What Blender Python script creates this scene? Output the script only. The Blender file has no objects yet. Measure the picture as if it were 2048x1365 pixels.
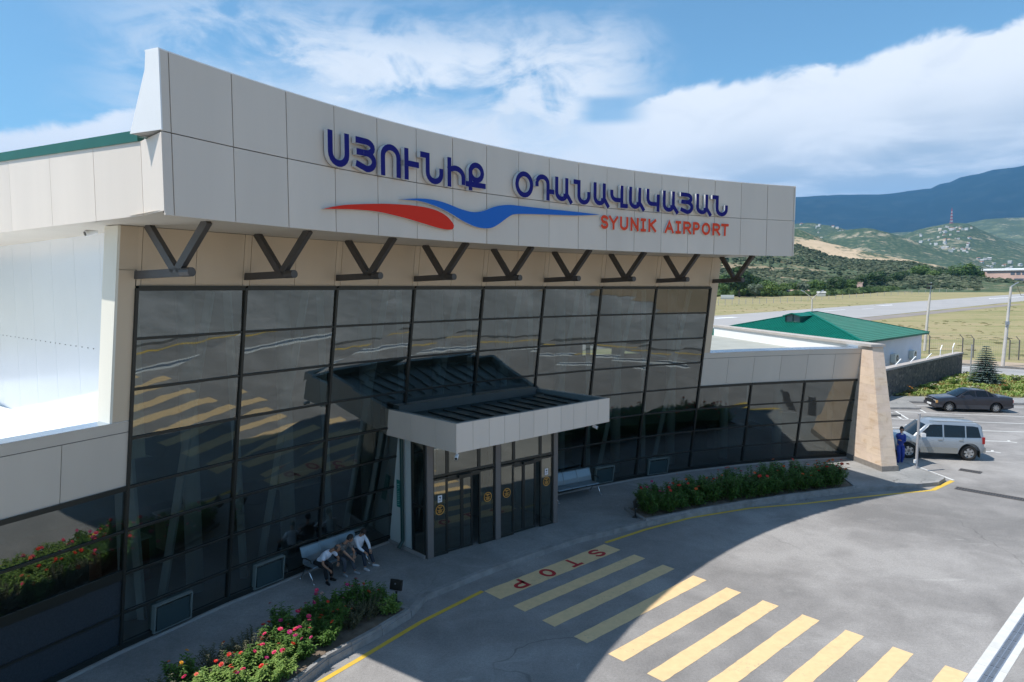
import bpy, bmesh, math, random
from mathutils import Vector, Matrix
import mathutils.noise as mn
sc = bpy.context.scene
C = sc.collection
R = math.radians
PI = math.pi
# ------------------------------------------------------------------ camera
FPX, CAMZ = 1368.25, 7.7
PITCH = math.atan((682.5 - 574.9) / FPX)
cd = bpy.data.cameras.new('camera')
cam = bpy.data.objects.new('camera', cd)
C.objects.link(cam)
cam.location = (0, 0, CAMZ)
cam.rotation_euler = (PI / 2 - PITCH, 0, 0)
cd.sensor_width = 36.0
cd.lens = FPX / 2048 * 36.0
cd.clip_start = 0.1
cd.clip_end = 60000
sc.camera = cam
sc.view_settings.view_transform = 'Standard'
sc.view_settings.look = 'None'
sc.view_settings.exposure = 0.34
sc.view_settings.gamma = 1.0
try:
    sc.cycles.max_bounces = 8
    sc.cycles.transparent_max_bounces = 12
    sc.cycles.volume_bounces = 0
    sc.cycles.sample_clamp_indirect = 6.0
except Exception:
    pass
HAZE = 4.3e-5
# ---- sun
SUN = Vector((-0.55, -0.15, 1.0)).normalized()
ld = bpy.data.lights.new('sun', 'SUN')
ld.energy = 5.0
ld.angle = R(0.55)
ld.color = (1.0, 0.955, 0.89)
sun = bpy.data.objects.new('sun', ld)
C.objects.link(sun)
sun.rotation_euler = SUN.to_track_quat('Z', 'Y').to_euler()
sun.location = (-60, -20, 100)
# ------------------------------------------------------------------ world: sky and clouds
W = bpy.data.worlds.new('World')
sc.world = W
W.use_nodes = True
nt = W.node_tree
nt.nodes.clear()


def nd(nt, kind, **kw):
    n = nt.nodes.new(kind)
    for k, v in kw.items():
        setattr(n, k, v)
    return n


def mth(nt, op, a, b=None, c=None, clamp=False):
    n = nt.nodes.new('ShaderNodeMath')
    n.operation = op
    n.use_clamp = clamp
    for i, x in enumerate((a, b, c)):
        if x is None:
            continue
        if isinstance(x, (int, float)):
            n.inputs[i].default_value = x
        else:
            nt.links.new(x, n.inputs[i])
    return n.outputs[0]


def sstep(nt, x, e0, e1):
    n = nt.nodes.new('ShaderNodeMapRange')
    n.interpolation_type = 'SMOOTHSTEP'
    nt.links.new(x, n.inputs[0])
    n.inputs[1].default_value = e0
    n.inputs[2].default_value = e1
    return n.outputs[0]


def noise(nt, vec, scale, detail=6, rough=0.55, dist=0.0):
    n = nt.nodes.new('ShaderNodeTexNoise')
    n.inputs['Scale'].default_value = scale
    n.inputs['Detail'].default_value = detail
    n.inputs['Roughness'].default_value = rough
    n.inputs['Distortion'].default_value = dist
    nt.links.new(vec, n.inputs['Vector'])
    return n.outputs['Fac']


def mapping(nt, vec, scale, loc=(0, 0, 0), rot=(0, 0, 0)):
    n = nt.nodes.new('ShaderNodeMapping')
    n.inputs['Scale'].default_value = scale
    n.inputs['Location'].default_value = loc
    n.inputs['Rotation'].default_value = rot
    nt.links.new(vec, n.inputs['Vector'])
    return n.outputs[0]


def ramp(nt, fac, stops):
    n = nt.nodes.new('ShaderNodeValToRGB')
    cr = n.color_ramp
    while len(cr.elements) > 1:
        cr.elements.remove(cr.elements[-1])
    cr.elements[0].position = stops[0][0]
    cr.elements[0].color = (*stops[0][1], 1)
    for p, c in stops[1:]:
        e = cr.elements.new(p)
        e.color = (*c, 1)
    nt.links.new(fac, n.inputs[0])
    return n.outputs[0]


def mixc(nt, fac, a, b, mode='MIX'):
    n = nt.nodes.new('ShaderNodeMix')
    n.data_type = 'RGBA'
    n.blend_type = mode
    n.clamp_factor = True
    for i, x in ((0, fac), (6, a), (7, b)):
        if isinstance(x, (int, float)):
            n.inputs[i].default_value = x
        elif isinstance(x, tuple):
            n.inputs[i].default_value = (*x, 1)
        else:
            nt.links.new(x, n.inputs[i])
    return n.outputs[2]


sky = nd(nt, 'ShaderNodeTexSky', sky_type='NISHITA', sun_disc=False)
sky.sun_elevation = math.asin(SUN.z)
sky.sun_rotation = math.atan2(SUN.x, SUN.y)
sky.altitude = 700
sky.air_density = 1.0
sky.dust_density = 0.6
sky.ozone_density = 1.6
tc = nd(nt, 'ShaderNodeTexCoord')
sep = nd(nt, 'ShaderNodeSeparateXYZ')
nt.links.new(tc.outputs['Generated'], sep.inputs[0])
dx, dy, dz = sep.outputs
hz = mth(nt, 'MAXIMUM', mth(nt, 'SQRT', mth(nt, 'ADD', mth(nt, 'MULTIPLY', dx, dx), mth(nt, 'MULTIPLY', dy, dy))), 0.02)
el = mth(nt, 'DIVIDE', dz, hz)                      # tangent of elevation
az = mth(nt, 'ARCTAN2', dx, dy)                     # azimuth from +Y, radians
comb = nd(nt, 'ShaderNodeCombineXYZ')
nt.links.new(az, comb.inputs[0])
nt.links.new(el, comb.inputs[1])
AE = comb.outputs[0]
# top edge of the cloud bank as a function of azimuth
fc = nd(nt, 'ShaderNodeFloatCurve')
cv = fc.mapping.curves[0]


def azel(u, v):
    a = math.atan((u - 1024) / FPX)
    return a, (574.9 - v) / FPX * math.cos(a)


edge = [(-900, 470), (-300, 330), (0, 262), (130, 246), (240, 222), (300, 215), (400, 150), (620, 140), (850, 185), (1000, 200), (1130, 225), (1250, 215), (1389, 176), (1563, 153), (1701, 131), (1768, 97), (1819, 80), (1936, 75),
        (2048, 42), (2300, 10), (3200, 80), (4500, 250)]
pts = [azel(*e) for e in edge]
AZ0, AZ1, ELM = -1.3, 1.3, 0.6
P2 = [((a - AZ0) / (AZ1 - AZ0), e / ELM) for a, e in pts]
cv.points[0].location = (0.0, 0.1)
cv.points[1].location = (1.0, 0.25)
for x, y in P2:
    p = cv.points.new(x, y)
for p in cv.points:
    p.handle_type = 'AUTO'
fc.mapping.update()
azn = mth(nt, 'DIVIDE', mth(nt, 'SUBTRACT', az, AZ0), AZ1 - AZ0, clamp=True)
nt.links.new(azn, fc.inputs['Value'])
top = mth(nt, 'MULTIPLY', fc.outputs[0], ELM)
n1 = noise(nt, mapping(nt, AE, (1.0, 1.3, 1.0)), 14.0, 10, 0.62, 0.35)
n2 = noise(nt, mapping(nt, AE, (1.0, 2.6, 1.0), (3.1, 1.7, 0), (0, 0, 0.25)), 4.2, 8, 0.62, 0.5)
n3 = noise(nt, mapping(nt, AE, (1.0, 1.7, 1.0), (0.4, 5.2, 0), (0, 0, -0.3)), 11.0, 9, 0.6, 0.6)
edgev = mth(nt, 'ADD', mth(nt, 'SUBTRACT', top, el), mth(nt, 'MULTIPLY', mth(nt, 'SUBTRACT', n1, 0.5), 0.055))
# the bank is crisp at right, soft and wispy at left
crisp = mth(nt, 'MAXIMUM', sstep(nt, az, -0.05, 0.22), sstep(nt, az, -0.42, -0.52))
sharp = sstep(nt, edgev, -0.002, 0.014)
soft = sstep(nt, mth(nt, 'ADD', edgev, mth(nt, 'MULTIPLY', mth(nt, 'SUBTRACT', n3, 0.5), 0.18)), -0.05, 0.11)
bank = mth(nt, 'ADD', mth(nt, 'MULTIPLY', sharp, crisp), mth(nt, 'MULTIPLY', soft, mth(nt, 'SUBTRACT', 1.0, crisp)))
# thin high wisps over the middle
win = mth(nt, 'MULTIPLY', sstep(nt, az, -0.62, -0.36), sstep(nt, az, 0.26, 0.10))
winv = mth(nt, 'MULTIPLY', sstep(nt, el, 0.43, 0.30), sstep(nt, el, 0.05, 0.15))
wsp = sstep(nt, mth(nt, 'ADD', mth(nt, 'MULTIPLY', n2, 0.55), mth(nt, 'MULTIPLY', n3, 0.55)), 0.45, 0.66)
wisp = mth(nt, 'MULTIPLY', mth(nt, 'MULTIPLY', win, winv), mth(nt, 'MULTIPLY', wsp, 0.9))
# gap of blue in the layer
# scattered clouds elsewhere (seen from other sides only)
other = mth(nt, 'MULTIPLY', sstep(nt, n2, 0.52, 0.70), mth(nt, 'MULTIPLY', sstep(nt, mth(nt, 'ABSOLUTE', az), 0.75, 1.1), 0.9))
gapc = mth(nt, 'MULTIPLY', mth(nt, 'MULTIPLY', sstep(nt, az, 0.085, 0.12), sstep(nt, az, 0.205, 0.15)), mth(nt, 'MULTIPLY', sstep(nt, el, 0.225, 0.24), sstep(nt, el, 0.275, 0.262)))
mask = mth(nt, 'MAXIMUM', mth(nt, 'MAXIMUM', bank, wisp), other, clamp=True)
mask = mth(nt, 'MULTIPLY', mask, mth(nt, 'SUBTRACT', 1.0, mth(nt, 'MULTIPLY', gapc, 0.8)))
# shading of the bank: white top, grey-blue folds low at right
n4 = noise(nt, mapping(nt, AE, (1.0, 3.4, 1.0), (7, 1, 0), (0, 0, 0.12)), 5.0, 7, 0.55, 0.3)
low = sstep(nt, mth(nt, 'SUBTRACT', top, el), 0.045, 0.17)
grey = mth(nt, 'MULTIPLY', mth(nt, 'MULTIPLY', low, sstep(nt, az, 0.08, 0.34)), sstep(nt, n4, 0.34, 0.60))
grey2 = mth(nt, 'MULTIPLY', sstep(nt, n3, 0.42, 0.75), 0.18)
gr = mth(nt, 'MAXIMUM', grey, grey2, clamp=True)
cloudcol = mixc(nt, gr, (0.90, 0.92, 0.94), (0.42, 0.50, 0.58))
bg1 = nd(nt, 'ShaderNodeBackground')
skyc = mixc(nt, 1.0, sky.outputs[0], (0.86, 1.12, 1.10), 'MULTIPLY')
nt.links.new(skyc, bg1.inputs[0])
bg1.inputs[1].default_value = 0.126
bg2 = nd(nt, 'ShaderNodeBackground')
nt.links.new(cloudcol, bg2.inputs[0])
bg2.inputs[1].default_value = 1.0
mx = nd(nt, 'ShaderNodeMixShader')
nt.links.new(mask, mx.inputs[0])
nt.links.new(bg1.outputs[0], mx.inputs[1])
nt.links.new(bg2.outputs[0], mx.inputs[2])
wo = nd(nt, 'ShaderNodeOutputWorld')
nt.links.new(mx.outputs[0], wo.inputs[0])


# ------------------------------------------------------------------ pixel -> world helpers (measuring only)
def ray(u, v):
    x = (u - 1024) / FPX
    y = -(v - 682.5) / FPX
    return Vector((x, math.cos(PITCH) + y * math.sin(PITCH), -math.sin(PITCH) + y * math.cos(PITCH)))


def at(u, v, z):
    """world point at absolute height z seen at pixel u,v of the 2048 px photo"""
    d = ray(u, v)
    k = (z - CAMZ) / d.z
    return Vector((d.x * k, d.y * k, z))


def atY(u, v, y):
    d = ray(u, v)
    k = y / d.y
    return Vector((d.x * k, y, CAMZ + d.z * k))


# ------------------------------------------------------------------ mesh builder
class MB:
    def __init__(s):
        s.v = []
        s.f = []
        s.m = []

    def add(s, vs, fs, m=0):
        o = len(s.v)
        s.v += [tuple(p) for p in vs]
        s.f += [tuple(i + o for i in f) for f in fs]
        s.m += [m] * len(fs)

    def poly(s, pts, m=0):
        s.add(pts, [tuple(range(len(pts)))], m)

    def hexa(s, b, t, m=0):
        """b, t: 4 bottom and 4 top points, same winding"""
        s.add(list(b) + list(t), [(3, 2, 1, 0), (4, 5, 6, 7), (0, 1, 5, 4), (1, 2, 6, 5), (2, 3, 7, 6), (3, 0, 4, 7)], m)

    def box(s, c, d, rz=0, m=0, mat=None):
        c = Vector(c)
        x, y, z = d[0] / 2, d[1] / 2, d[2] / 2
        M = mat or Matrix.Rotation(rz, 3, 'Z')
        q = [(-x, -y, -z), (x, -y, -z), (x, y, -z), (-x, y, -z), (-x, -y, z), (x, -y, z), (x, y, z), (-x, y, z)]
        q = [c + M @ Vector(p) for p in q]
        s.hexa(q[:4], q[4:], m)

    def obox(s, o, ex, ey, ez, m=0):
        o, ex, ey, ez = Vector(o), Vector(ex), Vector(ey), Vector(ez)
        b = [o, o + ex, o + ex + ey, o + ey]
        s.hexa(b, [p + ez for p in b], m)

    def beam(s, a, b, w, h, up=(0, 0, 1), m=0):
        a, b = Vector(a), Vector(b)
        d = (b - a).normalized()
        up = Vector(up)
        if abs(d.dot(up)) > 0.98:
            up = Vector((1, 0, 0))
        x = d.cross(up).normalized()
        y = x.cross(d).normalized()
        q = [x * -w / 2 + y * -h / 2, x * w / 2 + y * -h / 2, x * w / 2 + y * h / 2, x * -w / 2 + y * h / 2]
        s.hexa([a + p for p in q], [b + p for p in q], m)

    def prism(s, pts, z0, z1, m=0):
        n = len(pts)
        b = [(p[0], p[1], z0) for p in pts]
        t = [(p[0], p[1], z1) for p in pts]
        s.add(b + t, [tuple(reversed(range(n))), tuple(range(n, 2 * n))] + [(i, (i + 1) % n, n + (i + 1) % n, n + i) for i in range(n)], m)

    def tube(s, path, r, n=8, m=0, caps=True):
        path = [Vector(p) for p in path]
        rs = r if isinstance(r, (list, tuple)) else [r] * len(path)
        vs = []
        x = None
        for i, p in enumerate(path):
            d = (path[min(i + 1, len(path) - 1)] - path[max(i - 1, 0)]).normalized()
            if x is None:
                u = Vector((0, 0, 1)) if abs(d.z) < 0.9 else Vector((1, 0, 0))
                x = d.cross(u).normalized()
            else:
                x = (x - d * x.dot(d)).normalized()
            y = d.cross(x)
            for k in range(n):
                a = 2 * PI * k / n
                vs.append(p + (x * math.cos(a) + y * math.sin(a)) * rs[i])
        fs = []
        for i in range(len(path) - 1):
            for k in range(n):
                fs.append((i * n + k, i * n + (k + 1) % n, (i + 1) * n + (k + 1) % n, (i + 1) * n + k))
        if caps:
            fs.append(tuple(reversed(range(n))))
            fs.append(tuple((len(path) - 1) * n + k for k in range(n)))
        s.add(vs, fs, m)

    def lathe(s, prof, n=16, c=(0, 0, 0), axis='Z', m=0):
        c = Vector(c)
        vs = []
        for r, h in prof:
            for k in range(n):
                a = 2 * PI * k / n
                p = (r * math.cos(a), r * math.sin(a), h)
                if axis == 'Y':
                    p = (p[0], h, p[1])
                if axis == 'X':
                    p = (h, p[0], p[1])
                vs.append(c + Vector(p))
        fs = []
        for i in range(len(prof) - 1):
            for k in range(n):
                fs.append((i * n + k, i * n + (k + 1) % n, (i + 1) * n + (k + 1) % n, (i + 1) * n + k))
        s.add(vs, fs, m)

    def blob(s, c, r, jit=0.25, m=0, seg=(7, 5)):
        c = Vector(c)
        if not isinstance(r, (tuple, list)):
            r = (r, r, r)
        nu, nv = seg
        vs = []
        for j in range(nv + 1):
            ph = PI * j / nv
            for i in range(nu):
                a = 2 * PI * i / nu
                q = 1 + random.uniform(-jit, jit)
                vs.append(c + Vector((r[0] * q * math.sin(ph) * math.cos(a), r[1] * q * math.sin(ph) * math.sin(a), r[2] * q * math.cos(ph))))
        fs = []
        for j in range(nv):
            for i in range(nu):
                fs.append((j * nu + i, (j + 1) * nu + i, (j + 1) * nu + (i + 1) % nu, j * nu + (i + 1) % nu))
        s.add(vs, fs, m)

    def mesh(s, name, mats, smooth=False, fix=True):
        me = bpy.data.meshes.new(name)
        me.from_pydata(s.v, [], s.f)
        if not isinstance(mats, (list, tuple)):
            mats = [mats]
        for k in mats:
            me.materials.append(k)
        me.polygons.foreach_set('material_index', s.m)
        if fix:
            bm = bmesh.new()
            bm.from_mesh(me)
            bmesh.ops.recalc_face_normals(bm, faces=bm.faces)
            bm.to_mesh(me)
            bm.free()
        if smooth:
            me.polygons.foreach_set('use_smooth', [True] * len(me.polygons))
        me.update()
        return me

    def build(s, name, mats, parent=None, smooth=False, fix=True):
        return link(name, s.mesh(name, mats, smooth, fix), parent)


WORLDROOT = set()


def link(name, me, parent=None):
    o = bpy.data.objects.new(name, me)
    C.objects.link(o)
    if parent is not None:
        o.parent = parent
        if parent in WORLDROOT:
            o.matrix_parent_inverse = Matrix.Translation(-parent.location)
    return o


def tag(o, label=None, cat=None, group=None, kind=None):
    if label:
        o['label'] = label
    if cat:
        o['category'] = cat
    if group:
        o['group'] = group
    if kind:
        o['kind'] = kind
    return o


def thing(name, label, cat, loc=(0, 0, 0), rz=0, group=None, world=False):
    """Empty at the base; world=True: children are modelled in world coordinates"""
    o = bpy.data.objects.new(name, None)
    C.objects.link(o)
    o.location = loc
    o.rotation_euler = (0, 0, rz)
    o.empty_display_size = 0.2
    tag(o, label, cat, group)
    if world:
        WORLDROOT.add(o)
    return o


def dup(o, loc=None, rz=None, label=None, parent=None, scale=None):
    c = o.copy()
    C.objects.link(c)
    if parent is not None:
        c.parent = parent
    for ch in list(o.children):
        dup(ch, parent=c)
    if loc is not None:
        c.location = loc
    if rz is not None:
        c.rotation_euler = (0, 0, rz)
    if scale is not None:
        c.scale = scale if isinstance(scale, (tuple, list)) else (scale,) * 3
    if label:
        c['label'] = label
    return c


def struct(name, mb, mats, smooth=False):
    o = mb.build(name, mats, None, smooth)
    o['kind'] = 'structure'
    return o


# ------------------------------------------------------------------ materials
MATS = {}


def mat(name, col, rough=0.6, metal=0.0, var=0.0, vscale=3.0, bump=0.0, bscale=40.0, spec=0.5, col2=None, coords='Object', stretch=(1, 1, 1), coat=0.0, detail=5):
    if name in MATS:
        return MATS[name]
    m = bpy.data.materials.new(name)
    m.use_nodes = True
    t = m.node_tree
    b = t.nodes['Principled BSDF']
    b.inputs['Base Color'].default_value = (*col, 1)
    b.inputs['Roughness'].default_value = rough
    b.inputs['Metallic'].default_value = metal
    b.inputs['Specular IOR Level'].default_value = spec
    b.inputs['Coat Weight'].default_value = coat
    tcn = t.nodes.new('ShaderNodeTexCoord')
    vec = mapping(t, tcn.outputs[coords], stretch)
    if var > 0 or col2:
        f = noise(t, vec, vscale, detail, 0.6)
        c2 = col2 or tuple(min(1, c * (1 - var)) for c in col)
        c1 = col if col2 else tuple(min(1, c * (1 + var)) for c in col)
        o = ramp(t, f, [(0.3, c1), (0.7, c2)])
        t.links.new(o, b.inputs['Base Color'])
    if bump > 0:
        f2 = noise(t, vec, bscale, 4, 0.6)
        bn = t.nodes.new('ShaderNodeBump')
        bn.inputs['Strength'].default_value = bump
        bn.inputs['Distance'].default_value = 0.02
        t.links.new(f2, bn.inputs['Height'])
        t.links.new(bn.outputs[0], b.inputs['Normal'])
    MATS[name] = m
    return m


def panelmat(name, col, rough):
    m = mat(name, col, rough, 0.0, 0.035, 1.1, stretch=(1, 1, 0.12), detail=7)
    t = m.node_tree
    b = t.nodes['Principled BSDF']
    src = b.inputs['Base Color'].links[0].from_socket
    g_ = t.nodes.new('ShaderNodeNewGeometry')
    mr = t.nodes.new('ShaderNodeMapRange')
    mr.inputs[3].default_value = 0.955
    mr.inputs[4].default_value = 1.03
    t.links.new(g_.outputs['Random Per Island'], mr.inputs[0])
    cb = t.nodes.new('ShaderNodeCombineColor')
    for i in range(3):
        t.links.new(mr.outputs[0], cb.inputs[i])
    t.links.new(mixc(t, 1.0, src, cb.outputs[0], 'MULTIPLY'), b.inputs['Base Color'])
    return m


def glassmat(name, tint, gloss=0.25, gcol=(0.85, 0.88, 0.8), warp=0.0038, wscale=0.8):
    if name in MATS:
        return MATS[name]
    m = bpy.data.materials.new(name)
    m.use_nodes = True
    t = m.node_tree
    t.nodes.clear()
    out = t.nodes.new('ShaderNodeOutputMaterial')
    tr = t.nodes.new('ShaderNodeBsdfTransparent')
    tr.inputs[0].default_value = (*tint, 1)
    gl = t.nodes.new('ShaderNodeBsdfGlossy')
    gl.inputs[0].default_value = (*gcol, 1)
    gl.inputs['Roughness'].default_value = 0.015
    mxs = t.nodes.new('ShaderNodeMixShader')
    fr = t.nodes.new('ShaderNodeFresnel')
    fr.inputs[0].default_value = 1.5
    fac = mth(t, 'ADD', mth(t, 'MULTIPLY', fr.outputs[0], 0.9), gloss, clamp=True)
    t.links.new(fac, mxs.inputs[0])
    t.links.new(tr.outputs[0], mxs.inputs[1])
    t.links.new(gl.outputs[0], mxs.inputs[2])
    t.links.new(mxs.outputs[0], out.inputs[0])
    if warp > 0:
        tcn = t.nodes.new('ShaderNodeTexCoord')
        f = noise(t, tcn.outputs['Object'], wscale, 2, 0.5)
        bn = t.nodes.new('ShaderNodeBump')
        bn.inputs['Strength'].default_value = 1.0
        bn.inputs['Distance'].default_value = warp
        t.links.new(f, bn.inputs['Height'])
        t.links.new(bn.outputs[0], gl.inputs['Normal'])
    MATS[name] = m
    return m


PANEL = panelmat('cladding_panel', (0.66, 0.58, 0.50), 0.42)
PANELB = panelmat('beige_cladding', (0.60, 0.49, 0.36), 0.45)
PANELW = panelmat('wing_cladding', (0.58, 0.525, 0.455), 0.45)
SEAM = mat('panel_seam', (0.13, 0.12, 0.11), 0.8)
FRAME = mat('dark_window_frame', (0.028, 0.032, 0.03), 0.35, 0.3)
STEEL = mat('grey_steel', (0.085, 0.08, 0.078), 0.45, 0.2, 0.1, 4)
SOFFIT = mat('soffit', (0.60, 0.55, 0.47), 0.55, 0, 0.05, 0.8)
GREEN = mat('green_roof_metal', (0.008, 0.10, 0.075), 0.5, 0.0, 0.08, 2.0)
WHITEW = mat('white_render', (0.78, 0.79, 0.80), 0.5, 0, 0.03, 1.2)
GLASS = glassmat('curtain_glass', (0.38, 0.46, 0.45), 0.175, (0.82, 0.88, 0.87))
GLASSD = glassmat('door_glass', (0.34, 0.42, 0.42), 0.17, warp=0.0008)
INTW = mat('interior_wall', (0.36, 0.38, 0.37), 0.8, 0, 0.1, 0.7)
INTF = mat('interior_floor', (0.20, 0.20, 0.20), 0.3)
# ================================================================== TERMINAL
GCX, GCY = 20.36, -2.195
TH = {-3: 2.879, -2: 2.797, -1: 2.715, 0: 2.634, 1: 2.556, 2: 2.475, 3: 2.393, 4: 2.31, 5: 2.229, 6: 2.148, 7: 2.066, 8: 1.983, 9: 1.9013, 10: 1.8186, 11: 1.7374}
ROWZ = [7.68, 6.70, 5.70, 4.71, 3.70, 2.79, 1.86, 1.00, 0.15]


def G(th, z, off=0.0):
    r = 32.623 - 0.146 * (z - 0.15) - off
    return Vector((GCX + r * math.cos(th), GCY + r * math.sin(th), z))


def B(i, s, z, off=0.0):
    return G(TH[i], z, off).lerp(G(TH[i + 1], z, off), s)


FCX, FCY, FR, FT0, FDT = 18.785, -0.88, 26.369, 2.7005, -0.04325


def Fa(a, z, off=0.0):
    """point on the sign band: a in panels from its left end, off outwards"""
    t = FT0 + FDT * a
    r = FR - off
    return Vector((FCX + r * math.cos(t), FCY + r * math.sin(t), z))


def fas(u, v):
    d = ray(u, v)
    cx, cy = FCX, FCY
    a = d.x ** 2 + d.y ** 2
    b = -2 * (d.x * cx + d.y * cy)
    c = cx * cx + cy * cy - FR * FR
    t = (-b + math.sqrt(b * b - 4 * a * c)) / (2 * a)
    x, y, z = d.x * t, d.y * t, d.z * t
    return (math.atan2(y - cy, x - cx) - FT0) / FDT, z + CAMZ


term = thing('airport_terminal', 'curved glass airport terminal with pale panel sign band and green roof edge', 'airport building', (0, 22, 0), world=True)
random.seed(4)
# ---- sign band (fascia)
fz0, fzj, fz1 = 8.77, 9.985, 11.15
mb = MB()
edges = [-0.14] + list(range(0, 19)) + [18.06]
gap = 0.008
for i in range(len(edges) - 1):
    a0, a1 = edges[i] + gap, edges[i + 1] - gap
    for z0, z1 in ((fz0, fzj - 0.008), (fzj + 0.008, fz1)):
        j = random.uniform(-0.004, 0.004)
        b = [Fa(a0, z0, 0.0 + j), Fa(a1, z0, 0.0 + j), Fa(a1, z0, -0.035), Fa(a0, z0, -0.035)]
        t = [Fa(a0, z1, 0.0 + j), Fa(a1, z1, 0.0 + j), Fa(a1, z1, -0.035), Fa(a0, z1, -0.035)]
        mb.hexa(b, t, 0)
fas_o = mb.build('sign_band', [PANEL], term)
mb = MB()
N = 37
for k in range(N - 1):
    a0 = -0.13 + (18.05 + 0.13) * k / (N - 1)
    a1 = -0.13 + (18.05 + 0.13) * (k + 1) / (N - 1)
    for (z0, o0, z1, o1) in ((8.80, -0.06, 9.98, -0.06), (10.0, -0.67, 10.9, -0.30), (10.9, -0.30, 11.12, -0.27)):
        mb.add([Fa(a0, z0, -0.034), Fa(a1, z0, -0.034), Fa(a1, z0, o0), Fa(a0, z0, o0), Fa(a0, z1, -0.034), Fa(a1, z1, -0.034), Fa(a1, z1, o1), Fa(a0, z1, o1)],
               [(0, 1, 5, 4), (3, 2, 6, 7), (0, 3, 2, 1), (4, 5, 6, 7)], 0)
mb.build('sign_band_core', [mat('band_core', (0.34, 0.33, 0.31), 0.6)], term)
mb = MB()
for a, sgn in ((-0.145, 1), (18.065, -1)):
    for (z0, o0, z1, o1) in ((10.005, -0.69, 10.9, -0.31), (10.9, -0.31, 11.16, -0.28)):
        A = [Fa(a, z0, -0.002), Fa(a, z0, o0), Fa(a, z1, o1), Fa(a, z1, -0.002)]
        Bp = [Fa(a + sgn * 0.02, p.z, 0) for p in A]
        Bp = [Fa(a + sgn * 0.02, z0, -0.002), Fa(a + sgn * 0.02, z0, o0), Fa(a + sgn * 0.02, z1, o1), Fa(a + sgn * 0.02, z1, -0.002)]
        mb.hexa(A, Bp, 0)
for k in range(N - 1):
    a0 = -0.14 + 18.20 * k / (N - 1)
    a1 = -0.14 + 18.20 * (k + 1) / (N - 1)
    mb.hexa([Fa(a0, 11.155, -0.02), Fa(a1, 11.155, -0.02), Fa(a1, 11.155, -0.30), Fa(a0, 11.155, -0.30)],
            [Fa(a0, 11.175, -0.02), Fa(a1, 11.175, -0.02), Fa(a1, 11.175, -0.30), Fa(a0, 11.175, -0.30)])
mb.build('sign_band_cap', [WHITEW], term)

# ---- left eave line
E0 = at(325, 425, 8.85)
E1 = at(0, 464, 8.85)
ed = (E1 - E0)
el_ = ed.length
ed.normalize()
en = Vector((-ed.y, ed.x, 0))
if en.x > 0:
    en = -en                       # outward: left / front


def eaveP(t, z, off=0.0):
    p = E0 + ed * t + en * off
    return Vector((p.x, p.y, z))


def eave_t(u):
    v = 425 + (325 - u) * 39 / 325
    return (at(u, v, 8.85) - E0).dot(ed)


ts = [-0.1] + [eave_t(u) for u in (291, 196, 109, 28)]
w_ = ts[-1] - ts[-2]
while ts[-1] < 22:
    ts.append(ts[-1] + w_)
ztop = lambda t: 9.955 + 0.047 * max(0, t)
mb = MB()
for i in range(len(ts) - 1):
    a, b = ts[i] + 0.006, ts[i + 1] - 0.006
    j = random.uniform(-0.003, 0.003)
    if i == 0:
        cz = lambda z: Fa(-0.15, z, -0.004)
        mb.hexa([cz(8.83), eaveP(b, 8.83, 0.03), eaveP(b, 8.83, 0), cz(8.83) - en * 0.03], [cz(9.97), eaveP(b, ztop(b), 0.03), eaveP(b, ztop(b), 0), cz(9.97) - en * 0.03])
        continue
    mb.hexa([eaveP(a, 8.83, 0.03 + j), eaveP(b, 8.83, 0.03 + j), eaveP(b, 8.83, 0), eaveP(a, 8.83, 0)], [eaveP(a, ztop(a), 0.03 + j), eaveP(b, ztop(b), 0.03 + j), eaveP(b, ztop(b), 0), eaveP(a, ztop(a), 0)])
mb.build('eave_cladding', [PANEL], term)
mb = MB()
mb.hexa([eaveP(-0.1, 8.86, -0.002), eaveP(22, 8.86, -0.002), eaveP(22, 8.86, -0.2), eaveP(-0.1, 8.86, -0.2)], [eaveP(-0.1, 9.9, -0.002), eaveP(22, ztop(22) - 0.02, -0.002), eaveP(22, ztop(22) - 0.02, -0.2), eaveP(-0.1, 9.9, -0.2)])
mb.build('eave_backing', [SEAM], term)
# roof, with its green edge
mb = MB()
roof_front = [Fa(-0.1 + 18.1 * k / 18, 9.97, -0.62) for k in range(19)]
t0e = 0.55
g0, g1 = eaveP(t0e, ztop(t0e), 0.06), eaveP(22, ztop(22), 0.06)
g0i, g1i = eaveP(t0e, ztop(t0e), -0.05), eaveP(22, ztop(22), -0.05)
up = Vector((0, 0, 0.17))
mb.hexa([g0, g1, g1i, g0i], [g0 + up, g1 + up, g1i + up, g0i + up])
backR = Fa(18, 9.97, -0.62) + Vector((-0.4, 0.917, 0)) * 22
backL = eaveP(22, ztop(22) + 0.1, -0.05)
mb.poly([eaveP(0.0, 9.99, -0.3)] + roof_front + [backR, backL], 0)
mb.build('roof', [GREEN], term, fix=False)

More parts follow.
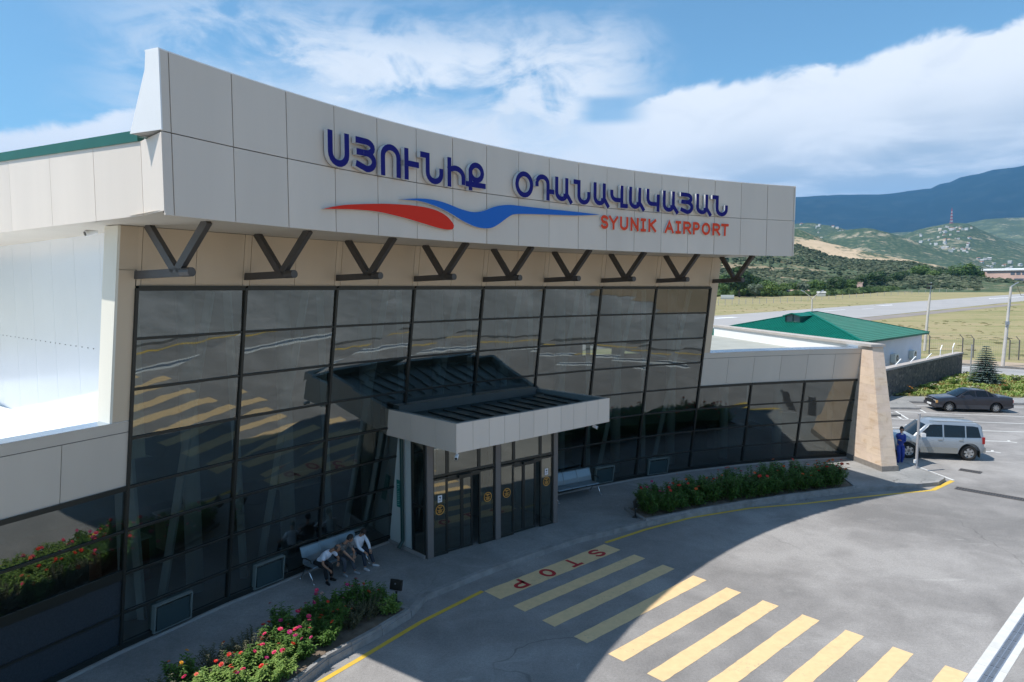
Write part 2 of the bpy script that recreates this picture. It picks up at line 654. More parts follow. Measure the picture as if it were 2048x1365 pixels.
# ---- soffit
mb = MB()
NS = 24
for k in range(NS):
    f0, f1 = k / NS, (k + 1) / NS
    p0, p1 = Fa(-0.13 + 18.15 * f0, 8.85, -0.04), Fa(-0.13 + 18.15 * f1, 8.85, -0.04)
    q0, q1 = G(2.66 + (1.955 - 2.66) * f0, 8.85, -0.1), G(2.66 + (1.955 - 2.66) * f1, 8.85, -0.1)
    mb.poly([p0, p1, q1, q0])
W0 = Vector((-7.75, 13.96, 0))
wd = Vector((-0.77, 0.638, 0)).normalized()
qw = lambda k: W0 + wd * k + Vector((0.3, 0.6, 8.85))
mb.poly([Fa(-0.13, 8.862, -0.04), eaveP(0.3, 8.862, 0), qw(-0.5) + Vector((0, 0, .012)), G(2.60, 8.862, -0.1)])
for k in range(8):
    dz_ = Vector((0, 0, .006))
    mb.poly([eaveP(0.3 + 22 * k / 8, 8.856, 0), eaveP(0.3 + 22 * (k + 1) / 8, 8.856, 0), qw(-0.5 + 18.5 * (k + 1) / 8) + dz_, qw(-0.5 + 18.5 * k / 8) + dz_])
mb.build('soffit', [SOFFIT], term, fix=False)

# ---- beige band above the glass, with seams
def conestrip(mb, th0, th1, z0, z1, off=0.0, thick=0.05, m=0, n=1):
    for k in range(n):
        a = th0 + (th1 - th0) * k / n
        b = th0 + (th1 - th0) * (k + 1) / n
        mb.hexa([G(a, z0, off), G(b, z0, off), G(b, z0, off - thick), G(a, z0, off - thick)], [G(a, z1, off), G(b, z1, off), G(b, z1, off - thick), G(a, z1, off - thick)], m)


def baypanel(mb, i, s0, s1, z0, z1, off=0.0, thick=0.05, m=0):
    mb.hexa([B(i, s0, z0, off), B(i, s1, z0, off), B(i, s1, z0, off - thick), B(i, s0, z0, off - thick)], [B(i, s0, z1, off), B(i, s1, z1, off), B(i, s1, z1, off - thick), B(i, s0, z1, off - thick)], m)


mb = MB()
g = 0.0025
for i in range(0, 8):
    for s0, s1 in ((0.035, 0.5), (0.5, 0.965), (0.965, 1.035)):
        if s0 > 0.9:
            if i == 7:
                baypanel(mb, i, s0 + g, 1.0, 7.73, 8.84)
            else:
                baypanel(mb, i, s0 + g, 1.0, 7.73, 8.84)
        else:
            baypanel(mb, i, s0 + g, s1 - g, 7.73, 8.84)
    baypanel(mb, i, 0.0, 0.035 - g, 7.73, 8.84)
for k in range(0, 1):
    conestrip(mb, TH[0], TH[0] + 0.0112, 8.03, 8.84, n=1)
    conestrip(mb, TH[0] + 0.0008, TH[0] + 0.0112, 5.06, 8.02, n=1)
    conestrip(mb, TH[8], TH[8] - 0.011, 5.06, 8.84, n=1)
mb.build('upper_wall_cladding', [PANELB], term)
mb = MB()
conestrip(mb, TH[0], TH[8], 7.72, 8.85, off=-0.02, n=8)
mb.build('upper_wall_backing', [SEAM], term)
# reveal of the left jamb
mb = MB()
mb.hexa([G(TH[0] + 0.0112, 5.06, 0), G(TH[0] + 0.0125, 5.06, -0.02), G(TH[0] + 0.0112, 5.06, -0.5), G(TH[0] + 0.0100, 5.06, -0.5)],
        [G(TH[0] + 0.0112, 8.84, 0), G(TH[0] + 0.0125, 8.84, -0.02), G(TH[0] + 0.0112, 8.84, -0.5), G(TH[0] + 0.0100, 8.84, -0.5)])
mb.build('jamb_reveal', [mat('cream_render', (0.70, 0.66, 0.56), 0.6)], term)

# ---- wing bands and parapets
for rng, nm in (((-3, 0), 'left'), ((8, 11), 'right')):
    mb = MB()
    for i in range(*rng):
        for s0, s1 in ((0, 0.5), (0.5, 1)):
            baypanel(mb, i, s0 + g, s1 - g, 3.74, 4.85, m=0)
        baypanel(mb, i, 0, 1, 4.865, 5.07, m=0)
    if nm == 'right':
        conestrip(mb, TH[11] - 0.0012, TH[11] - 0.0095, 0.15, 5.07)
    mb.build('wing_band', [PANELW], term)
    mb = MB()
    for i in range(*rng):
        baypanel(mb, i, 0, 1, 3.72, 5.06, off=-0.02, thick=0.2, m=0)
    mb.build('wing_band_backing', [SEAM], term)
    mb = MB()
    CW = 0.42 if nm == 'left' else 0.95  # right cap widened as stand-in for the bluish strip on the terrace
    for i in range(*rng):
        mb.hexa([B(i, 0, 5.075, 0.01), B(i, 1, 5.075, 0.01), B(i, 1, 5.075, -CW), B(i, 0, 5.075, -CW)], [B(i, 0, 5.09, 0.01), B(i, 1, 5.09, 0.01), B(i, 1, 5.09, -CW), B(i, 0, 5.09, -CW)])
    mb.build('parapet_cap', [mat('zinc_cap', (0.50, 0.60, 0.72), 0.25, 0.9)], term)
# terraces
b_ = Vector((-0.155, 0.988, 0)).normalized()
TERR = mat('terrace_membrane', (0.33, 0.34, 0.31), 0.85, 0, 0.12, 0.8)
mb = MB()
arc = [G(TH[8] - 0.008 - (TH[8] - TH[11]) * k / 8, 4.65, -0.42) for k in range(9)]
arc = [Vector((p.x, p.y, 4.65)) for p in arc]
e2 = arc[-1] + b_ * 14
e3 = arc[0] + Vector((-0.4, 0.917, 0)) * 16
mb.poly(arc + [Vector((12.9, 43.5, 4.65)), e3])
mb.build('right_terrace', [TERR], term, fix=False)
mb = MB()
arc = [G(TH[-3] + 0.1 - (TH[-3] + 0.1 - TH[0]) * k / 8, 4.2, -0.42) for k in range(9)]
mb.poly([Vector((p.x, p.y, 4.2)) for p in arc] + [W0 + Vector((0.3, 0, 4.2)), W0 + wd * 16 + Vector((0, 0, 4.2)), Vector((-26, 18, 4.2))])
mb.build('left_terrace', [WHITEW], term, fix=False)
# inner face of the left parapet
mb = MB()
for i in range(-3, 0):
    baypanel(mb, i, 0, 1, 4.21, 5.06, off=-0.23, thick=0.15)
mb.build('parapet_inner_face', [WHITEW], term)

# ---- recessed white wall on the left
WALLW = mat('white_metal_wall', (0.76, 0.79, 0.82), 0.22, 0.15, 0.02, 0.4)
mb = MB()
n_ = Vector((-wd.y, wd.x, 0))
if n_.y > 0:
    n_ = -n_
for k in range(12):
    a = W0 + wd * (1.55 * k)
    b = W0 + wd * (1.55 * (k + 1) - 0.008)
    mb.hexa([a + Vector((0, 0, 4.2)), b + Vector((0, 0, 4.2)), b - n_ * 0.1 + Vector((0, 0, 4.2)), a - n_ * 0.1 + Vector((0, 0, 4.2))],
            [a + Vector((0, 0, 8.90)), b + Vector((0, 0, 8.90)), b - n_ * 0.1 + Vector((0, 0, 8.90)), a - n_ * 0.1 + Vector((0, 0, 8.90))])
for k in range(46):
    p = W0 + wd * (0.35 + 0.36 * k + random.uniform(-0.03, 0.03)) + n_ * 0.004 + Vector((0, 0, 6.32))
    mb.box(p, (0.02, 0.02, 0.02), 0.7, 1)
mb.build('recessed_wall', [WALLW, STEEL], term)
mb = MB()
p0 = G(TH[0] + 0.0112, 4.2, -0.48)
mb.hexa([p0, (W0.x, W0.y, 4.2), (W0.x + .15, W0.y, 4.2), p0 + Vector((0.15, 0, 0))], [G(TH[0] + 0.0112, 8.84, -0.48), (W0.x, W0.y, 8.84), (W0.x + .15, W0.y, 8.84), G(TH[0] + 0.0112, 8.84, -0.48) + Vector((0.15, 0, 0))])
mb.build('return_wall', [MATS['cream_render']], term)
# body walls at the back (closing the block)
mb = MB()
pr = G(TH[8] - 0.011, 8.84, -0.05)
qr = pr + Vector((-0.4, 0.917, 0)) * 20
pq = G(TH[8] - 0.011, 4.7, -0.07)
mb.hexa([pq, (qr.x, qr.y, 4.7), (qr.x - .2, qr.y, 4.7), pq - Vector((.2, 0, 0))], [(pr.x, pr.y, 8.84), (qr.x, qr.y, 8.84), (qr.x - .2, qr.y, 8.84), (pr.x - .2, pr.y, 8.84)])
qb = Vector((-19, 36, 0))
mb.hexa([(qr.x, qr.y, 0.15), (qb.x, qb.y, 0.15), (qb.x, qb.y - .2, 0.15), (qr.x, qr.y - .2, 0.15)], [(qr.x, qr.y, 9.0), (qb.x, qb.y, 9.0), (qb.x, qb.y - .2, 9.0), (qr.x, qr.y - .2, 9.0)])
mb.build('rear_wall', [INTW], term)

# ---- curtain wall bays
SPAN = mat('dark_spandrel', (0.035, 0.045, 0.055), 0.25, 0.0, 0.2, 30)
random.seed(11)
for i in range(-3, 11):
    rows = list(range(0, 8)) if 0 <= i < 8 else list(range(4, 8))
    mb = MB()
    zt, zb = ROWZ[rows[0]], 0.15
    skip = lambda r: i in (3, 4) and r >= 5
    # mullions (left side of each bay)
    wm = 0.0115
    for s0, s1, last in ((-wm * 1.0, wm * 1.0, False), (1 - wm, 1 + wm, True)):
        if last and i not in (7, 10):
            continue
        if i == 8 and not last:
            continue
        zz = zb if i not in (4,) else 3.5
        z2 = zt if i != 0 or last else zt
        mb.hexa([B(i, s0, zz, 0.05), B(i, s1, zz, 0.05), B(i, s1, zz, -0.09), B(i, s0, zz, -0.09)], [B(i, s0, z2, 0.05), B(i, s1, z2, 0.05), B(i, s1, z2, -0.09), B(i, s0, z2, -0.09)])
    for r in rows + [8]:
        if i in (3, 4) and r > 5:
            continue
        z = ROWZ[r]
        h = 0.05 if r in (rows[0],) else (0.10 if r == 8 else 0.026)
        if i < 0 and r == 6:
            h = 0.10
        o = 0.04 if r in (rows[0], 8) else 0.03
        zc = z if r != 8 else z + 0.08
        mb.hexa([B(i, wm, zc - h, o), B(i, 1 - wm, zc - h, o), B(i, 1 - wm, zc - h, -0.07), B(i, wm, zc - h, -0.07)], [B(i, wm, zc + h, o), B(i, 1 - wm, zc + h, o), B(i, 1 - wm, zc + h, -0.07), B(i, wm, zc + h, -0.07)])
    fr = mb.build('window_frame', [FRAME], term)
    mb = MB()
    for r in rows:
        if skip(r):
            continue
        z1, z0 = ROWZ[r], ROWZ[r + 1]
        j = [random.uniform(-0.010, 0.010) for _ in range(4)]
        m = 1 if (i < 0 and r >= 6) else 0
        mb.add([B(i, 0.0, z0, j[0]), B(i, 1, z0, j[1]), B(i, 1, z1, j[2]), B(i, 0, z1, j[3])], [(0, 1, 2, 3)], m)
    mb.build('glazing', [GLASS, SPAN], fr, fix=False)
# concrete plinth kerb at the foot of the glass
CONC = mat('pale_concrete', (0.30, 0.29, 0.28), 0.85, 0, 0.15, 2.0, 0.15, 30)
for i in list(range(-3, 3)) + list(range(5, 11)):
    if i in (-3, 5):
        mb = MB()
    mb.hexa([B(i, 0, 0.149, 0.12), B(i, 1, 0.149, 0.12), B(i, 1, 0.149, -0.1), B(i, 0, 0.149, -0.1)], [B(i, 0, 0.20, 0.10), B(i, 1, 0.20, 0.10), B(i, 1, 0.20, -0.1), B(i, 0, 0.20, -0.1)])
    if i in (2, 10):
        mb.build('plinth', [CONC], term)

# ---- steel V braces under the sign band
for i in range(0, 9):
    t = TH[i] - (0.003 if i == 8 else 0)
    P = lambda off, z: G(t, 7.95, off) + Vector((0, 0, z - 7.95))
    mb = MB()
    mb.beam(P(-0.06, 7.93), P(1.40, 7.97), 0.11, 0.15)
    mb.tube([P(1.36, 7.97), P(1.62, 7.975)], 0.085, 14)
    mb.beam(P(1.17, 8.0), P(0.42, 8.86), 0.11, 0.15)
    mb.beam(P(1.24, 8.0), P(2.10, 8.86), 0.11, 0.15)
    mb.build('roof_brace', [STEEL], term)

# ---- vent windows at the foot of the wall
def bay_at(u, v=None, z=0.5):
    best = None
    for i in range(-2, 11):
        for k in range(101):
            p = B(i, k / 100, z)
            uu = 1024 + FPX * p.x / (p.y * math.cos(PITCH) + (CAMZ - p.z) * math.sin(PITCH))
            if best is None or abs(uu - u) < best[0]:
                best = (abs(uu - u), i, k / 100)
    return best[1], best[2]


VENT = mat('pale_vent_frame', (0.15, 0.185, 0.18), 0.45)
for ua, ub in ((302, 377), (503, 562), (676, 722), (1186, 1223), (1293, 1332)):
    i, sa = bay_at(ua, z=0.3)
    i2, sb = bay_at(ub, z=0.3)
    mb = MB()
    z0, z1, o = 0.26, 0.90, 0.11
    s0, s1 = sa, sb if i2 == i else 0.99
    ln = (B(i, s1, z0) - B(i, s0, z0)).length
    f = 0.032 / ln * (s1 - s0)
    for (a, b, c, d) in ((s0, s0 + f, z0, z1), (s1 - f, s1, z0, z1), (s0 + f, s1 - f, z1 - 0.03, z1), (s0 + f, s1 - f, z0, z0 + 0.03)):
        mb.hexa([B(i, a, c, o), B(i, b, c, o), B(i, b, c, -0.05), B(i, a, c, -0.05)], [B(i, a, d, o), B(i, b, d, o), B(i, b, d, -0.05), B(i, a, d, -0.05)])
    vf = mb.build('vent_window', [VENT], term)
    mb = MB()
    mb.hexa([B(i, s0 + 2 * f, z0 + .05, o + 0.01), B(i, s1 - 2 * f, z0 + .05, o + 0.01), B(i, s1 - 2 * f, z0 + .05, o - .03), B(i, s0 + 2 * f, z0 + .05, o - .03)],
            [B(i, s0 + 2 * f, z1 - .09, o - 0.03), B(i, s1 - 2 * f, z1 - .09, o - 0.03), B(i, s1 - 2 * f, z1 - .09, o - .07), B(i, s0 + 2 * f, z1 - .09, o - .07)])
    mb.build('vent_pane', [mat('vent_pane', (0.035, 0.06, 0.065), 0.25)], vf)
    mb = MB()
    mb.hexa([B(i, s1 - 2 * f, z0 + .25, o + 0.03), B(i, s1 - 1.5 * f, z0 + .25, o + 0.03), B(i, s1 - 1.5 * f, z0 + .25, o), B(i, s1 - 2 * f, z0 + .25, o)], [B(i, s1 - 2 * f, z0 + .5, o + 0.03), B(i, s1 - 1.5 * f, z0 + .5, o + 0.03), B(i, s1 - 1.5 * f, z0 + .5, o), B(i, s1 - 2 * f, z0 + .5, o)])
    mb.build('vent_handle', [VENT], vf)

# ---- interior seen through the glass
mb = MB()
arc = [G(TH[-3] - (TH[-3] - TH[11]) * k / 16, 0.15, -0.1) for k in range(17)]
mb.poly([Vector((p.x, p.y, 0.146)) for p in arc] + [Vector((10, 45, 0.146)), Vector((-22, 38, 0.146)), Vector((-24, 14, 0.146))])
mb.build('hall_floor', [INTF], term, fix=False)
mb = MB()
for k in range(14):
    t0 = TH[-3] - (TH[-3] - TH[11]) * k / 14
    t1 = TH[-3] - (TH[-3] - TH[11]) * (k + 1) / 14
    zt = 8.8 if 2.0 < t0 < 2.56 else 4.1
    a, b = G(t0, 0.15, -9), G(t1, 0.15, -9)
    mb.hexa([a, b, b + Vector((-.1, .1, 0)), a + Vector((-.1, .1, 0))], [Vector((p.x, p.y, zt)) for p in (a, b, b + Vector((-.1, .1, 0)), a + Vector((-.1, .1, 0)))])
mb.build('hall_back_wall', [INTW], term)
mb = MB()
for k in range(8):
    t0 = TH[0] - (TH[0] - TH[8]) * k / 8
    t1 = TH[0] - (TH[0] - TH[8]) * (k + 1) / 8
    mb.poly([G(min(t0, 2.625), 8.7, -0.05), G(t1, 8.7, -0.05), G(min(t1, 2.555), 8.7, -9.5), G(min(t0, 2.555), 8.7, -9.5)])
for r in ((-3, 0), (8, 11)):
    for i in range(*r):
        mb.poly([B(i, 0, 4.0, -0.1), B(i, 1, 4.0, -0.1), B(i, 1, 4.0, -9.5), B(i, 0, 4.0, -9.5)])
mb.build('hall_ceiling', [INTW], term, fix=False)
COL = mat('white_column', (0.62, 0.66, 0.68), 0.5)
for i in range(-2, 12):
    p = G(TH[i] - (0.03 if i == 0 else 0), 0.15, -1.3)
    top_ = 8.7 if 0 <= i <= 8 else 4.0
    mb = MB()
    mb.tube([(p.x, p.y, 0.15), (p.x, p.y, top_)], 0.20, 16)
    mb.build('hall_column', [COL], term, smooth=True)
    if i < 8 and i >= 0:
        for s, e in ((0.08, 0.42), (0.92, 0.58)):
            mb = MB()
            a = B(i, e, 0.15, -1.0)
            b = B(i, s, 7.6, -1.0)
            mb.beam(a, b, 0.12, 0.16)
            mb.build('hall_brace', [COL], term)
# counters and seats inside, dim behind the glass
for (t, d, w, h, c) in ((2.58, 3.2, 1.2, 1.1, (0.25, 0.09, 0.05)), (2.50, 4.6, 2.2, 1.0, (0.32, 0.25, 0.18)), (2.42, 3.6, 1.6, 1.2, (0.2, 0.22, 0.24)), (2.11, 4.2, 2.4, 1.1, (0.3, 0.26, 0.2)), (2.02, 3.0, 1.4, 0.9, (0.15, 0.2, 0.25)), (1.86, 3.0, 1.8, 1.0, (0.3, 0.3, 0.3))):
    p = G(t, 0.15, -d)
    mb = MB()
    mb.box((p.x, p.y, 0.15 + h / 2), (w, 0.6, h), t + PI / 2, 0)
    mb.box((p.x, p.y, 0.15 + h + 0.025), (w + 0.1, 0.72, 0.05), t + PI / 2, 1)
    mb.build('hall_counter', [mat('counter_%d' % int(t * 100), c, 0.5), mat('counter_top', (0.5, 0.48, 0.44), 0.3)], term)

# ---- entrance vestibule
VB = 0.15
FL, FRr = at(858, 1117, VB), at(1110, 1045, VB)
vd = (FRr - FL)
vl = vd.length
vd.normalize()
vn = Vector((vd.y, -vd.x, 0))          # outwards, to the road
if vn.y > 0:
    vn = -vn


def V(s, z, off=0.0):
    """point on the door front: s metres from the left post"""
    p = FL + vd * s + vn * off
    return Vector((p.x, p.y, z))


def vs(u, z=1.0):
    lo, hi = -2.0, 8.0
    for _ in range(50):
        mid = (lo + hi) / 2
        p = V(mid, z)
        uu = 1024 + FPX * p.x / (p.y * math.cos(PITCH) + (CAMZ - p.z) * math.sin(PITCH))
        if uu < u:
            lo = mid
        else:
            hi = mid
    return lo


def vz(u, v):
    """height of the pixel on the door front plane"""
    d = ray(u, v)
    o = Vector((0, 0, CAMZ))
    k = (FL - o).dot(vn) / d.dot(vn)
    return CAMZ + d.z * k


ZH = vz(866, 958)          # header height
S = {n: vs(u, 1.2) for n, u in dict(p0=853, p1=865, a=892, b=895, c=923, d=926, e=947, f=958, g=988, q0=989.5, q1=999, h=1001, i=1024, j=1027, k=1046, l=1049, m=1073, n=1080, o=1104, r0=1105, r1=1113).items()}
POST = mat('taupe_post', (0.16, 0.15, 0.145), 0.45, 0.1)
vest = term
mb = MB()
ZV = 3.52
for a, b in (('p0', 'p1'), ('q0', 'q1'), ('r0', 'r1')):
    mb.hexa([V(S[a], VB, 0.06), V(S[b], VB, 0.06), V(S[b], VB, -0.12), V(S[a], VB, -0.12)], [V(S[a], ZV, 0.06), V(S[b], ZV, 0.06), V(S[b], ZV, -0.12), V(S[a], ZV, -0.12)])
    mb.build('entrance_post', [POST], term)
    mb = MB()
DARKG = mat('door_frame', (0.03, 0.036, 0.034), 0.3, 0.3)


def rect(mb, s0, s1, z0, z1, o0, o1, m=0):
    mb.hexa([V(s0, z0, o1), V(s1, z0, o1), V(s1, z0, o0), V(s0, z0, o0)], [V(s0, z1, o1), V(s1, z1, o1), V(s1, z1, o0), V(s0, z1, o0)], m)


def framed(nm, s0, s1, z0, z1, o=0.0, w=0.05, parent=term, gl=True):
    mb = MB()
    rect(mb, s0, s0 + w, z0, z1, o - .04, o + .02)
    rect(mb, s1 - w, s1, z0, z1, o - .04, o + .02)
    rect(mb, s0 + w, s1 - w, z0, z0 + w * 1.3, o - .04, o + .02)
    rect(mb, s0 + w, s1 - w, z1 - w, z1, o - .04, o + .02)
    f = mb.build(nm, [DARKG], parent)
    if gl:
        mb = MB()
        mb.poly([V(s0 + w, z0 + w, o), V(s1 - w, z0 + w, o), V(s1 - w, z1 - w, o), V(s0 + w, z1 - w, o)])
        mb.build('door_glass', [GLASSD], f, fix=False)
    return f


for (a, b) in (('p1', 'b'), ('f', 'q0'), ('q1', 'j'), ('n', 'r0')):
    framed('side_light', S[a], S[b], VB, ZH - 0.02)
    framed('transom_light', S[a], S[b], ZH + 0.02, ZV)
for (a, b) in (('b', 'f'), ('j', 'n')):
    framed('transom_light', S[a] + 0.003, S[b] - 0.003, ZH + 0.02, ZV)
    mb = MB()
    rect(mb, S[a], S[b], ZH - 0.12, ZH + 0.0, -0.10, 0.035)
    mb.build('door_header', [DARKG], term)
    m_ = (S[a] + S[b]) / 2
    mb = MB()
    rect(mb, m_ - 0.22, m_ + 0.22, ZH - 0.10, ZH - 0.02, 0.04, 0.12)
    mb.build('door_sensor', [FRAME], term)
# sliding leaves, one open gap at the right side of each pair
for leafs, in (((('b', 'd'), ('d', 'e')),), ((('j', 'l'), ('l', 'm')),)):
    for k, (a, b) in enumerate(leafs):
        framed('sliding_door', S[a] + 0.004, S[b] - 0.004, VB + 0.01, ZH - 0.13, -0.06 - 0.0 * k, 0.045)
# left side: glazed return and white wall
cL = at(826, 1105, VB)
base_w = at(781, 1084, VB)
pL = V(S['p0'], VB, -0.02)
mb = MB()


def side(a, b, z0, z1, mbx, th=0.04, m=0):
    d = (b - a).normalized()
    nn = Vector((d.y, -d.x, 0)) * th
    mbx.hexa([Vector((a.x, a.y, z0)), Vector((b.x, b.y, z0)), Vector((b.x, b.y, z0)) + nn, Vector((a.x, a.y, z0)) + nn], [Vector((a.x, a.y, z1)), Vector((b.x, b.y, z1)), Vector((b.x, b.y, z1)) + nn, Vector((a.x, a.y, z1)) + nn], m)


sd = (pL - cL).normalized()
side(cL, cL + sd * 0.06, 0.15, ZV, mb)
side(pL - sd * 0.06, pL, 0.15, ZV, mb)
side(cL + sd * 0.06, pL - sd * 0.06, 0.15, 0.24, mb)
side(cL + sd * 0.06, pL - sd * 0.06, 1.55, 1.62, mb)
sf = mb.build('side_window', [DARKG], term)
mb = MB()
mb.poly([Vector((cL.x, cL.y, 0.2)), Vector((pL.x, pL.y, 0.2)), Vector((pL.x, pL.y, ZV)), Vector((cL.x, cL.y, ZV))])
mb.build('side_glass', [GLASSD], sf, fix=False)
mb = MB()
SIDEW = mat('side_wall_white', (0.56, 0.60, 0.57), 0.55, 0, 0.04, 1.0)
# wedge shaped white wall between the leaning glass and the side window
gth = math.atan2(base_w.y - GCY, base_w.x - GCX)
q0 = G(gth, 0.15, 0.02)
q1 = G(gth, ZV, 0.02)
nn = Vector((sd.y, -sd.x, 0)) * 0.05
mb.hexa([q0, cL, cL - nn, q0 - nn], [q1, Vector((cL.x, cL.y, ZV)), Vector((cL.x, cL.y, ZV)) - nn, q1 - nn])
mb.build('side_wall', [SIDEW], term)
mb = MB()
mb.hexa([q0 + nn * .5, pL + nn * .5, pL + nn * 1.4, q0 + nn * 1.4], [q0 + nn * .5 + Vector((0, 0, .10)), pL + nn * .5 + Vector((0, 0, .10)), pL + nn * 1.4 + Vector((0, 0, .10)), q0 + nn * 1.4 + Vector((0, 0, .10))])
mb.build('side_plinth', [CONC], term)
# right side, behind
mb = MB()
pR = V(S['r1'], VB, -0.02)
qR = pR - vn * 2.3
side(pR, qR, 0.15, ZV, mb)
mb.build('far_side_wall', [SIDEW], term)
# inner vestibule wall with a pale opening, floor mat
mb = MB()
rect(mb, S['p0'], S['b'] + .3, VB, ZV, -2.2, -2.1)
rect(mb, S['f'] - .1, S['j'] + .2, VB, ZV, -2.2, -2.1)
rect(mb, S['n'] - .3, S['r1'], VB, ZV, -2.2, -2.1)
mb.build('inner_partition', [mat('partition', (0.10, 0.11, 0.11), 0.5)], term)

# ---- canopy over the entrance
cz0, cz1 = 3.50, 4.25
cFL, cFR, cBL = at(912.5, 907, cz0), at(1218.8, 843.8, cz0), at(771.5, 870, cz0)
cu = (cFR - cFL)
cW = cu.length
cu.normalize()
cw = (cBL - cFL)
cD = cw.length
cw.normalize()
cBR = cFR + cw * cD


def K(a, b, z):
    """a metres along the front, b metres back"""
    p = cFL + cu * a + cw * b
    return Vector((p.x, p.y, z))


mb = MB()
nfr = 11
for k in range(nfr):
    a0, a1 = cW * k / nfr + 0.005, cW * (k + 1) / nfr - 0.005
    mb.hexa([K(a0, 0, cz0), K(a1, 0, cz0), K(a1, 0.03, cz0), K(a0, 0.03, cz0)], [K(a0, 0, cz1), K(a1, 0, cz1), K(a1, 0.03, cz1), K(a0, 0.03, cz1)])
for s_ in (0, 1):
    x0, x1 = (0.0, 0.03) if s_ == 0 else (cW - 0.03, cW)
    cuts = [0.035, 0.85, 1.9, cD]
    for k in range(3):
        b0, b1 = cuts[k] + 0.005, cuts[k + 1] - 0.005
        mb.hexa([K(x0, b0, cz0), K(x1, b0, cz0), K(x1, b1, cz0), K(x0, b1, cz0)], [K(x0, b0, cz1), K(x1, b0, cz1), K(x1, b1, cz1), K(x0, b1, cz1)])
can = mb.build('canopy_fascia', [PANEL], term)
mb = MB()
for (a0, a1, b0, b1) in ((0.032, cW - .032, 0.032, 0.16), (0.032, 0.16, 0.162, cD), (cW - .16, cW - 0.032, 0.162, cD)):
    mb.hexa([K(a0, b0, cz0 + .03), K(a1, b0, cz0 + .03), K(a1, b1, cz0 + .03), K(a0, b1, cz0 + .03)], [K(a0, b0, cz1 - .004), K(a1, b0, cz1 - .004), K(a1, b1, cz1 - .004), K(a0, b1, cz1 - .004)])
mb.build('canopy_coping', [mat('canopy_coping', (0.22, 0.27, 0.28), 0.35, 0.2)], can)
mb = MB()
ROOFD = mat('dark_green_sheet', (0.018, 0.035, 0.038), 0.32, 0.2, 0.1, 2)
mb.hexa([K(.16, .16, cz0 + .2), K(cW - .16, .16, cz0 + .2), K(cW - .16, cD + .5, cz0 + .2), K(.16, cD + .5, cz0 + .2)], [K(.16, .16, cz1 - .20), K(cW - .16, .16, cz1 - .20), K(cW - .16, cD + .5, cz1 - .08), K(.16, cD + .5, cz1 - .08)])
mb.build('canopy_roof', [ROOFD], can)
mb = MB()
for k in range(11):
    a = cW * (k + 0.75) / 11.6
    mb.hexa([K(a, .3, cz1 - .195), K(a + .03, .3, cz1 - .195), K(a + .03, cD - .75, cz1 - .13), K(a, cD - .75, cz1 - .13)], [K(a, .3, cz1 - .15), K(a + .03, .3, cz1 - .15), K(a + .03, cD - .75, cz1 - .09), K(a, cD - .75, cz1 - .09)])
mb.build('canopy_seams', [FRAME], can)
mb = MB()
mb.hexa([K(.16, cD - .45, cz1 - .13), K(cW - .5, cD - .45, cz1 - .13), K(cW - .5, cD + .4, cz1 - .13), K(.16, cD + .4, cz1 - .13)], [K(.16, cD - .42, cz1 + .12), K(cW - .5, cD - .42, cz1 + .12), K(cW - .5, cD + .4, cz1 + .12), K(.16, cD + .4, cz1 + .12)])
mb.build('canopy_flashing', [ROOFD], can)
mb = MB()
mb.hexa([K(.03, .03, cz0 + .005), K(cW - .03, .03, cz0 + .005), K(cW - .03, cD + .6, cz0 + .005), K(.03, cD + .6, cz0 + .005)], [K(.03, .03, cz0 + .03), K(cW - .03, .03, cz0 + .03), K(cW - .03, cD + .6, cz0 + .03), K(.03, cD + .6, cz0 + .03)])
mb.build('canopy_soffit', [SOFFIT], can)
# downpipe
mb = MB()
dp = at(809, 1100, VB) + Vector((-0.03, -0.03, 0))
dpt = at(803, 878, 3.5)
dpx = Vector((dp.x - .02, dp.y + .02, 0))
mb.tube([(dpx.x, dpx.y, 3.5), (dpx.x, dpx.y, 0.42), (dpx.x - .1, dpx.y - .12, 0.24)], 0.055, 10)
mb.build('downpipe', [mat('dark_green_pipe', (0.01, 0.05, 0.045), 0.4)], term)

# ---- stone fin wall at the right end
def stone_mat():
    m = bpy.data.materials.new('travertine_blocks')
    m.use_nodes = True
    t = m.node_tree
    b = t.nodes['Principled BSDF']
    b.inputs['Roughness'].default_value = 0.75
    g_ = t.nodes.new('ShaderNodeNewGeometry')
    tcn = t.nodes.new('ShaderNodeTexCoord')
    s_ = t.nodes.new('ShaderNodeSeparateXYZ')
    t.links.new(tcn.outputs['Object'], s_.inputs[0])
    cb = t.nodes.new('ShaderNodeCombineXYZ')
    t.links.new(mth(t, 'ADD', mth(t, 'MULTIPLY', s_.outputs[0], 1.0), mth(t, 'MULTIPLY', s_.outputs[1], 1.0)), cb.inputs[0])
    t.links.new(s_.outputs[2], cb.inputs[1])
    br = t.nodes.new('ShaderNodeTexBrick')
    br.inputs['Scale'].default_value = 1.0
    br.inputs['Brick Width'].default_value = 0.62
    br.inputs['Row Height'].default_value = 0.36
    br.inputs['Mortar Size'].default_value = 0.006
    br.inputs['Color1'].default_value = (0.70, 0.57, 0.45, 1)
    br.inputs['Color2'].default_value = (0.65, 0.53, 0.44, 1)
    br.inputs['Mortar'].default_value = (0.58, 0.48, 0.39, 1)
    t.links.new(cb.outputs[0], br.inputs['Vector'])
    n_1 = noise(t, mapping(t, tcn.outputs['Object'], (1, 1, 2.5)), 1.6, 6, 0.62, 0.8)
    st = ramp(t, n_1, [(0.3, (0.86, 0.76, 0.64)), (0.45, (1.0, 0.97, 0.93)), (0.75, (1.12, 1.10, 1.10))])
    t.links.new(mixc(t, 1.0, br.outputs[0], st, 'MULTIPLY'), b.inputs['Base Color'])
    return m


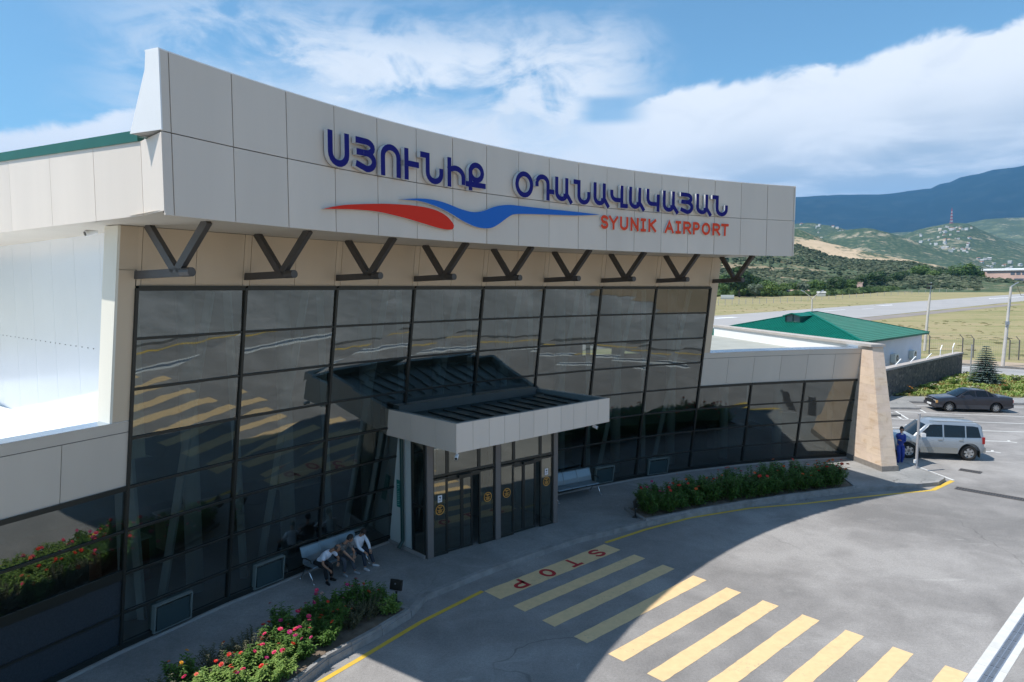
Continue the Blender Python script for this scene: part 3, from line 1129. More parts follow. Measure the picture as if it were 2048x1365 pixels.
STONE = stone_mat()
fin = term
f0, f1 = Vector((15.22, 27.6, 0)), Vector((15.93, 27.72, 0))
t0, t1 = Vector((15.12, 28.6, 5.2)), Vector((15.62, 28.68, 5.2))
mb = MB()
L1, L2 = 1.75, 0.9
mb.hexa([f0, f1, f1 + b_ * 15, f0 + b_ * L1], [t0, t1, t1 + b_ * 15, t0 + b_ * L2], 0)
fo = mb.build('stone_pier', [STONE], term)
mb = MB()
o = Vector((0, -0.03, 0))
mb.hexa([f0 + Vector((-.03, -.03, 0)), f1 + Vector((.03, -.03, 0)), f1 + b_ * 15 + Vector((.03, 0, 0)), f0 + b_ * (L1 + .02) + Vector((-.03, 0, 0))],
        [f0 + Vector((-.032, -.0, .36)), f1 + Vector((.012, -.0, .36)), f1 + b_ * 15 + Vector((.012, 0, .36)), f0 + b_ * (L1 + .02) + Vector((-.032, 0, .36))])
mb.build('pier_plinth', [mat('grey_tuff', (0.22, 0.20, 0.18), 0.8, 0, 0.2, 6)], fo)
mb = MB()
# white rendered parapet behind the pier
w0 = t0 + b_ * L2
mb.hexa([Vector((w0.x, w0.y, 0.15)), Vector((w0.x + .45, w0.y, 0.15)), Vector((w0.x + .45, w0.y, 0.15)) + b_ * 14, Vector((w0.x, w0.y, 0.15)) + b_ * 14], [w0, w0 + Vector((.45, 0, 0)), w0 + Vector((.45, 0, 0)) + b_ * 14, w0 + b_ * 14])
mb.build('rear_parapet', [WHITEW], term)
mb = MB()
mb.hexa([t0 + Vector((-.08, -.06, .002)), t1 + Vector((.08, -.06, .002)), t1 + b_ * 15 + Vector((.08, 0, .002)), t0 + b_ * 15 + Vector((-.08, 0, .002))],
        [t0 + Vector((-.08, -.06, .11)), t1 + Vector((.08, -.06, .11)), t1 + b_ * 15 + Vector((.08, 0, .11)), t0 + b_ * 15 + Vector((-.08, 0, .11))])
mb.build('coping', [mat('coping_stone', (0.42, 0.39, 0.36), 0.8, 0, 0.1, 3)], term)
# ================================================================== SIGN LETTERS
BLUE = mat('sign_navy', (0.005, 0.005, 0.15), 0.55, spec=0.2)
ORNG = mat('sign_orange_red', (0.72, 0.055, 0.012), 0.5, spec=0.25)
LSIDE = mat('letter_return', (0.62, 0.62, 0.62), 0.5)
RED = mat('swoosh_red', (0.68, 0.022, 0.004), 0.5, spec=0.25)
SKYB = mat('swoosh_blue', (0.01, 0.13, 0.50), 0.5, spec=0.25)
PW = 1.1405  # metres per panel


def arcp(cx, cy, rx, ry, a0, a1, n=10):
    return [(cx + rx * math.cos(R(a0 + (a1 - a0) * k / n)), cy + ry * math.sin(R(a0 + (a1 - a0) * k / n))) for k in range(n + 1)]


U_ = [(0, 1), (0, .36)] + arcp(.5, .36, .5, .36, 180, 360) + [(1, 1)]
GL = {
    'Us': [U_],
    'Yi': [[(0, 1), (.5, 1)] + arcp(.5, .79, .42, .21, 90, -90) + [(0.05, .58)], [(.5, .58)] + arcp(.52, .29, .48, .29, 90, -90) + [(0.0, .12)]],
    'Vo': [[(0, 0), (0, .64)] + arcp(.5, .64, .5, .36, 180, 0) + [(1, 0)]],
    'Hiwn': [[(0, 0), (0, 1)], [(0, .53), (1.05, .53)]],
    'Now': [[(0, 1), (.28, 1), (.28, .33)] + arcp(.64, .33, .36, .33, 180, 360) + [(1.0, .45)]],
    'Ini': [[(0, 1), (0, 0)], [(0, .62)] + arcp(.45, .35, .55, .35, 100, 0) + [(1, .16)]],
    'Ke': [arcp(.52, .67, .42, .33, 0, 360, 18), [(.10, .67), (.10, -.02)], [(-.12, .13), (1.05, .13)]],
    'O': [arcp(.5, .5, .5, .5, 0, 360, 22)],
    'Da': [[(0, .62), (0, .70)] + arcp(.38, .68, .38, .32, 180, 0) + [(.76, 0)], [(.76, .33), (1.08, .33)]],
    'Ayb': [[(0, 1), (0, .36)] + arcp(.38, .36, .38, .31, 180, 360) + [(.76, 1)], [(.62, .21), (.84, .21), (1.06, -.04)]],
    'Vew': [[(0, .72), (0, .62)] + arcp(.34, .62, .34, .30, 180, 270) + [(.74, .32)], [(.74, 1), (.74, .04), (1.08, .04)]],
    'Ken': [[(0, 1), (0, .62)] + arcp(.36, .62, .36, .32, 180, 270) + [(1, .30)], [(1, .74), (1, 0)]],
    'S': [arcp(.5, .76, .5, .24, 25, 180, 8) + arcp(.5, .76, .5, .26, 180, 270, 4)[1:] + arcp(.5, .25, .5, .25, 90, -155, 12)[0:]],
    'Y': [[(0, 1), (.5, .45), (1, 1)], [(.5, .45), (.5, 0)]],
    'U': [U_],
    'N': [[(0, 0), (0, 1)], [(0, 1), (1, 0)], [(1, 0), (1, 1)]],
    'I': [[(.5, 0), (.5, 1)], [(0, 1), (1, 1)], [(0, 0), (1, 0)]],
    'K': [[(0, 0), (0, 1)], [(1, 1), (.05, .48)], [(.2, .6), (1, 0)]],
    'A': [[(0, 0), (.5, 1), (1, 0)], [(.22, .32), (.78, .32)]],
    'R': [[(0, 0), (0, 1), (.55, 1)] + arcp(.55, .73, .42, .27, 90, -90) + [(0, .46)], [(.5, .46), (1, 0)]],
    'P': [[(0, 0), (0, 1), (.55, 1)] + arcp(.55, .71, .45, .29, 90, -90) + [(0, .42)]],
    'T': [[(0, 1), (1, 1)], [(.5, 1), (.5, 0)]],
}


def strokes2d(glyph, w, h, t):
    """list of (left, right) outline rows for each stroke, in metres"""
    out = []
    for st in GL[glyph]:
        pts = [Vector((t / 2 + p[0] * (w - t), t / 2 + p[1] * (h - t))) for p in st]
        cl = (pts[0] - pts[-1]).length < 1e-4
        if not cl:
            d0 = (pts[0] - pts[1]).normalized()
            d1 = (pts[-1] - pts[-2]).normalized()
            pts[0] = pts[0] + d0 * t / 2
            pts[-1] = pts[-1] + d1 * t / 2
        row = []
        n = len(pts)
        for k, p in enumerate(pts):
            if cl:
                a, b = pts[(k - 1) % (n - 1)], pts[(k + 1) % (n - 1)]
            else:
                a, b = pts[max(k - 1, 0)], pts[min(k + 1, n - 1)]
            d1 = (p - a).normalized() if (p - a).length > 1e-6 else (b - p).normalized()
            d2 = (b - p).normalized() if (b - p).length > 1e-6 else d1
            n1 = Vector((-d1.y, d1.x))
            n2 = Vector((-d2.y, d2.x))
            m = (n1 + n2)
            m = m.normalized() if m.length > 1e-6 else n1
            k_ = min(1.6, 1 / max(0.35, m.dot(n1)))
            row.append((p + m * t / 2 * k_, p - m * t / 2 * k_))
        out.append(row)
    return out


def letter_mesh(glyph, w, h, t, fmap, depth, mats, lift=0.0):
    """fmap(x, y, off) -> world"""
    mb = MB()
    for si, row in enumerate(strokes2d(glyph, w, h, t)):
        e = 0.0015 * si
        for k in range(len(row) - 1):
            a, b = row[k], row[k + 1]
            q = [a[1], b[1], b[0], a[0]]
            F_ = [fmap(p.x, p.y, lift + depth + e) for p in q]
            Bk = [fmap(p.x, p.y, lift) for p in q]
            mb.add(F_, [(0, 1, 2, 3)], 0)
            mb.add(F_ + Bk, [(0, 4, 5, 1), (2, 6, 7, 3)], 1)
            if k == 0:
                mb.add(F_ + Bk, [(0, 3, 7, 4)], 1)
            if k == len(row) - 2:
                mb.add(F_ + Bk, [(1, 5, 6, 2)], 1)
    return mb


def sign_letter(name, glyph, a0, a1, z0, z1, t, mats, parent, depth=0.10, lift=0.03):
    w = (a1 - a0) * PW
    fm = lambda x, y, off: Fa(a0 + x / PW, z0 + y, off)
    mb = letter_mesh(glyph, w, z1 - z0, t, fm, depth, mats, lift)
    return mb.build(name, mats, parent, fix=False)


c_ = Fa(8, 10.3, 0.1)
sg = thing('armenian_sign', 'large navy Armenian letters mounted in one row on the sign band', 'sign', c_, world=True)
ARM = [('Us', 2.80, 3.28), ('Yi', 3.43, 3.92), ('Vo', 4.03, 4.53), ('Hiwn', 4.63, 5.0), ('Now', 5.05, 5.68), ('Ini', 5.80, 6.31), ('Ke', 6.37, 6.90),
       ('O', 7.85, 8.43), ('Da', 8.50, 9.09), ('Ayb', 9.16, 9.72), ('Now', 9.79, 10.38), ('Ayb', 10.49, 11.03), ('Vew', 11.09, 11.69), ('Ayb', 11.77, 12.32), ('Ken', 12.41, 12.90), ('Ayb', 13.02, 13.58), ('Yi', 13.69, 14.17), ('Ayb', 14.28, 14.84), ('Now', 14.89, 15.49)]
for gname, a0, a1 in ARM:
    sh_ = 0.045 + 0.055 * a0 / 15
    sign_letter('letter', gname, a0 - sh_, a1 - sh_, 9.99, 10.65, 0.125, [BLUE, LSIDE], sg)
c_ = Fa(13, 9.57, 0.1)
sg = thing('latin_sign', 'small orange red letters reading SYUNIK AIRPORT under the Armenian sign', 'sign', c_, world=True)
LAT = [('S', 10.80, 11.07), ('Y', 11.09, 11.42), ('U', 11.49, 11.79), ('N', 11.87, 12.17), ('I', 12.24, 12.44), ('K', 12.53, 12.82), ('A', 13.14, 13.48), ('I', 13.54, 13.75), ('R', 13.83, 14.14), ('P', 14.20, 14.46), ('O', 14.53, 14.86), ('R', 14.94, 15.24), ('T', 15.27, 15.56)]
for gname, a0, a1 in LAT:
    sign_letter('letter', gname, a0 - .06, a1 - .06, 9.375, 9.77, 0.083, [ORNG, LSIDE], sg, 0.05, 0.01)


def catmull(pts, n=5):
    out = []
    m = len(pts)
    for i in range(m):
        p0, p1, p2, p3 = pts[(i - 1) % m], pts[i], pts[(i + 1) % m], pts[(i + 2) % m]
        for k in range(n):
            t = k / n
            out.append(tuple(0.5 * ((2 * p1[j]) + (-p0[j] + p2[j]) * t + (2 * p0[j] - 5 * p1[j] + 4 * p2[j] - p3[j]) * t * t + (-p0[j] + 3 * p1[j] - 3 * p2[j] + p3[j]) * t ** 3) for j in (0, 1)))
    return out


def swoosh(upper, lower, nm, label, m1):
    """upper and lower: outline rows left to right, (x,y) pixels of a 1.969x crop at (600,220)"""
    def res(l, n):
        l = [fas(600 + x / 1.9692, 220 + y / 1.9692) for x, y in l]
        sm = []
        for i in range(len(l) - 1):
            p0, p1, p2, p3 = l[max(i - 1, 0)], l[i], l[i + 1], l[min(i + 2, len(l) - 1)]
            for k in range(8):
                t = k / 8
                sm.append(tuple(0.5 * ((2 * p1[j]) + (-p0[j] + p2[j]) * t + (2 * p0[j] - 5 * p1[j] + 4 * p2[j] - p3[j]) * t * t + (-p0[j] + 3 * p1[j] - 3 * p2[j] + p3[j]) * t ** 3) for j in (0, 1)))
        sm.append(l[-1])
        d = [0]
        for i in range(1, len(sm)):
            d.append(d[-1] + math.hypot(sm[i][0] - sm[i - 1][0], sm[i][1] - sm[i - 1][1]))
        o = []
        for k in range(n + 1):
            x = d[-1] * k / n
            i = max(j for j in range(len(d)) if d[j] <= x + 1e-9)
            i = min(i, len(sm) - 2)
            f = (x - d[i]) / max(1e-9, d[i + 1] - d[i])
            o.append((sm[i][0] + (sm[i + 1][0] - sm[i][0]) * f, sm[i][1] + (sm[i + 1][1] - sm[i][1]) * f))
        return o
    n = 60
    A, Bq = res(upper, n), res(lower, n)
    mb = MB()
    for k in range(n):
        q = [Bq[k], Bq[k + 1], A[k + 1], A[k]]
        F_ = [Fa(a - .075, z, 0.085) for a, z in q]
        K_ = [Fa(a - .075, z, 0.02) for a, z in q]
        mb.add(F_, [(0, 1, 2, 3)], 0)
        mb.add(F_ + K_, [(0, 4, 5, 1), (2, 6, 7, 3)], 1)
    o = mb.build(nm, [m1, LSIDE], None, fix=False)
    return tag(o, label, 'sign')


swoosh([(92, 393), (140, 383), (200, 376), (300, 373), (367, 374), (450, 380), (520, 393), (570, 415), (600, 445), (607, 462), (600, 473)],
       [(92, 393), (200, 395), (300, 403), (400, 425), (470, 445), (540, 466), (580, 474), (600, 473)], 'swoosh_emblem', 'red wave shaped emblem on the sign band left of the blue wave', RED)
swoosh([(397, 356), (470, 352), (530, 358), (580, 372), (630, 392), (680, 405), (720, 401), (770, 383), (820, 377), (860, 380), (950, 390), (1080, 403), (1182, 415)],
       [(397, 356), (470, 362), (540, 384), (600, 414), (640, 439), (690, 462), (730, 469), (760, 465), (790, 447), (820, 425), (850, 413), (950, 414), (1080, 418), (1182, 415)], 'swoosh_emblem', 'long blue wave shaped emblem under the Armenian letters', SKYB)

# ---- stickers on the doors
GOLD = mat('gold_print', (0.75, 0.38, 0.07), 0.5)
BLK = mat('black_film', (0.01, 0.008, 0.006), 0.4)


def sticker(u, v, wid, label):
    s, z = vs(u, vz(u, v)), vz(u, v)
    o = 0.012
    t = thing('door_sticker', label, 'sticker', V(s, z, o), group='round gold stickers on the entrance glass', world=True)
    r = wid / 2
    mb = MB()
    mb.poly([V(s + r * math.cos(k * PI / 16), z + r * math.sin(k * PI / 16), o) for k in range(32)])
    mb.build('film', [BLK], t, fix=False)
    mb = MB()
    for k in range(32):
        a, b = k * PI / 16, (k + 1) * PI / 16
        mb.poly([V(s + r * .87 * math.cos(a), z + r * .87 * math.sin(a), o + .004), V(s + r * math.cos(a), z + r * math.sin(a), o + .004), V(s + r * math.cos(b), z + r * math.sin(b), o + .004), V(s + r * .87 * math.cos(b), z + r * .87 * math.sin(b), o + .004)])
    for (x0, x1, y0, y1) in ((-.07, .07, .12, .62), (-.42, -.14, .42, .58), (.14, .42, .42, .58), (-.66, .66, -.02, .03), (-.45, .45, -.18, -.10), (-.4, .4, -.34, -.27), (-.5, .5, -.5, -.42), (-.25, .25, -.66, -.6)):
        mb.poly([V(s + x0 * r, z + y0 * r, o + .004), V(s + x1 * r, z + y0 * r, o + .004), V(s + x1 * r, z + y1 * r, o + .004), V(s + x0 * r, z + y1 * r, o + .004)])
    mb.build('print', [GOLD], t, fix=False)


sticker(879.5, 1020, 0.29, 'round gold and black sticker on the leftmost entrance pane')
sticker(975, 994, 0.29, 'round gold and black sticker just left of the middle entrance post')
sticker(1013, 986, 0.29, 'round gold and black sticker just right of the middle entrance post')
sticker(1092.5, 963, 0.29, 'round gold and black sticker on the rightmost entrance pane')
WS = mat('white_paper', (0.75, 0.76, 0.80), 0.6)
for u, v, lab in ((879.3, 998, 'small white camera notice above the sticker on the leftmost entrance pane'), (1092.3, 943.5, 'small white camera notice above the sticker on the rightmost entrance pane')):
    s, z = vs(u, vz(u, v)), vz(u, v)
    t = thing('notice', lab, 'notice', V(s, z, .012), group='white notices on the entrance glass', world=True)
    mb = MB()
    mb.poly([V(s + x, z + y, .014) for x, y in ((-.07, -.1), (.07, -.1), (.07, .1), (-.07, .1))])
    mb.build('paper', [WS], t, fix=False)
    mb = MB()
    for (x0, x1, y0, y1) in ((-.03, .035, .03, .06), (0.0, .025, .0, .03), (-.045, .045, -.035, -.025), (-.045, .03, -.06, -.05)):
        mb.poly([V(s + x0, z + y0, .018), V(s + x1, z + y0, .018), V(s + x1, z + y1, .018), V(s + x0, z + y1, .018)])
    mb.build('print', [BLK], t, fix=False)
# green vertical sign on the white side wall
qd = (cL - q0)
qd = Vector((qd.x, qd.y, 0)).normalized()
qn = Vector((qd.y, -qd.x, 0))
if qn.x > 0:
    qn = -qn
sc_ = at(800, 1092, VB)
sc_ = q0 + qd * ((sc_ - q0).dot(qd))
t = thing('vertical_sign', 'narrow green vertical sign on the white wall beside the downpipe', 'sign', (sc_.x, sc_.y, 1.6), world=True)
mb = MB()
z0s, z1s = 1.32, 2.12
P_ = lambda x, z, o=0.0: Vector((sc_.x, sc_.y, z)) + qd * x + qn * (0.012 + o)
for z in (0, 1):
    pass
mb.hexa([P_(-.09, z0s), P_(.09, z0s), P_(.09, z0s, -.01), P_(-.09, z0s, -.01)], [P_(-.09, z1s), P_(.09, z1s), P_(.09, z1s, -.01), P_(-.09, z1s, -.01)])
mb.build('plate', [mat('sign_green', (0.01, 0.17, 0.14), 0.5)], t)
mb = MB()
SL = mat('sign_pale_print', (0.35, 0.55, 0.52), 0.5)
zz = z0s + .06
for kk, w in enumerate((.05, .02, .11, .03, .03, .06, .03, .03, .05, .02, .12)):
    if kk == 8:
        mb.poly([P_(-.06, zz, .003), P_(.05, zz + .09, .003), P_(.05, zz + .105, .003), P_(-.06, zz + .015, .003)])
        zz += .1
        continue
    mb.poly([P_(-.055, zz, .003), P_(.055, zz + .012, .003), P_(.055, zz + .02 + w * .15, .003), P_(-.055, zz + .012 + w * .1, .003)])
    zz += .055
mb.build('lettering', [SL], t, fix=False)

# ---- CCTV cameras
def cctv(loc, aim, label, hang=0.12, sc_=1.0):
    t = thing('security_camera', label, 'security camera', loc, group='white security cameras', world=True)
    loc = Vector(loc)
    a = Vector(aim).normalized()
    mb = MB()
    mb.lathe([(0.0, 0), (.05 * sc_, 0), (.05 * sc_, -.03), (0, -.03)], 14, loc)
    mb.tube([loc + Vector((0, 0, -.02)), loc + Vector((0, 0, -hang))], .018 * sc_, 8)
    mb.build('mount', [WHITEW], t, True)
    mb = MB()
    p = loc + Vector((0, 0, -hang - .02)) - a * .03
    mb.tube([p, p + a * .17 * sc_], .048 * sc_, 14)
    mb.build('housing', [WHITEW], t, False)
    mb = MB()
    mb.tube([p + a * .165 * sc_, p + a * .18 * sc_], .036 * sc_, 14)
    mb.build('lens', [FRAME], t, False)


cctv(K(.12, .12, cz0 - 0.0), (-.1, -1, -.4), 'white security camera under the near corner of the entrance canopy', .08)
cctv(K(cW - .5, .2, cz0), (.8, -.5, -.3), 'white security camera under the far end of the entrance canopy', .08)
cctv(atY(190, 462, (W0 + wd * .7).y - 0.25) + Vector((0, 0, .06)), (-.6, -.7, -.3), 'white security camera under the left eave by the recessed wall', .05, 1.3)
# ================================================================== GROUND, ROAD, KERBS
def ground_h(x, y):
    d = math.hypot(x, y)
    return -0.04 + max(0.0, d - 380) * 0.016


def asphalt_mat(name, c1, c2, c3):
    m = bpy.data.materials.new(name)
    m.use_nodes = True
    t = m.node_tree
    b = t.nodes['Principled BSDF']
    tcn = t.nodes.new('ShaderNodeTexCoord')
    v = tcn.outputs['Object']
    big = noise(t, v, 0.16, 5, 0.6, 0.6)
    mid = noise(t, mapping(t, v, (1, 1, 1), (9, 3, 0)), 0.75, 6, 0.65, 0.4)
    fine = noise(t, v, 55, 3, 0.7)
    f = mth(t, 'ADD', mth(t, 'MULTIPLY', big, 0.6), mth(t, 'MULTIPLY', mid, 0.4))
    col = ramp(t, f, [(0.38, tuple(c * .90 for c in c1)), (0.5, c2), (0.60, tuple(c * 1.06 for c in c3))])
    gr = ramp(t, mth(t, 'ADD', mth(t, 'MULTIPLY', fine, .6), mth(t, 'MULTIPLY', noise(t, v, 17, 5, .75), .4)), [(0.36, (0.70, 0.70, 0.70)), (0.5, (1, 1, 1)), (0.64, (1.28, 1.28, 1.28))])
    col = mixc(t, 1.0, col, gr, 'MULTIPLY')
    # chalky dust smears
    sm = noise(t, mapping(t, v, (0.35, 1.6, 1), (4, 8, 0), (0, 0, 0.7)), 0.9, 7, 0.72, 1.2)
    sm2 = noise(t, v, 0.28, 3, 0.5)
    dust = mth(t, 'MULTIPLY', sstep(t, sm, 0.60, 0.76), sstep(t, sm2, 0.46, 0.62))
    sm3 = noise(t, mapping(t, v, (1.2, 0.5, 1), (1, 5, 0), (0, 0, 0.2)), 2.2, 8, 0.75, 1.0)
    dust = mth(t, 'MAXIMUM', dust, mth(t, 'MULTIPLY', sstep(t, sm3, 0.64, 0.72), sstep(t, noise(t, v, 0.2, 2), 0.5, 0.58)))
    col = mixc(t, mth(t, 'MULTIPLY', dust, 0.85), col, (0.46, 0.45, 0.43))
    dk = noise(t, mapping(t, v, (1, 1, 1), (3, 7, 0)), 0.33, 7, 0.7, 0.9)
    col = mixc(t, mth(t, 'MULTIPLY', sstep(t, dk, 0.56, 0.68), 0.22), col, (0.13, 0.125, 0.12))
    # oil drops
    vo = t.nodes.new('ShaderNodeTexVoronoi')
    vo.inputs['Scale'].default_value = 1.7
    t.links.new(mapping(t, v, (1, 1, 0.0)), vo.inputs['Vector'])
    blot = mth(t, 'MULTIPLY', sstep(t, vo.outputs['Distance'], 0.055, 0.02), sstep(t, noise(t, v, 0.55, 2), 0.58, 0.66))
    col = mixc(t, blot, col, (0.03, 0.03, 0.03))
    # cracks
    vc = t.nodes.new('ShaderNodeTexVoronoi')
    vc.feature = 'DISTANCE_TO_EDGE'
    vc.inputs['Scale'].default_value = 0.22
    wv = t.nodes.new('ShaderNodeVectorMath')
    wv.operation = 'ADD'
    nz = t.nodes.new('ShaderNodeTexNoise')
    nz.inputs['Scale'].default_value = 1.1
    t.links.new(v, nz.inputs['Vector'])
    t.links.new(v, wv.inputs[0])
    t.links.new(nz.outputs['Color'], wv.inputs[1])
    t.links.new(wv.outputs[0], vc.inputs['Vector'])
    cr = mth(t, 'MULTIPLY', sstep(t, vc.outputs['Distance'], 0.006, 0.0015), sstep(t, noise(t, v, 0.11, 2), 0.5, 0.6))
    col = mixc(t, mth(t, 'MULTIPLY', cr, 0.55), col, (0.07, 0.068, 0.065))
    t.links.new(col, b.inputs['Base Color'])
    b.inputs['Roughness'].default_value = 0.8
    b.inputs['Specular IOR Level'].default_value = 0.35
    bn = t.nodes.new('ShaderNodeBump')
    bn.inputs['Strength'].default_value = 0.5
    bn.inputs['Distance'].default_value = 0.004
    t.links.new(fine, bn.inputs['Height'])
    t.links.new(bn.outputs[0], b.inputs['Normal'])
    return m


ASPH = asphalt_mat('asphalt', (0.20, 0.192, 0.186), (0.24, 0.229, 0.221), (0.29, 0.278, 0.268))
WALK = asphalt_mat('sidewalk_concrete', (0.21, 0.21, 0.205), (0.25, 0.25, 0.245), (0.30, 0.295, 0.29))
KERB = mat('kerb_concrete', (0.25, 0.245, 0.24), 0.85, 0, 0.25, 3.0, 0.2, 25)
KERBD = mat('kerb_face', (0.17, 0.165, 0.16), 0.85, 0, 0.25, 3.0, 0.2, 25)


def field_mat():
    m = bpy.data.materials.new('dry_grass_field')
    m.use_nodes = True
    t = m.node_tree
    b = t.nodes['Principled BSDF']
    b.inputs['Roughness'].default_value = 0.95
    b.inputs['Specular IOR Level'].default_value = 0.1
    v = t.nodes.new('ShaderNodeTexCoord').outputs['Object']
    a = noise(t, mapping(t, v, (0.6, 3.2, 1), (0, 0, 0), (0, 0, -0.75)), 0.035, 9, 0.7, 0.6)
    c = noise(t, v, 0.16, 7, 0.7)
    d = noise(t, v, 1.3, 6, 0.7)
    f = mth(t, 'ADD', mth(t, 'ADD', mth(t, 'MULTIPLY', a, 0.5), mth(t, 'MULTIPLY', c, 0.3)), mth(t, 'MULTIPLY', d, 0.2))
    col = ramp(t, f, [(0.34, (0.11, 0.14, 0.06)), (0.44, (0.21, 0.21, 0.095)), (0.50, (0.29, 0.26, 0.14)), (0.56, (0.33, 0.27, 0.16)), (0.66, (0.32, 0.235, 0.16))])
    t.links.new(col, b.inputs['Base Color'])
    return m


FIELD = field_mat()
mb = MB()
rings = [0, 20, 60, 120, 250, 380, 500, 700, 1000, 1500, 2500, 4500, 9000, 16000]
nA = 96
vs_, fs_ = [(0, 0, ground_h(0, 0))], []
for r in rings[1:]:
    for k in range(nA):
        a = 2 * PI * k / nA
        vs_.append((r * math.cos(a), r * math.sin(a), ground_h(r, 0)))
for k in range(nA):
    fs_.append((0, 1 + k, 1 + (k + 1) % nA))
for j in range(len(rings) - 2):
    for k in range(nA):
        a, b = 1 + j * nA, 1 + (j + 1) * nA
        fs_.append((a + k, b + k, b + (k + 1) % nA, a + (k + 1) % nA))
mb.add(vs_, fs_)
struct('ground', mb, FIELD)

DRd = Vector((0.7305, 0.683, 0)).normalized()
DRn = Vector((DRd.y, -DRd.x, 0))            # away from the terminal
D0 = Vector((8.81, 12.81, 0))


def DR(s, o, z=0.0):
    p = D0 + DRd * s + DRn * o
    return Vector((p.x, p.y, z))


# apron sheet
mb = MB()
kerb_far = 2.65
pl = [DR(-60, kerb_far), DR(16.5, kerb_far), DR(36, kerb_far), Vector((70, 30, 0)), Vector((75, 38, 0)), Vector((46, 43.4, 0)), Vector((33.7, 45.0, 0)), Vector((20, 47.5, 0)), Vector((17, 60, 0)), Vector((-10, 60, 0)), Vector((-60, 10, 0))]
mb.poly([Vector((p.x, p.y, 0)) for p in pl])
struct('apron_road', mb, ASPH)
# far pavement beyond the yellow line, then a bank of dry earth
mb = MB()
pl = [DR(-60, kerb_far), DR(35, kerb_far), DR(35, 12.3), DR(-60, 12.3)]
mb.prism([(p.x, p.y) for p in pl], -0.05, 0.14)
struct('far_sidewalk', mb, WALK)
mb = MB()
nn_ = 30
gv, gf = [], []
for i in range(nn_ + 1):
    for j in range(13):
        s = -70 + 106 * i / nn_
        o = 12.5 + 60 * j / 12
        z = 0.1 + 5.5 * (1 - math.exp(-j / 4.0)) + mn.noise(Vector((s * .1, o * .1, 0))) * 1.2 * min(1, j / 3)
        p = DR(s, o)
        gv.append((p.x, p.y, z))
for i in range(nn_):
    for j in range(12):
        a = i * 13 + j
        gf.append((a, a + 1, a + 14, a + 13))
mb.add(gv, gf)
struct('earth_bank', mb, mat('dry_earth', (0.30, 0.225, 0.16), 0.95, 0, 0.0, 0.25, col2=(0.20, 0.16, 0.10)), True)

# near sidewalk
kp = [(593, 1363), (652, 1317), (700, 1291), (760, 1258), (818, 1223), (850, 1188), (984, 1134), (1087, 1098), (1153, 1076), (1290, 1043), (1380, 1025), (1500, 1004), (1600, 990), (1712, 976.5), (1799, 971), (1873, 964), (1887, 955)]
KL = [at(u, v, 0.15) for u, v in kp]
KL = [Vector((-9.5, 2.0, .15)), Vector((-7.3, 6.8, .15)), Vector((-5.6, 10.2, .15))] + KL
right_edge = [at(1832, 934, .15), at(1793, 917, .15), Vector((16.6, 33, .15)), Vector((15.5, 45, .15))]
mb = MB()
back = [Vector((14, 45, 0)), Vector((5, 45, 0)), Vector((-15, 40, 0)), Vector((-25, 20, 0)), Vector((-20, 5, 0))]
kin = []
outline = [(p.x, p.y) for p in KL + right_edge + back]
mb.prism(outline, -0.05, 0.145)
struct('sidewalk', mb, WALK)


def ribbon(mb, pts, w, z0, z1, closed=False, side=0.0, m=0, gapn=None):
    """raised strip following pts; side shifts it sideways"""
    n = len(pts)
    L_, R_ = [], []
    for k in range(n):
        a = pts[(k - 1) % n] if closed else pts[max(k - 1, 0)]
        b = pts[(k + 1) % n] if closed else pts[min(k + 1, n - 1)]
        d1 = (pts[k] - a)
        d2 = (b - pts[k])
        d = ((d1.normalized() if d1.length > 1e-6 else d2.normalized()) + (d2.normalized() if d2.length > 1e-6 else d1.normalized()))
        d.z = 0
        d.normalize()
        nn = Vector((-d.y, d.x, 0))
        p = Vector((pts[k].x, pts[k].y, 0)) + nn * side
        L_.append(p + nn * w / 2)
        R_.append(p - nn * w / 2)
    rng = range(n) if closed else range(n - 1)
    for k in rng:
        j = (k + 1) % n
        if z1 is None:
            mb.poly([Vector((q.x, q.y, z0)) for q in (R_[k], R_[j], L_[j], L_[k])], m)
        else:
            mb.hexa([Vector((q.x, q.y, z0)) for q in (R_[k], R_[j], L_[j], L_[k])], [Vector((q.x, q.y, z1)) for q in (R_[k], R_[j], L_[j], L_[k])], m)


def resample(pts, step):
    out = [pts[0]]
    for a, b in zip(pts, pts[1:]):
        l = (b - a).length
        n = max(1, int(l / step))
        for k in range(1, n + 1):
            out.append(a.lerp(b, k / n))
    return out


def kerb(pts, name='kerb', w=0.14, z0=-0.05, z1=0.155, side=0.0, mt=None):
    mb = MB()
    rp = resample(pts, 0.98)
    for k in range(len(rp) - 1):
        a, b = rp[k], rp[k + 1]
        d = (b - a).normalized()
        j = random.uniform(-0.006, 0.006)
        nn = Vector((-d.y, d.x, 0))
        a2, b2 = a + d * 0.006 + nn * (side + j), b - d * 0.006 + nn * (side + j)
        q = [a2 - nn * w / 2, b2 - nn * w / 2, b2 + nn * w / 2, a2 + nn * w / 2]
        mb.hexa([Vector((p.x, p.y, z0)) for p in q], [Vector((p.x, p.y, z1 + j * .4)) for p in q])
    return struct(name, mb, mt or KERB)


random.seed(3)
kerb(KL + right_edge[:3])
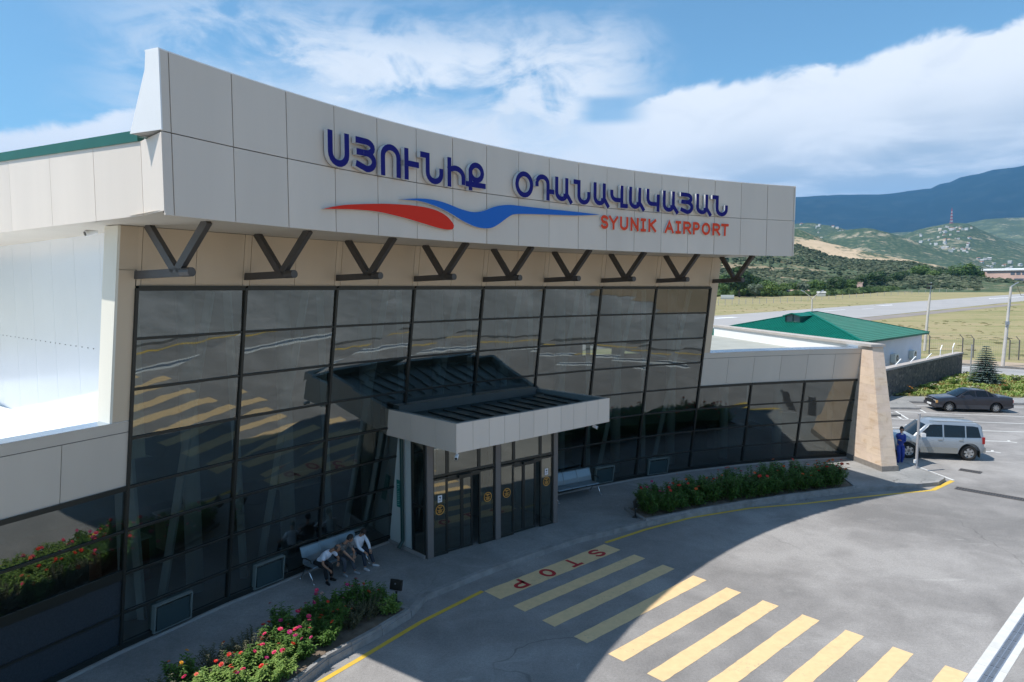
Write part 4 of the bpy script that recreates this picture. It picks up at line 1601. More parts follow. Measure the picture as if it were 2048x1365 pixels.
# yellow and white paint
def paintmat(name, col, wear):
    m = mat(name, col, 0.65, 0, 0.07, 5, 0.1, 60)
    t = m.node_tree
    b = t.nodes['Principled BSDF']
    src = b.inputs['Base Color'].links[0].from_socket
    v = t.nodes.new('ShaderNodeTexCoord').outputs['Object']
    w = noise(t, v, 14, 8, 0.75)
    w2 = noise(t, v, 0.8, 4, 0.6)
    f = sstep(t, mth(t, 'ADD', mth(t, 'MULTIPLY', w, 0.7), mth(t, 'MULTIPLY', w2, 0.35)), wear, wear + .06)
    c = mixc(t, mth(t, 'MULTIPLY', f, 0.6), src, (0.24, 0.22, 0.20))
    st = noise(t, mapping(t, v, (1, 1, 1), (2, 2, 0), (0, 0, .7)), 2.0, 7, 0.7, 1.5)
    c = mixc(t, mth(t, 'MULTIPLY', sstep(t, st, 0.5, 0.8), 0.4), c, (0.40, 0.34, 0.22))
    t.links.new(c, b.inputs['Base Color'])
    return m


YEL = paintmat('yellow_paint', (0.62, 0.41, 0.05), 0.60)
CREAM = paintmat('crosswalk_paint', (0.70, 0.50, 0.27), 0.60)
WHT = mat('white_paint_line', (0.62, 0.62, 0.60), 0.65, 0, 0.12, 8)
REDP = mat('red_paint', (0.45, 0.025, 0.03), 0.6, 0, 0.15, 8)
yp = [at(u, v, 0) for u, v in ((1905, 962), (1865, 981))]
yp2 = [at(u, v, 0) for u, v in ((1865, 981), (1780, 989), (1700, 997), (1608, 1008), (1500, 1017), (1380, 1036.5), (1290, 1060), (1211, 1086))]
yp3 = [at(u, v, 0) for u, v in ((965, 1183), (840, 1246), (720, 1318), (640, 1365))] + [Vector((-5.2, 9.9, 0)), Vector((-7.1, 6, 0))]
mb = MB()
ribbon(mb, yp, 0.17, 0.005, None)
ribbon(mb, yp2, 0.12, 0.005, None)
ribbon(mb, yp3, 0.12, 0.005, None)
struct('yellow_line', mb, YEL)
mb = MB()
ribbon(mb, [DR(-60, 2.0), DR(16, 2.0)], 0.14, 0.005, None)
struct('yellow_line', mb, YEL)

cs = Vector((0.7375, 0.675, 0)).normalized()
co = Vector((0.675, -0.7375, 0)).normalized()
CA = Vector((-0.71, 16.83, 0))


def cwp(s, o, z):
    p = CA + cs * s + co * o
    return Vector((p.x, p.y, z))


spans = [(0.0, 0.62, 0.0, 4.72)] + [(1.1 + 0.985 * k, 1.1 + 0.985 * k + 0.40, 0.0, 4.74) for k in range(9)]
for k, (o0, o1, s0, s1) in enumerate(spans):
    mb = MB()
    n = 24
    e = [random.uniform(-.008, .008) for _ in range(n * 2 + 2)]
    for i in range(n):
        a, b = s0 + (s1 - s0) * i / n, s0 + (s1 - s0) * (i + 1) / n
        mb.poly([cwp(a, o0 + e[i], .005), cwp(b, o0 + e[i + 1], .005), cwp(b, o1 + e[n + i + 1], .005), cwp(a, o1 + e[n + i], .005)])
    struct('crosswalk_stripe', mb, CREAM)
for gname, sc0 in (('S', 4.02), ('T', 2.98), ('O', 1.98), ('P', 0.93)):
    w, h, t = 0.42, 0.50, 0.10
    fm = lambda x, y, off, s0=sc0: cwp(s0 + w / 2 - x, 0.06 + y, 0.009 + off)
    mb = MB()
    for si, row in enumerate(strokes2d(gname, w, h, t)):
        for k in range(len(row) - 1):
            a, b = row[k], row[k + 1]
            mb.poly([fm(p.x, p.y, .0004 * si) for p in (a[1], b[1], b[0], a[0])])
    struct('painted_letter', mb, REDP)

# parking marks
pk = [[(1812, 805), (1852, 826)], [(1823, 811.5), (2060, 815)], [(1788, 823), (1900, 828.5), (2060, 834)], [(1792, 823.5), (1818, 839.5)], [(1783, 838), (1948, 844), (2060, 848.5)], [(1783, 855.5), (1953, 861.5), (2060, 865)], [(1940, 881), (2022, 884)], [(1930, 903), (1989, 904)], [(1907, 961), (1801, 921)],
      [(1784, 826), (1806, 840)]]
mb = MB()
for l in pk:
    ribbon(mb, [at(u, v, 0) for u, v in l], 0.11, 0.005, None)
for u, v in ((2018, 884), (1985, 904)):
    p = at(u, v, 0)
    for a in (-0.8, 0.9):
        ribbon(mb, [p, p + Vector((math.cos(a) * .45 - .1, math.sin(a) * .35, 0))], 0.11, 0.009, None)
struct('parking_lines', mb, WHT)
# stepped kerb and walk at the back of the parking
walk2 = [Vector((20.5, 43.1, 0)), at(1840, 819.5, 0), at(1814, 806.5, 0), at(1930, 808.5, 0), at(2060, 810.5, 0), Vector((52, 42, 0)), Vector((52, 44.2, 0)), Vector((35.2, 46.6, 0)), Vector((25.8, 47.4, 0)), Vector((20, 47.6, 0))]
mb = MB()
mb.prism([(p.x, p.y) for p in walk2], -0.05, 0.12)
struct('rear_walk', mb, WALK)
kerb(walk2[:6], 'kerb', 0.14, -.05, .128)
mb = MB()
p = at(1792, 834, 0)
mb.prism([(22.4, 40.3), (p.x + .35, 40.4), (p.x + .4, 40.9), (22.4, 40.85)], -.02, .12)
struct('kerb', mb, KERBD)

# second road behind
r2 = [at(1880, 745, 0), at(1927, 749, 0), at(1990, 753, 0), at(2060, 759, 0), Vector((80, 30, 0)), Vector((90, 36, 0)), at(2060, 740.5, 0), at(1990, 736, 0), at(1927, 731, 0), at(1870, 727, 0)]
mb = MB()
mb.poly([Vector((p.x, p.y, 0.0)) for p in r2])
struct('rear_road', mb, asphalt_mat('rear_asphalt', (0.26, 0.26, 0.255), (0.30, 0.295, 0.29), (0.34, 0.33, 0.32)))
kerb([at(1870, 726.5, 0), at(1927, 730.5, 0), at(1990, 735.5, 0), at(2060, 740, 0)], 'kerb', .3, -.04, .16, mt=KERBD)
mb = MB()
ribbon(mb, [at(1915, 735, 0), at(1975, 738, 0)], 0.3, 0.006, None)
ribbon(mb, [at(1975, 738, 0), at(1995, 741, 0)], 0.9, 0.010, None)
struct('road_marking', mb, WHT)
mb = MB()
mb.poly([Vector((p.x, p.y, -0.015)) for p in (at(1870, 726.5, 0), at(1927, 730.5, 0), at(1990, 735.5, 0), at(2060, 740, 0), Vector((95, 35, 0)), Vector((100, 45, 0)), at(2060, 727, 0), at(1900, 718, 0))])
struct('dirt_verge', mb, mat('pale_dirt', (0.34, 0.27, 0.20), 0.95, 0, 0.2, 0.5))

# trench drain in the foreground
td = thing('trench_drain', 'long metal grate drain between white concrete edges crossing the lower right of the apron', 'drain', DR(0, 0.27), world=True)
mb = MB()
WC = mat('white_concrete', (0.56, 0.56, 0.54), 0.8, 0, 0.1, 3, 0.15, 30)
for (a, b) in ((0, 0.19), (0.40, 0.53)):
    s = -40.0
    while s < 14:
        mb.hexa([DR(s + .004, a, -.02), DR(s + .996, a, -.02), DR(s + .996, b, -.02), DR(s + .004, b, -.02)], [DR(s + .004, a, .006), DR(s + .996, a, .006), DR(s + .996, b, .006), DR(s + .004, b, .006)])
        s += 1
mb.build('concrete_edge', [WC], td)
mb = MB()
mb.poly([DR(-40, .185, .002), DR(14, .185, .002), DR(14, .405, .002), DR(-40, .405, .002)])
mb.build('channel', [mat('channel_dark', (0.03, 0.035, 0.045), 0.7)], td)
mb = MB()
GAL = mat('galvanised_steel', (0.42, 0.45, 0.50), 0.38, 0.7, 0.1, 6)
for a, b in ((.19, .215), (.375, .40), (.288, .302)):
    mb.hexa([DR(-20, a, .003), DR(14, a, .003), DR(14, b, .003), DR(-20, b, .003)], [DR(-20, a, .010), DR(14, a, .010), DR(14, b, .010), DR(-20, b, .010)])
s = -6.0
k = 0
while s < 12:
    w = 0.030 if k % 14 == 0 else 0.016
    if k % 14 != 1:
        mb.hexa([DR(s, .215, .003), DR(s + w, .215, .003), DR(s + w, .375, .003), DR(s, .375, .003)], [DR(s, .215, .009), DR(s + w, .215, .009), DR(s + w, .375, .009), DR(s, .375, .009)])
    s += 0.036
    k += 1
mb.build('grate', [GAL], td)
GRD = mat('rusty_grate', (0.10, 0.09, 0.085), 0.7, 0.3, 0.2, 10)
for (a, b, w, lab) in (((1919, 939.5), (1963, 946.5), .42, 'short rusty grate drain in the asphalt right of the leaning pole'), ((1911, 976.5), (2075, 1005), .40, 'long rusty grate drain running off to the right past the sidewalk tip')):
    A_, B_ = at(*a, 0), at(*b, 0)
    t = thing('road_grate', lab, 'drain', A_, world=True)
    mb = MB()
    ribbon(mb, [A_, B_], w, 0.004, None)
    mb.build('pit', [MATS['channel_dark']], t)
    mb = MB()
    d = (B_ - A_).normalized()
    nn = Vector((-d.y, d.x, 0))
    L = (B_ - A_).length
    k = 0
    while k * .09 < L:
        p = A_ + d * (k * .09)
        mb.hexa([p - nn * w * .42 + Vector((0, 0, .006)), p + d * .045 - nn * w * .42 + Vector((0, 0, .006)), p + d * .045 + nn * w * .42 + Vector((0, 0, .006)), p + nn * w * .42 + Vector((0, 0, .006))],
                [p - nn * w * .42 + Vector((0, 0, .014)), p + d * .045 - nn * w * .42 + Vector((0, 0, .014)), p + d * .045 + nn * w * .42 + Vector((0, 0, .014)), p + nn * w * .42 + Vector((0, 0, .014))])
        k += 1
    for sg_ in (-1, 1):
        mb.beam(A_ + nn * w * .46 * sg_ + Vector((0, 0, .01)), B_ + nn * w * .46 * sg_ + Vector((0, 0, .01)), .04, .012)
    mb.build('bars', [GRD], t)

# ================================================================== FLOWER BEDS
SOIL = mat('bed_soil', (0.15, 0.115, 0.085), 0.95, 0, 0.35, 5, 0.6, 18)


def bed(front, backp, label):
    loop = front + list(reversed(backp))
    c = sum(loop, Vector()) / len(loop)
    t = thing('flower_bed', label, 'flower bed', (c.x, c.y, .15), world=True)
    mb = MB()
    n = len(front)
    for k in range(n - 1):
        for j in range(6):
            q = []
            for (kk, jj) in ((k, j), (k + 1, j), (k + 1, j + 1), (k, j + 1)):
                p = front[kk].lerp(backp[kk], jj / 6)
                z = 0.165 + 0.05 * math.sin(PI * jj / 6) + mn.noise(p * 2.0) * .02 * (0 < jj < 6)
                q.append(Vector((p.x, p.y, z)))
            mb.poly(q)
    mb.build('soil', [SOIL], t, True)
    mb = MB()
    rp = resample(loop + [loop[0]], 0.9)
    for k in range(len(rp) - 1):
        a, b = rp[k], rp[k + 1]
        d = (b - a).normalized()
        j = random.uniform(-0.008, 0.008)
        mb.beam(Vector((a.x, a.y, .17 + j)) + d * .006, Vector((b.x, b.y, .17 + j)) - d * .006, .09, .12)
    mb.build('edging', [KERB], t)
    return t


def kpt(u, v):
    return at(u, v, .15)


bfR = [kpt(1290, 1042), kpt(1380, 1025), kpt(1500, 1004), kpt(1600, 990), kpt(1710, 976.5)]
bbR = [p + o for p, o in zip(bfR, (Vector((-.45, 1.15, 0)), Vector((-.45, 1.25, 0)), Vector((-.4, 1.3, 0)), Vector((-.25, 1.3, 0)), Vector((.15, 1.25, 0))))]
bed(bfR, bbR, 'long flower bed with orange flowers beside the right sidewalk')
bfL = [kpt(818, 1223), kpt(760, 1258), kpt(700, 1291), kpt(652, 1317), kpt(593, 1363), Vector((-5.6, 10.2, .15)), Vector((-7.3, 6.8, .15))]
bbL = [p + o for p, o in zip(bfL, (Vector((-1.0, .45, 0)), Vector((-1.15, .75, 0)), Vector((-1.25, .85, 0)), Vector((-1.3, .85, 0)), Vector((-1.4, .8, 0)), Vector((-1.5, .75, 0)), Vector((-1.5, .6, 0))))]
bed(bfL, bbL, 'flower bed with pink and red flowers along the left sidewalk')


# ---- leafy plants
def leafmat(name, c1, c2, rough=0.55):
    m = bpy.data.materials.new(name)
    m.use_nodes = True
    t = m.node_tree
    b = t.nodes['Principled BSDF']
    out = t.nodes['Material Output']
    g_ = t.nodes.new('ShaderNodeNewGeometry')
    wn = t.nodes.new('ShaderNodeMapRange')
    t.links.new(g_.outputs['Random Per Island'], wn.inputs[0])
    c = ramp(t, wn.outputs[0], [(0.0, c1), (1.0, c2)])
    t.links.new(c, b.inputs['Base Color'])
    b.inputs['Roughness'].default_value = rough
    b.inputs['Specular IOR Level'].default_value = 0.3
    tl = t.nodes.new('ShaderNodeBsdfTranslucent')
    t.links.new(mixc(t, 1.0, c, (1.1, 1.25, 0.6), 'MULTIPLY'), tl.inputs[0])
    ad = t.nodes.new('ShaderNodeMixShader')
    ad.inputs[0].default_value = 0.28
    t.links.new(b.outputs[0], ad.inputs[1])
    t.links.new(tl.outputs[0], ad.inputs[2])
    t.links.new(ad.outputs[0], out.inputs[0])
    return m


LEAF1 = leafmat('leaf_green', (0.045, 0.105, 0.022), (0.13, 0.24, 0.05))
LEAF2 = leafmat('leaf_light', (0.11, 0.20, 0.045), (0.27, 0.38, 0.10))
LEAF3 = leafmat('leaf_dull', (0.06, 0.075, 0.04), (0.19, 0.18, 0.12))
STEM = mat('plant_stem', (0.09, 0.10, 0.04), 0.7)


def leaf(mb, p, d, l, w, m=0):
    """folded pointed leaf from p along d"""
    d = d.normalized()
    s = d.cross(Vector((0, 0, 1)))
    if s.length < 0.1:
        s = Vector((1, 0, 0))
    s.normalize()
    up = s.cross(d).normalized()
    droop = -0.18 * l
    a = p
    b1 = p + d * l * .45 + s * w / 2 + up * w * .18
    b2 = p + d * l * .45 - s * w / 2 + up * w * .18
    mid = p + d * l * .5
    e = p + d * l + Vector((0, 0, droop))
    mb.add([a, b1, mid, b2, e], [(0, 2, 1), (0, 3, 2), (1, 2, 4), (2, 3, 4)], m)


def bush_meshes(seed, h, r, nst, leafm, ll):
    random.seed(seed)
    mb, ms = MB(), MB()
    tips = []
    for k in range(nst):
        a = random.uniform(0, 2 * PI)
        q = math.sqrt(random.random()) * r
        base = Vector((math.cos(a) * q * .35, math.sin(a) * q * .35, 0))
        hh = h * random.uniform(.6, 1.0) * (1 - .25 * q / r)
        tip = Vector((math.cos(a) * q, math.sin(a) * q, hh))
        mid = base.lerp(tip, .5) + Vector((random.uniform(-.03, .03), random.uniform(-.03, .03), .04))
        ms.tube([base, mid, tip], [.008, .006, .003], 4, caps=False)
        tips.append(tip)
        nl = 17
        for i in range(nl):
            f = .18 + .82 * (i / nl)
            p = base.lerp(mid, f * 2) if f < .5 else mid.lerp(tip, f * 2 - 1)
            for s_ in (0, PI):
                an = i * 1.9 + s_ + random.uniform(-.4, .4)
                d = Vector((math.cos(an), math.sin(an), random.uniform(-.1, .55)))
                L = ll * random.uniform(.7, 1.25) * (1 - .35 * f)
                leaf(mb, p, d, L, L * .45)
    return mb.mesh('foliage', [leafm], fix=False), ms.mesh('stems', [STEM], fix=False), tips


def flower_mesh(col, r, name):
    random.seed(hash(name) % 999)
    mb = MB()
    for ring, (n, rr, z) in enumerate(((11, r, 0), (9, r * .72, r * .18), (6, r * .42, r * .3))):
        for k in range(n):
            a = 2 * PI * k / n + ring * .3
            d = Vector((math.cos(a), math.sin(a), .12 + ring * .25))
            s = Vector((-math.sin(a), math.cos(a), 0))
            w = rr * .34
            p = Vector((0, 0, z * .5))
            mb.add([p, p + d * rr * .6 + s * w, p + d * rr, p + d * rr * .6 - s * w], [(0, 1, 2, 3)], 0)
    mb.blob((0, 0, r * .22), r * .2, .1, 1, (6, 4))
    return mb.mesh(name, [mat('petal_' + name, col, 0.6), mat('flower_centre', (0.45, 0.25, 0.03), 0.7)], fix=False)


FLM = {'red': flower_mesh((0.55, 0.015, 0.01), .045, 'flower_red'), 'orange': flower_mesh((0.65, 0.10, 0.012), .042, 'flower_orange'),
       'pink': flower_mesh((0.62, 0.02, 0.12), .05, 'flower_pink'), 'magenta': flower_mesh((0.40, 0.01, 0.13), .045, 'flower_magenta'),
       'yellow': flower_mesh((0.70, 0.32, 0.02), .04, 'flower_yellow'), 'pale': flower_mesh((0.70, 0.35, 0.36), .045, 'flower_pale'), 'coral': flower_mesh((0.65, 0.10, 0.06), .045, 'flower_coral')}
BV = []
for sd_, (h, r, n, lm, ll) in enumerate(((.62, .42, 26, LEAF1, .13), (.72, .40, 28, LEAF1, .12), (.55, .45, 28, LEAF2, .12), (.80, .38, 24, LEAF1, .14), (.60, .40, 30, LEAF3, .075), (.50, .38, 24, LEAF2, .13))):
    BV.append(bush_meshes(100 + sd_, h, r, n, lm, ll))


def plant(x, y, kind, cols, nf, label, group, sc_=1.0, rz=None, tall=0.0):
    rz = random.uniform(0, 6.28) if rz is None else rz
    t = thing('flowering_plant', label, 'plant', (x, y, .17), rz, group)
    t.scale = (sc_,) * 3
    f, s, tips = BV[kind]
    link('foliage', f, t)
    link('stems', s, t)
    tt = sorted(tips, key=lambda p: -p.z)
    pick = random.sample(tt[:max(nf, len(tt) * 2 // 3)], min(nf, len(tt)))
    for k, p in enumerate(pick):
        c = random.choice(cols)
        o = link('flower', FLM[c], t)
        e = random.uniform(.02, .10)
        o.location = p + Vector((0, 0, e))
        o.rotation_euler = (random.uniform(-.6, .6), random.uniform(-.6, .6), random.uniform(0, 6))
        q = random.uniform(.8, 1.25)
        o.scale = (q, q, q)
    return t


random.seed(21)
WHERE = ('nearest the bottom of the photo', 'second row', 'by the kerb', 'by the glass side')


def quad_at(A, Bk, s, t):
    """position in a bed: s 0..1 along the front row, t 0..1 front to back"""
    d = [0]
    for a, b in zip(A, A[1:]):
        d.append(d[-1] + (b - a).length)
    x = d[-1] * s
    i = 0
    while i < len(d) - 2 and d[i + 1] < x:
        i += 1
    f = (x - d[i]) / (d[i + 1] - d[i])
    return A[i].lerp(A[i + 1], f).lerp(Bk[i].lerp(Bk[i + 1], f), t)


# left bed: from the floodlight end (s=0) down to the bottom of the photo
rowL = [(.030, .62, 1, ['red', 'coral'], 3, 1.0), (.035, .25, 5, ['orange'], 0, .95), (.075, .78, 3, ['magenta', 'red'], 4, 1.1), (.085, .40, 4, ['pale'], 0, 1.15), (.12, .72, 0, ['pink', 'pale'], 2, 1.15), (.135, .38, 4, ['coral'], 1, 1.1),
        (.165, .80, 3, ['magenta', 'pink'], 3, 1.0), (.175, .45, 1, ['red', 'orange'], 4, 1.05), (.205, .66, 0, ['red', 'magenta'], 5, 1.05), (.215, .28, 0, ['orange', 'red'], 3, 1.0), (.245, .85, 3, ['magenta'], 2, 1.1), (.25, .5, 1, ['pink', 'magenta'], 6, 1.0),
        (.28, .30, 0, ['red', 'magenta'], 5, 1.05), (.29, .72, 1, ['red', 'pink'], 5, .95), (.325, .5, 2, ['pink', 'red'], 8, 1.05), (.33, .90, 4, ['yellow'], 0, 1.1), (.355, .20, 2, ['pink'], 2, .9), (.365, .68, 0, ['red'], 3, 1.0), (.395, .42, 2, ['pink', 'magenta', 'red'], 7, 1.05), (.40, .90, 4, ['yellow', 'orange'], 1, 1.15),
        (.44, .30, 2, ['orange', 'coral'], 3, 1.05), (.445, .66, 5, ['red', 'pink'], 3, 1.05), (.47, .95, 3, ['yellow', 'orange'], 4, .95), (.49, .48, 2, ['coral', 'pale'], 3, 1.05), (.51, .80, 4, ['pale'], 1, 1.1), (.53, .25, 2, ['orange', 'yellow'], 2, 1.0), (.56, .60, 2, ['red', 'coral'], 2, 1.0), (.57, .93, 0, ['pink'], 3, 1.0),
        (.61, .40, 4, ['red'], 1, 1.05), (.63, .78, 4, ['pink'], 1, 1.1), (.66, .2, 2, ['orange'], 2, 1.0), (.70, .55, 5, ['red'], 2, 1.0), (.73, .9, 1, ['red', 'pink'], 3, 1.0), (.78, .35, 2, ['orange'], 2, 1.0), (.82, .7, 0, ['red'], 3, 1.0), (.90, .4, 1, ['pink'], 3, 1.0), (.94, .75, 2, ['orange'], 3, 1.0)]
cname = {'red': 'red', 'orange': 'orange', 'pink': 'bright pink', 'magenta': 'magenta', 'yellow': 'yellow', 'pale': 'pale pink', 'coral': 'coral'}
kindn = {0: 'leafy', 1: 'upright', 2: 'light', 3: 'tall', 4: 'dull', 5: 'low'}
ordw = ('first', 'second', 'third', 'fourth', 'fifth', 'sixth', 'seventh', 'eighth', 'ninth', 'tenth', 'eleventh', 'twelfth', 'thirteenth', 'fourteenth', 'fifteenth', 'sixteenth', 'seventeenth', 'eighteenth', 'nineteenth', 'twentieth')


def ordn(k):
    if k < 20:
        return ordw[k]
    if k % 10 == 9:
        return {29: 'thirtieth', 39: 'fortieth'}[k]
    return ('twenty ' if k < 30 else 'thirty ') + ordw[k % 10]


for k, (s, t, kind, cols, nf, q) in enumerate(rowL):
    p = quad_at(bfL, bbL, s, t)
    side_ = 'kerb side' if t < .42 else ('sidewalk side' if t > .7 else 'middle')
    fl = ('with %s flowers' % '/'.join(cname[c] for c in cols[:2])) if nf else 'without flowers'
    plant(p.x, p.y, kind, cols, nf, '%s plant %s, %s from floodlight, %s' % (kindn[kind], fl, ordn(k), side_), 'flowering plants in the left bed', q)
# right bed
k = 0
for j in range(13):
    for t in (.30, .74):
        s = .035 + .93 * (j + (.25 if t < .5 else .5)) / 13
        p = quad_at(bfR, bbR, s, t + random.uniform(-.1, .1))
        kind = random.choice([0, 1, 1, 3]) if s < .75 else random.choice([0, 1])
        nf = random.choice([1, 2, 3]) if s < .8 else 6
        q = random.uniform(1.15, 1.4) * (1.12 if s > .35 else 1.0)
        cols = ['red', 'orange'] if s > .2 else ['red', 'magenta']
        plant(p.x, p.y, kind, cols, nf, '%s plant with %s flowers, %s in right bed, %s' % (kindn[kind], 'red' if s > .2 else 'dark red', ordn(j), 'kerb side' if t < .5 else 'glass side'), 'flowering plants in the right bed', q)
        k += 1
# ================================================================== SURROUNDINGS ON THE RIGHT
# ---- leaning lamp-less pole on the sidewalk corner
pb = at(1832, 937, .15)
t = thing('marker_pole', 'plain grey steel pole standing on the sidewalk corner beside the silver car', 'pole', pb)
mb = MB()
mb.tube([(0, 0, 0), (0.03, 0, 2.28)], .052, 12)
mb.build('pole', [mat('grey_pole', (0.42, 0.41, 0.42), 0.5, 0.3)], t)
mb = MB()
mb.tube([(0.03, 0, 2.28), (.03, 0, 2.31)], .058, 12)
mb.build('cap', [MATS['grey_pole']], t)
mb = MB()
mb.box((-.075, -.02, .30), (.08, .06, .14), 0)
mb.box((-.075, -.055, .33), (.05, .01, .03), 0)
mb.build('socket_box', [WHITEW], t)

# ---- stone wall behind the parking
def rubble_mat():
    m = bpy.data.materials.new('dark_rubble')
    m.use_nodes = True
    t = m.node_tree
    b = t.nodes['Principled BSDF']
    b.inputs['Roughness'].default_value = 0.85
    v = t.nodes.new('ShaderNodeTexCoord').outputs['Object']
    vo = t.nodes.new('ShaderNodeTexVoronoi')
    vo.inputs['Scale'].default_value = 3.2
    t.links.new(mapping(t, v, (1, 1, 1.7)), vo.inputs['Vector'])
    ve = t.nodes.new('ShaderNodeTexVoronoi')
    ve.feature = 'DISTANCE_TO_EDGE'
    ve.inputs['Scale'].default_value = 3.2
    t.links.new(mapping(t, v, (1, 1, 1.7)), ve.inputs['Vector'])
    s_ = t.nodes.new('ShaderNodeSeparateColor')
    t.links.new(vo.outputs['Color'], s_.inputs[0])
    c = ramp(t, s_.outputs[0], [(0.0, (0.045, 0.042, 0.04)), (0.5, (0.085, 0.075, 0.066)), (0.85, (0.12, 0.10, 0.08)), (1.0, (0.19, 0.16, 0.13))])
    c = mixc(t, sstep(t, ve.outputs['Distance'], 0.05, 0.01), c, (0.11, 0.10, 0.09))
    t.links.new(c, b.inputs['Base Color'])
    bn = t.nodes.new('ShaderNodeBump')
    bn.inputs['Strength'].default_value = 0.8
    bn.inputs['Distance'].default_value = 0.05
    t.links.new(ve.outputs['Distance'], bn.inputs['Height'])
    t.links.new(bn.outputs[0], b.inputs['Normal'])
    return m


wa, wb = Vector((26.33, 47.12, 0)), Vector((39.9, 60.3, 0))
wdir = (wb - wa).normalized()
wn = Vector((-wdir.y, wdir.x, 0))
wa2 = wa - wdir * 9
t = thing('stone_wall', 'long dark rubble stone wall with pale coping behind the parked cars', 'wall', (wa.x, wa.y, 0), world=True)
mb = MB()
mb.hexa([wa2, wb, wb + wn * .45, wa2 + wn * .45], [wa2 + Vector((0, 0, 2.10)), wb + Vector((0, 0, 1.83)), wb + wn * .45 + Vector((0, 0, 1.83)), wa2 + wn * .45 + Vector((0, 0, 2.10))])
mb.build('masonry', [rubble_mat()], t)
mb = MB()
q = [wa2 - wn * .07, wb - wn * .07 + wdir * .06, wb + wn * .52 + wdir * .06, wa2 + wn * .52]
mb.hexa([p + Vector((0, 0, 2.103 if i in (0, 3) else 1.833)) for i, p in enumerate(q)], [p + Vector((0, 0, 2.24 if i in (0, 3) else 1.97)) for i, p in enumerate(q)])
mb.build('coping', [mat('pale_coping', (0.38, 0.34, 0.31), 0.8, 0, 0.1, 2)], t)
for k, (f, lab) in enumerate(((.09, 'leftmost white bracket leaning over the dark stone wall'), (.27, 'second white bracket from the left on the dark stone wall'), (.48, 'middle white bracket on the dark stone wall'), (.68, 'fourth white bracket from the left on the dark stone wall'), (.88, 'rightmost white bracket on the dark stone wall'))):
    p = wa.lerp(wb, f) + wn * .25 + Vector((0, 0, 2.20 - .27 * f))
    t = thing('barbed_wire_bracket', lab, 'bracket', p, group='white brackets on the stone wall')
    mb = MB()
    h = .05 if k < 3 else .55
    mb.tube([(0, 0, -.1), (0, 0, h)], .035, 8)
    mb.build('post', [WHITEW], t)
    mb = MB()
    mb.beam((0, 0, h - .02), (.42 + .02 * k if k < 3 else .22, .15, h + .36), .06, .05)
    mb.build('arm', [WHITEW], t)

# ---- green roofed building
EV = 3.30
E2, E1g = Vector((28.3, 55.0, EV)), Vector((40.9, 66.9, EV))
ga = (E1g - E2).normalized()
gb = Vector((-ga.y, ga.x, 0))
LA, LB = (E1g - E2).length, 15.5
t = thing('service_building', 'small white building with hipped green metal tile roof beyond the terminal', 'building', (29.3, 66.6, 0), world=True)
GT = mat('green_metal_tile', (0.0, 0.135, 0.098), 0.55, 0.0, 0.12, 1.2, spec=0.3)
gp = lambda a, b, z: Vector((E2.x, E2.y, 0)) + ga * a + gb * b + Vector((0, 0, z))
mb = MB()
mb.hexa([gp(.5, .5, 0), gp(LA - .5, .5, 0), gp(LA - .5, LB - .5, 0), gp(.5, LB - .5, 0)], [gp(.5, .5, EV - .05), gp(LA - .5, .5, EV - .05), gp(LA - .5, LB - .5, EV - .05), gp(.5, LB - .5, EV - .05)])
mb.build('wall', [mat('lilac_white_render', (0.66, 0.67, 0.74), 0.7, 0, 0.05, 0.6)], t)
AP = 5.27
r0, r1 = gp(LA / 2 - .9, LB / 2, AP), gp(LA / 2 + .9, LB / 2, AP)
cor = [gp(0, 0, EV), gp(LA, 0, EV), gp(LA, LB, EV), gp(0, LB, EV)]
mb = MB()
faces = [(cor[0], cor[1], r1, r0), (cor[1], cor[2], r1, r1), (cor[2], cor[3], r0, r1), (cor[3], cor[0], r0, r0)]
for f in faces:
    mb.poly([f[0], f[1], f[2], f[3]] if (f[2] - f[3]).length > 1e-3 else [f[0], f[1], f[2]])
mb.poly([c - Vector((0, 0, .06)) for c in cor])
for a, b in ((0, 1), (1, 2), (2, 3), (3, 0)):
    mb.poly([cor[a], cor[b], cor[b] - Vector((0, 0, .16)), cor[a] - Vector((0, 0, .16))])
# ribs and tile steps
for (A_, B_, C_, D_) in faces:
    ed_ = (B_ - A_)
    L = ed_.length
    ed_.normalize()
    mid_ = (C_ + D_) / 2
    upv = mid_ - A_
    upv = upv - ed_ * upv.dot(ed_)
    H = upv.length
    upv.normalize()
    nrm = ed_.cross(upv)
    if nrm.z < 0:
        nrm = -nrm
    ta, tb = (D_ - A_).dot(ed_), (C_ - A_).dot(ed_)
    n = int(L / .24)
    for k in range(n):
        x = (k + .5) * .24
        h = H * min(1, x / max(ta, 1e-3), (L - x) / max(L - tb, 1e-3))
        if h < .1:
            continue
        p = A_ + ed_ * x
        mb.hexa([p - ed_ * .06, p + ed_ * .06, p + ed_ * .06 + upv * h, p - ed_ * .06 + upv * h], [p - ed_ * .03 + nrm * .045, p + ed_ * .03 + nrm * .045, p + ed_ * .03 + upv * h + nrm * .045, p - ed_ * .03 + upv * h + nrm * .045])
    k = 1
    while k * .36 < H:
        y = k * .36
        f = y / H
        a, b = ta * f, L - (L - tb) * f
        p, q = A_ + ed_ * a + upv * y, A_ + ed_ * b + upv * y
        mb.hexa([p, q, q - upv * .10, p - upv * .10], [p + nrm * .01, q + nrm * .01, q - upv * .10 + nrm * .055, p - upv * .10 + nrm * .055])
        k += 1
for c in cor:
    r = r0 if (c - r0).length < (c - r1).length else r1
    mb.beam(c + Vector((0, 0, .05)), r + Vector((0, 0, .06)), .22, .07)
mb.beam(r0 + Vector((0, 0, .05)), r1 + Vector((0, 0, .05)), .22, .08)
rf = mb.build('roof', [GT], t)
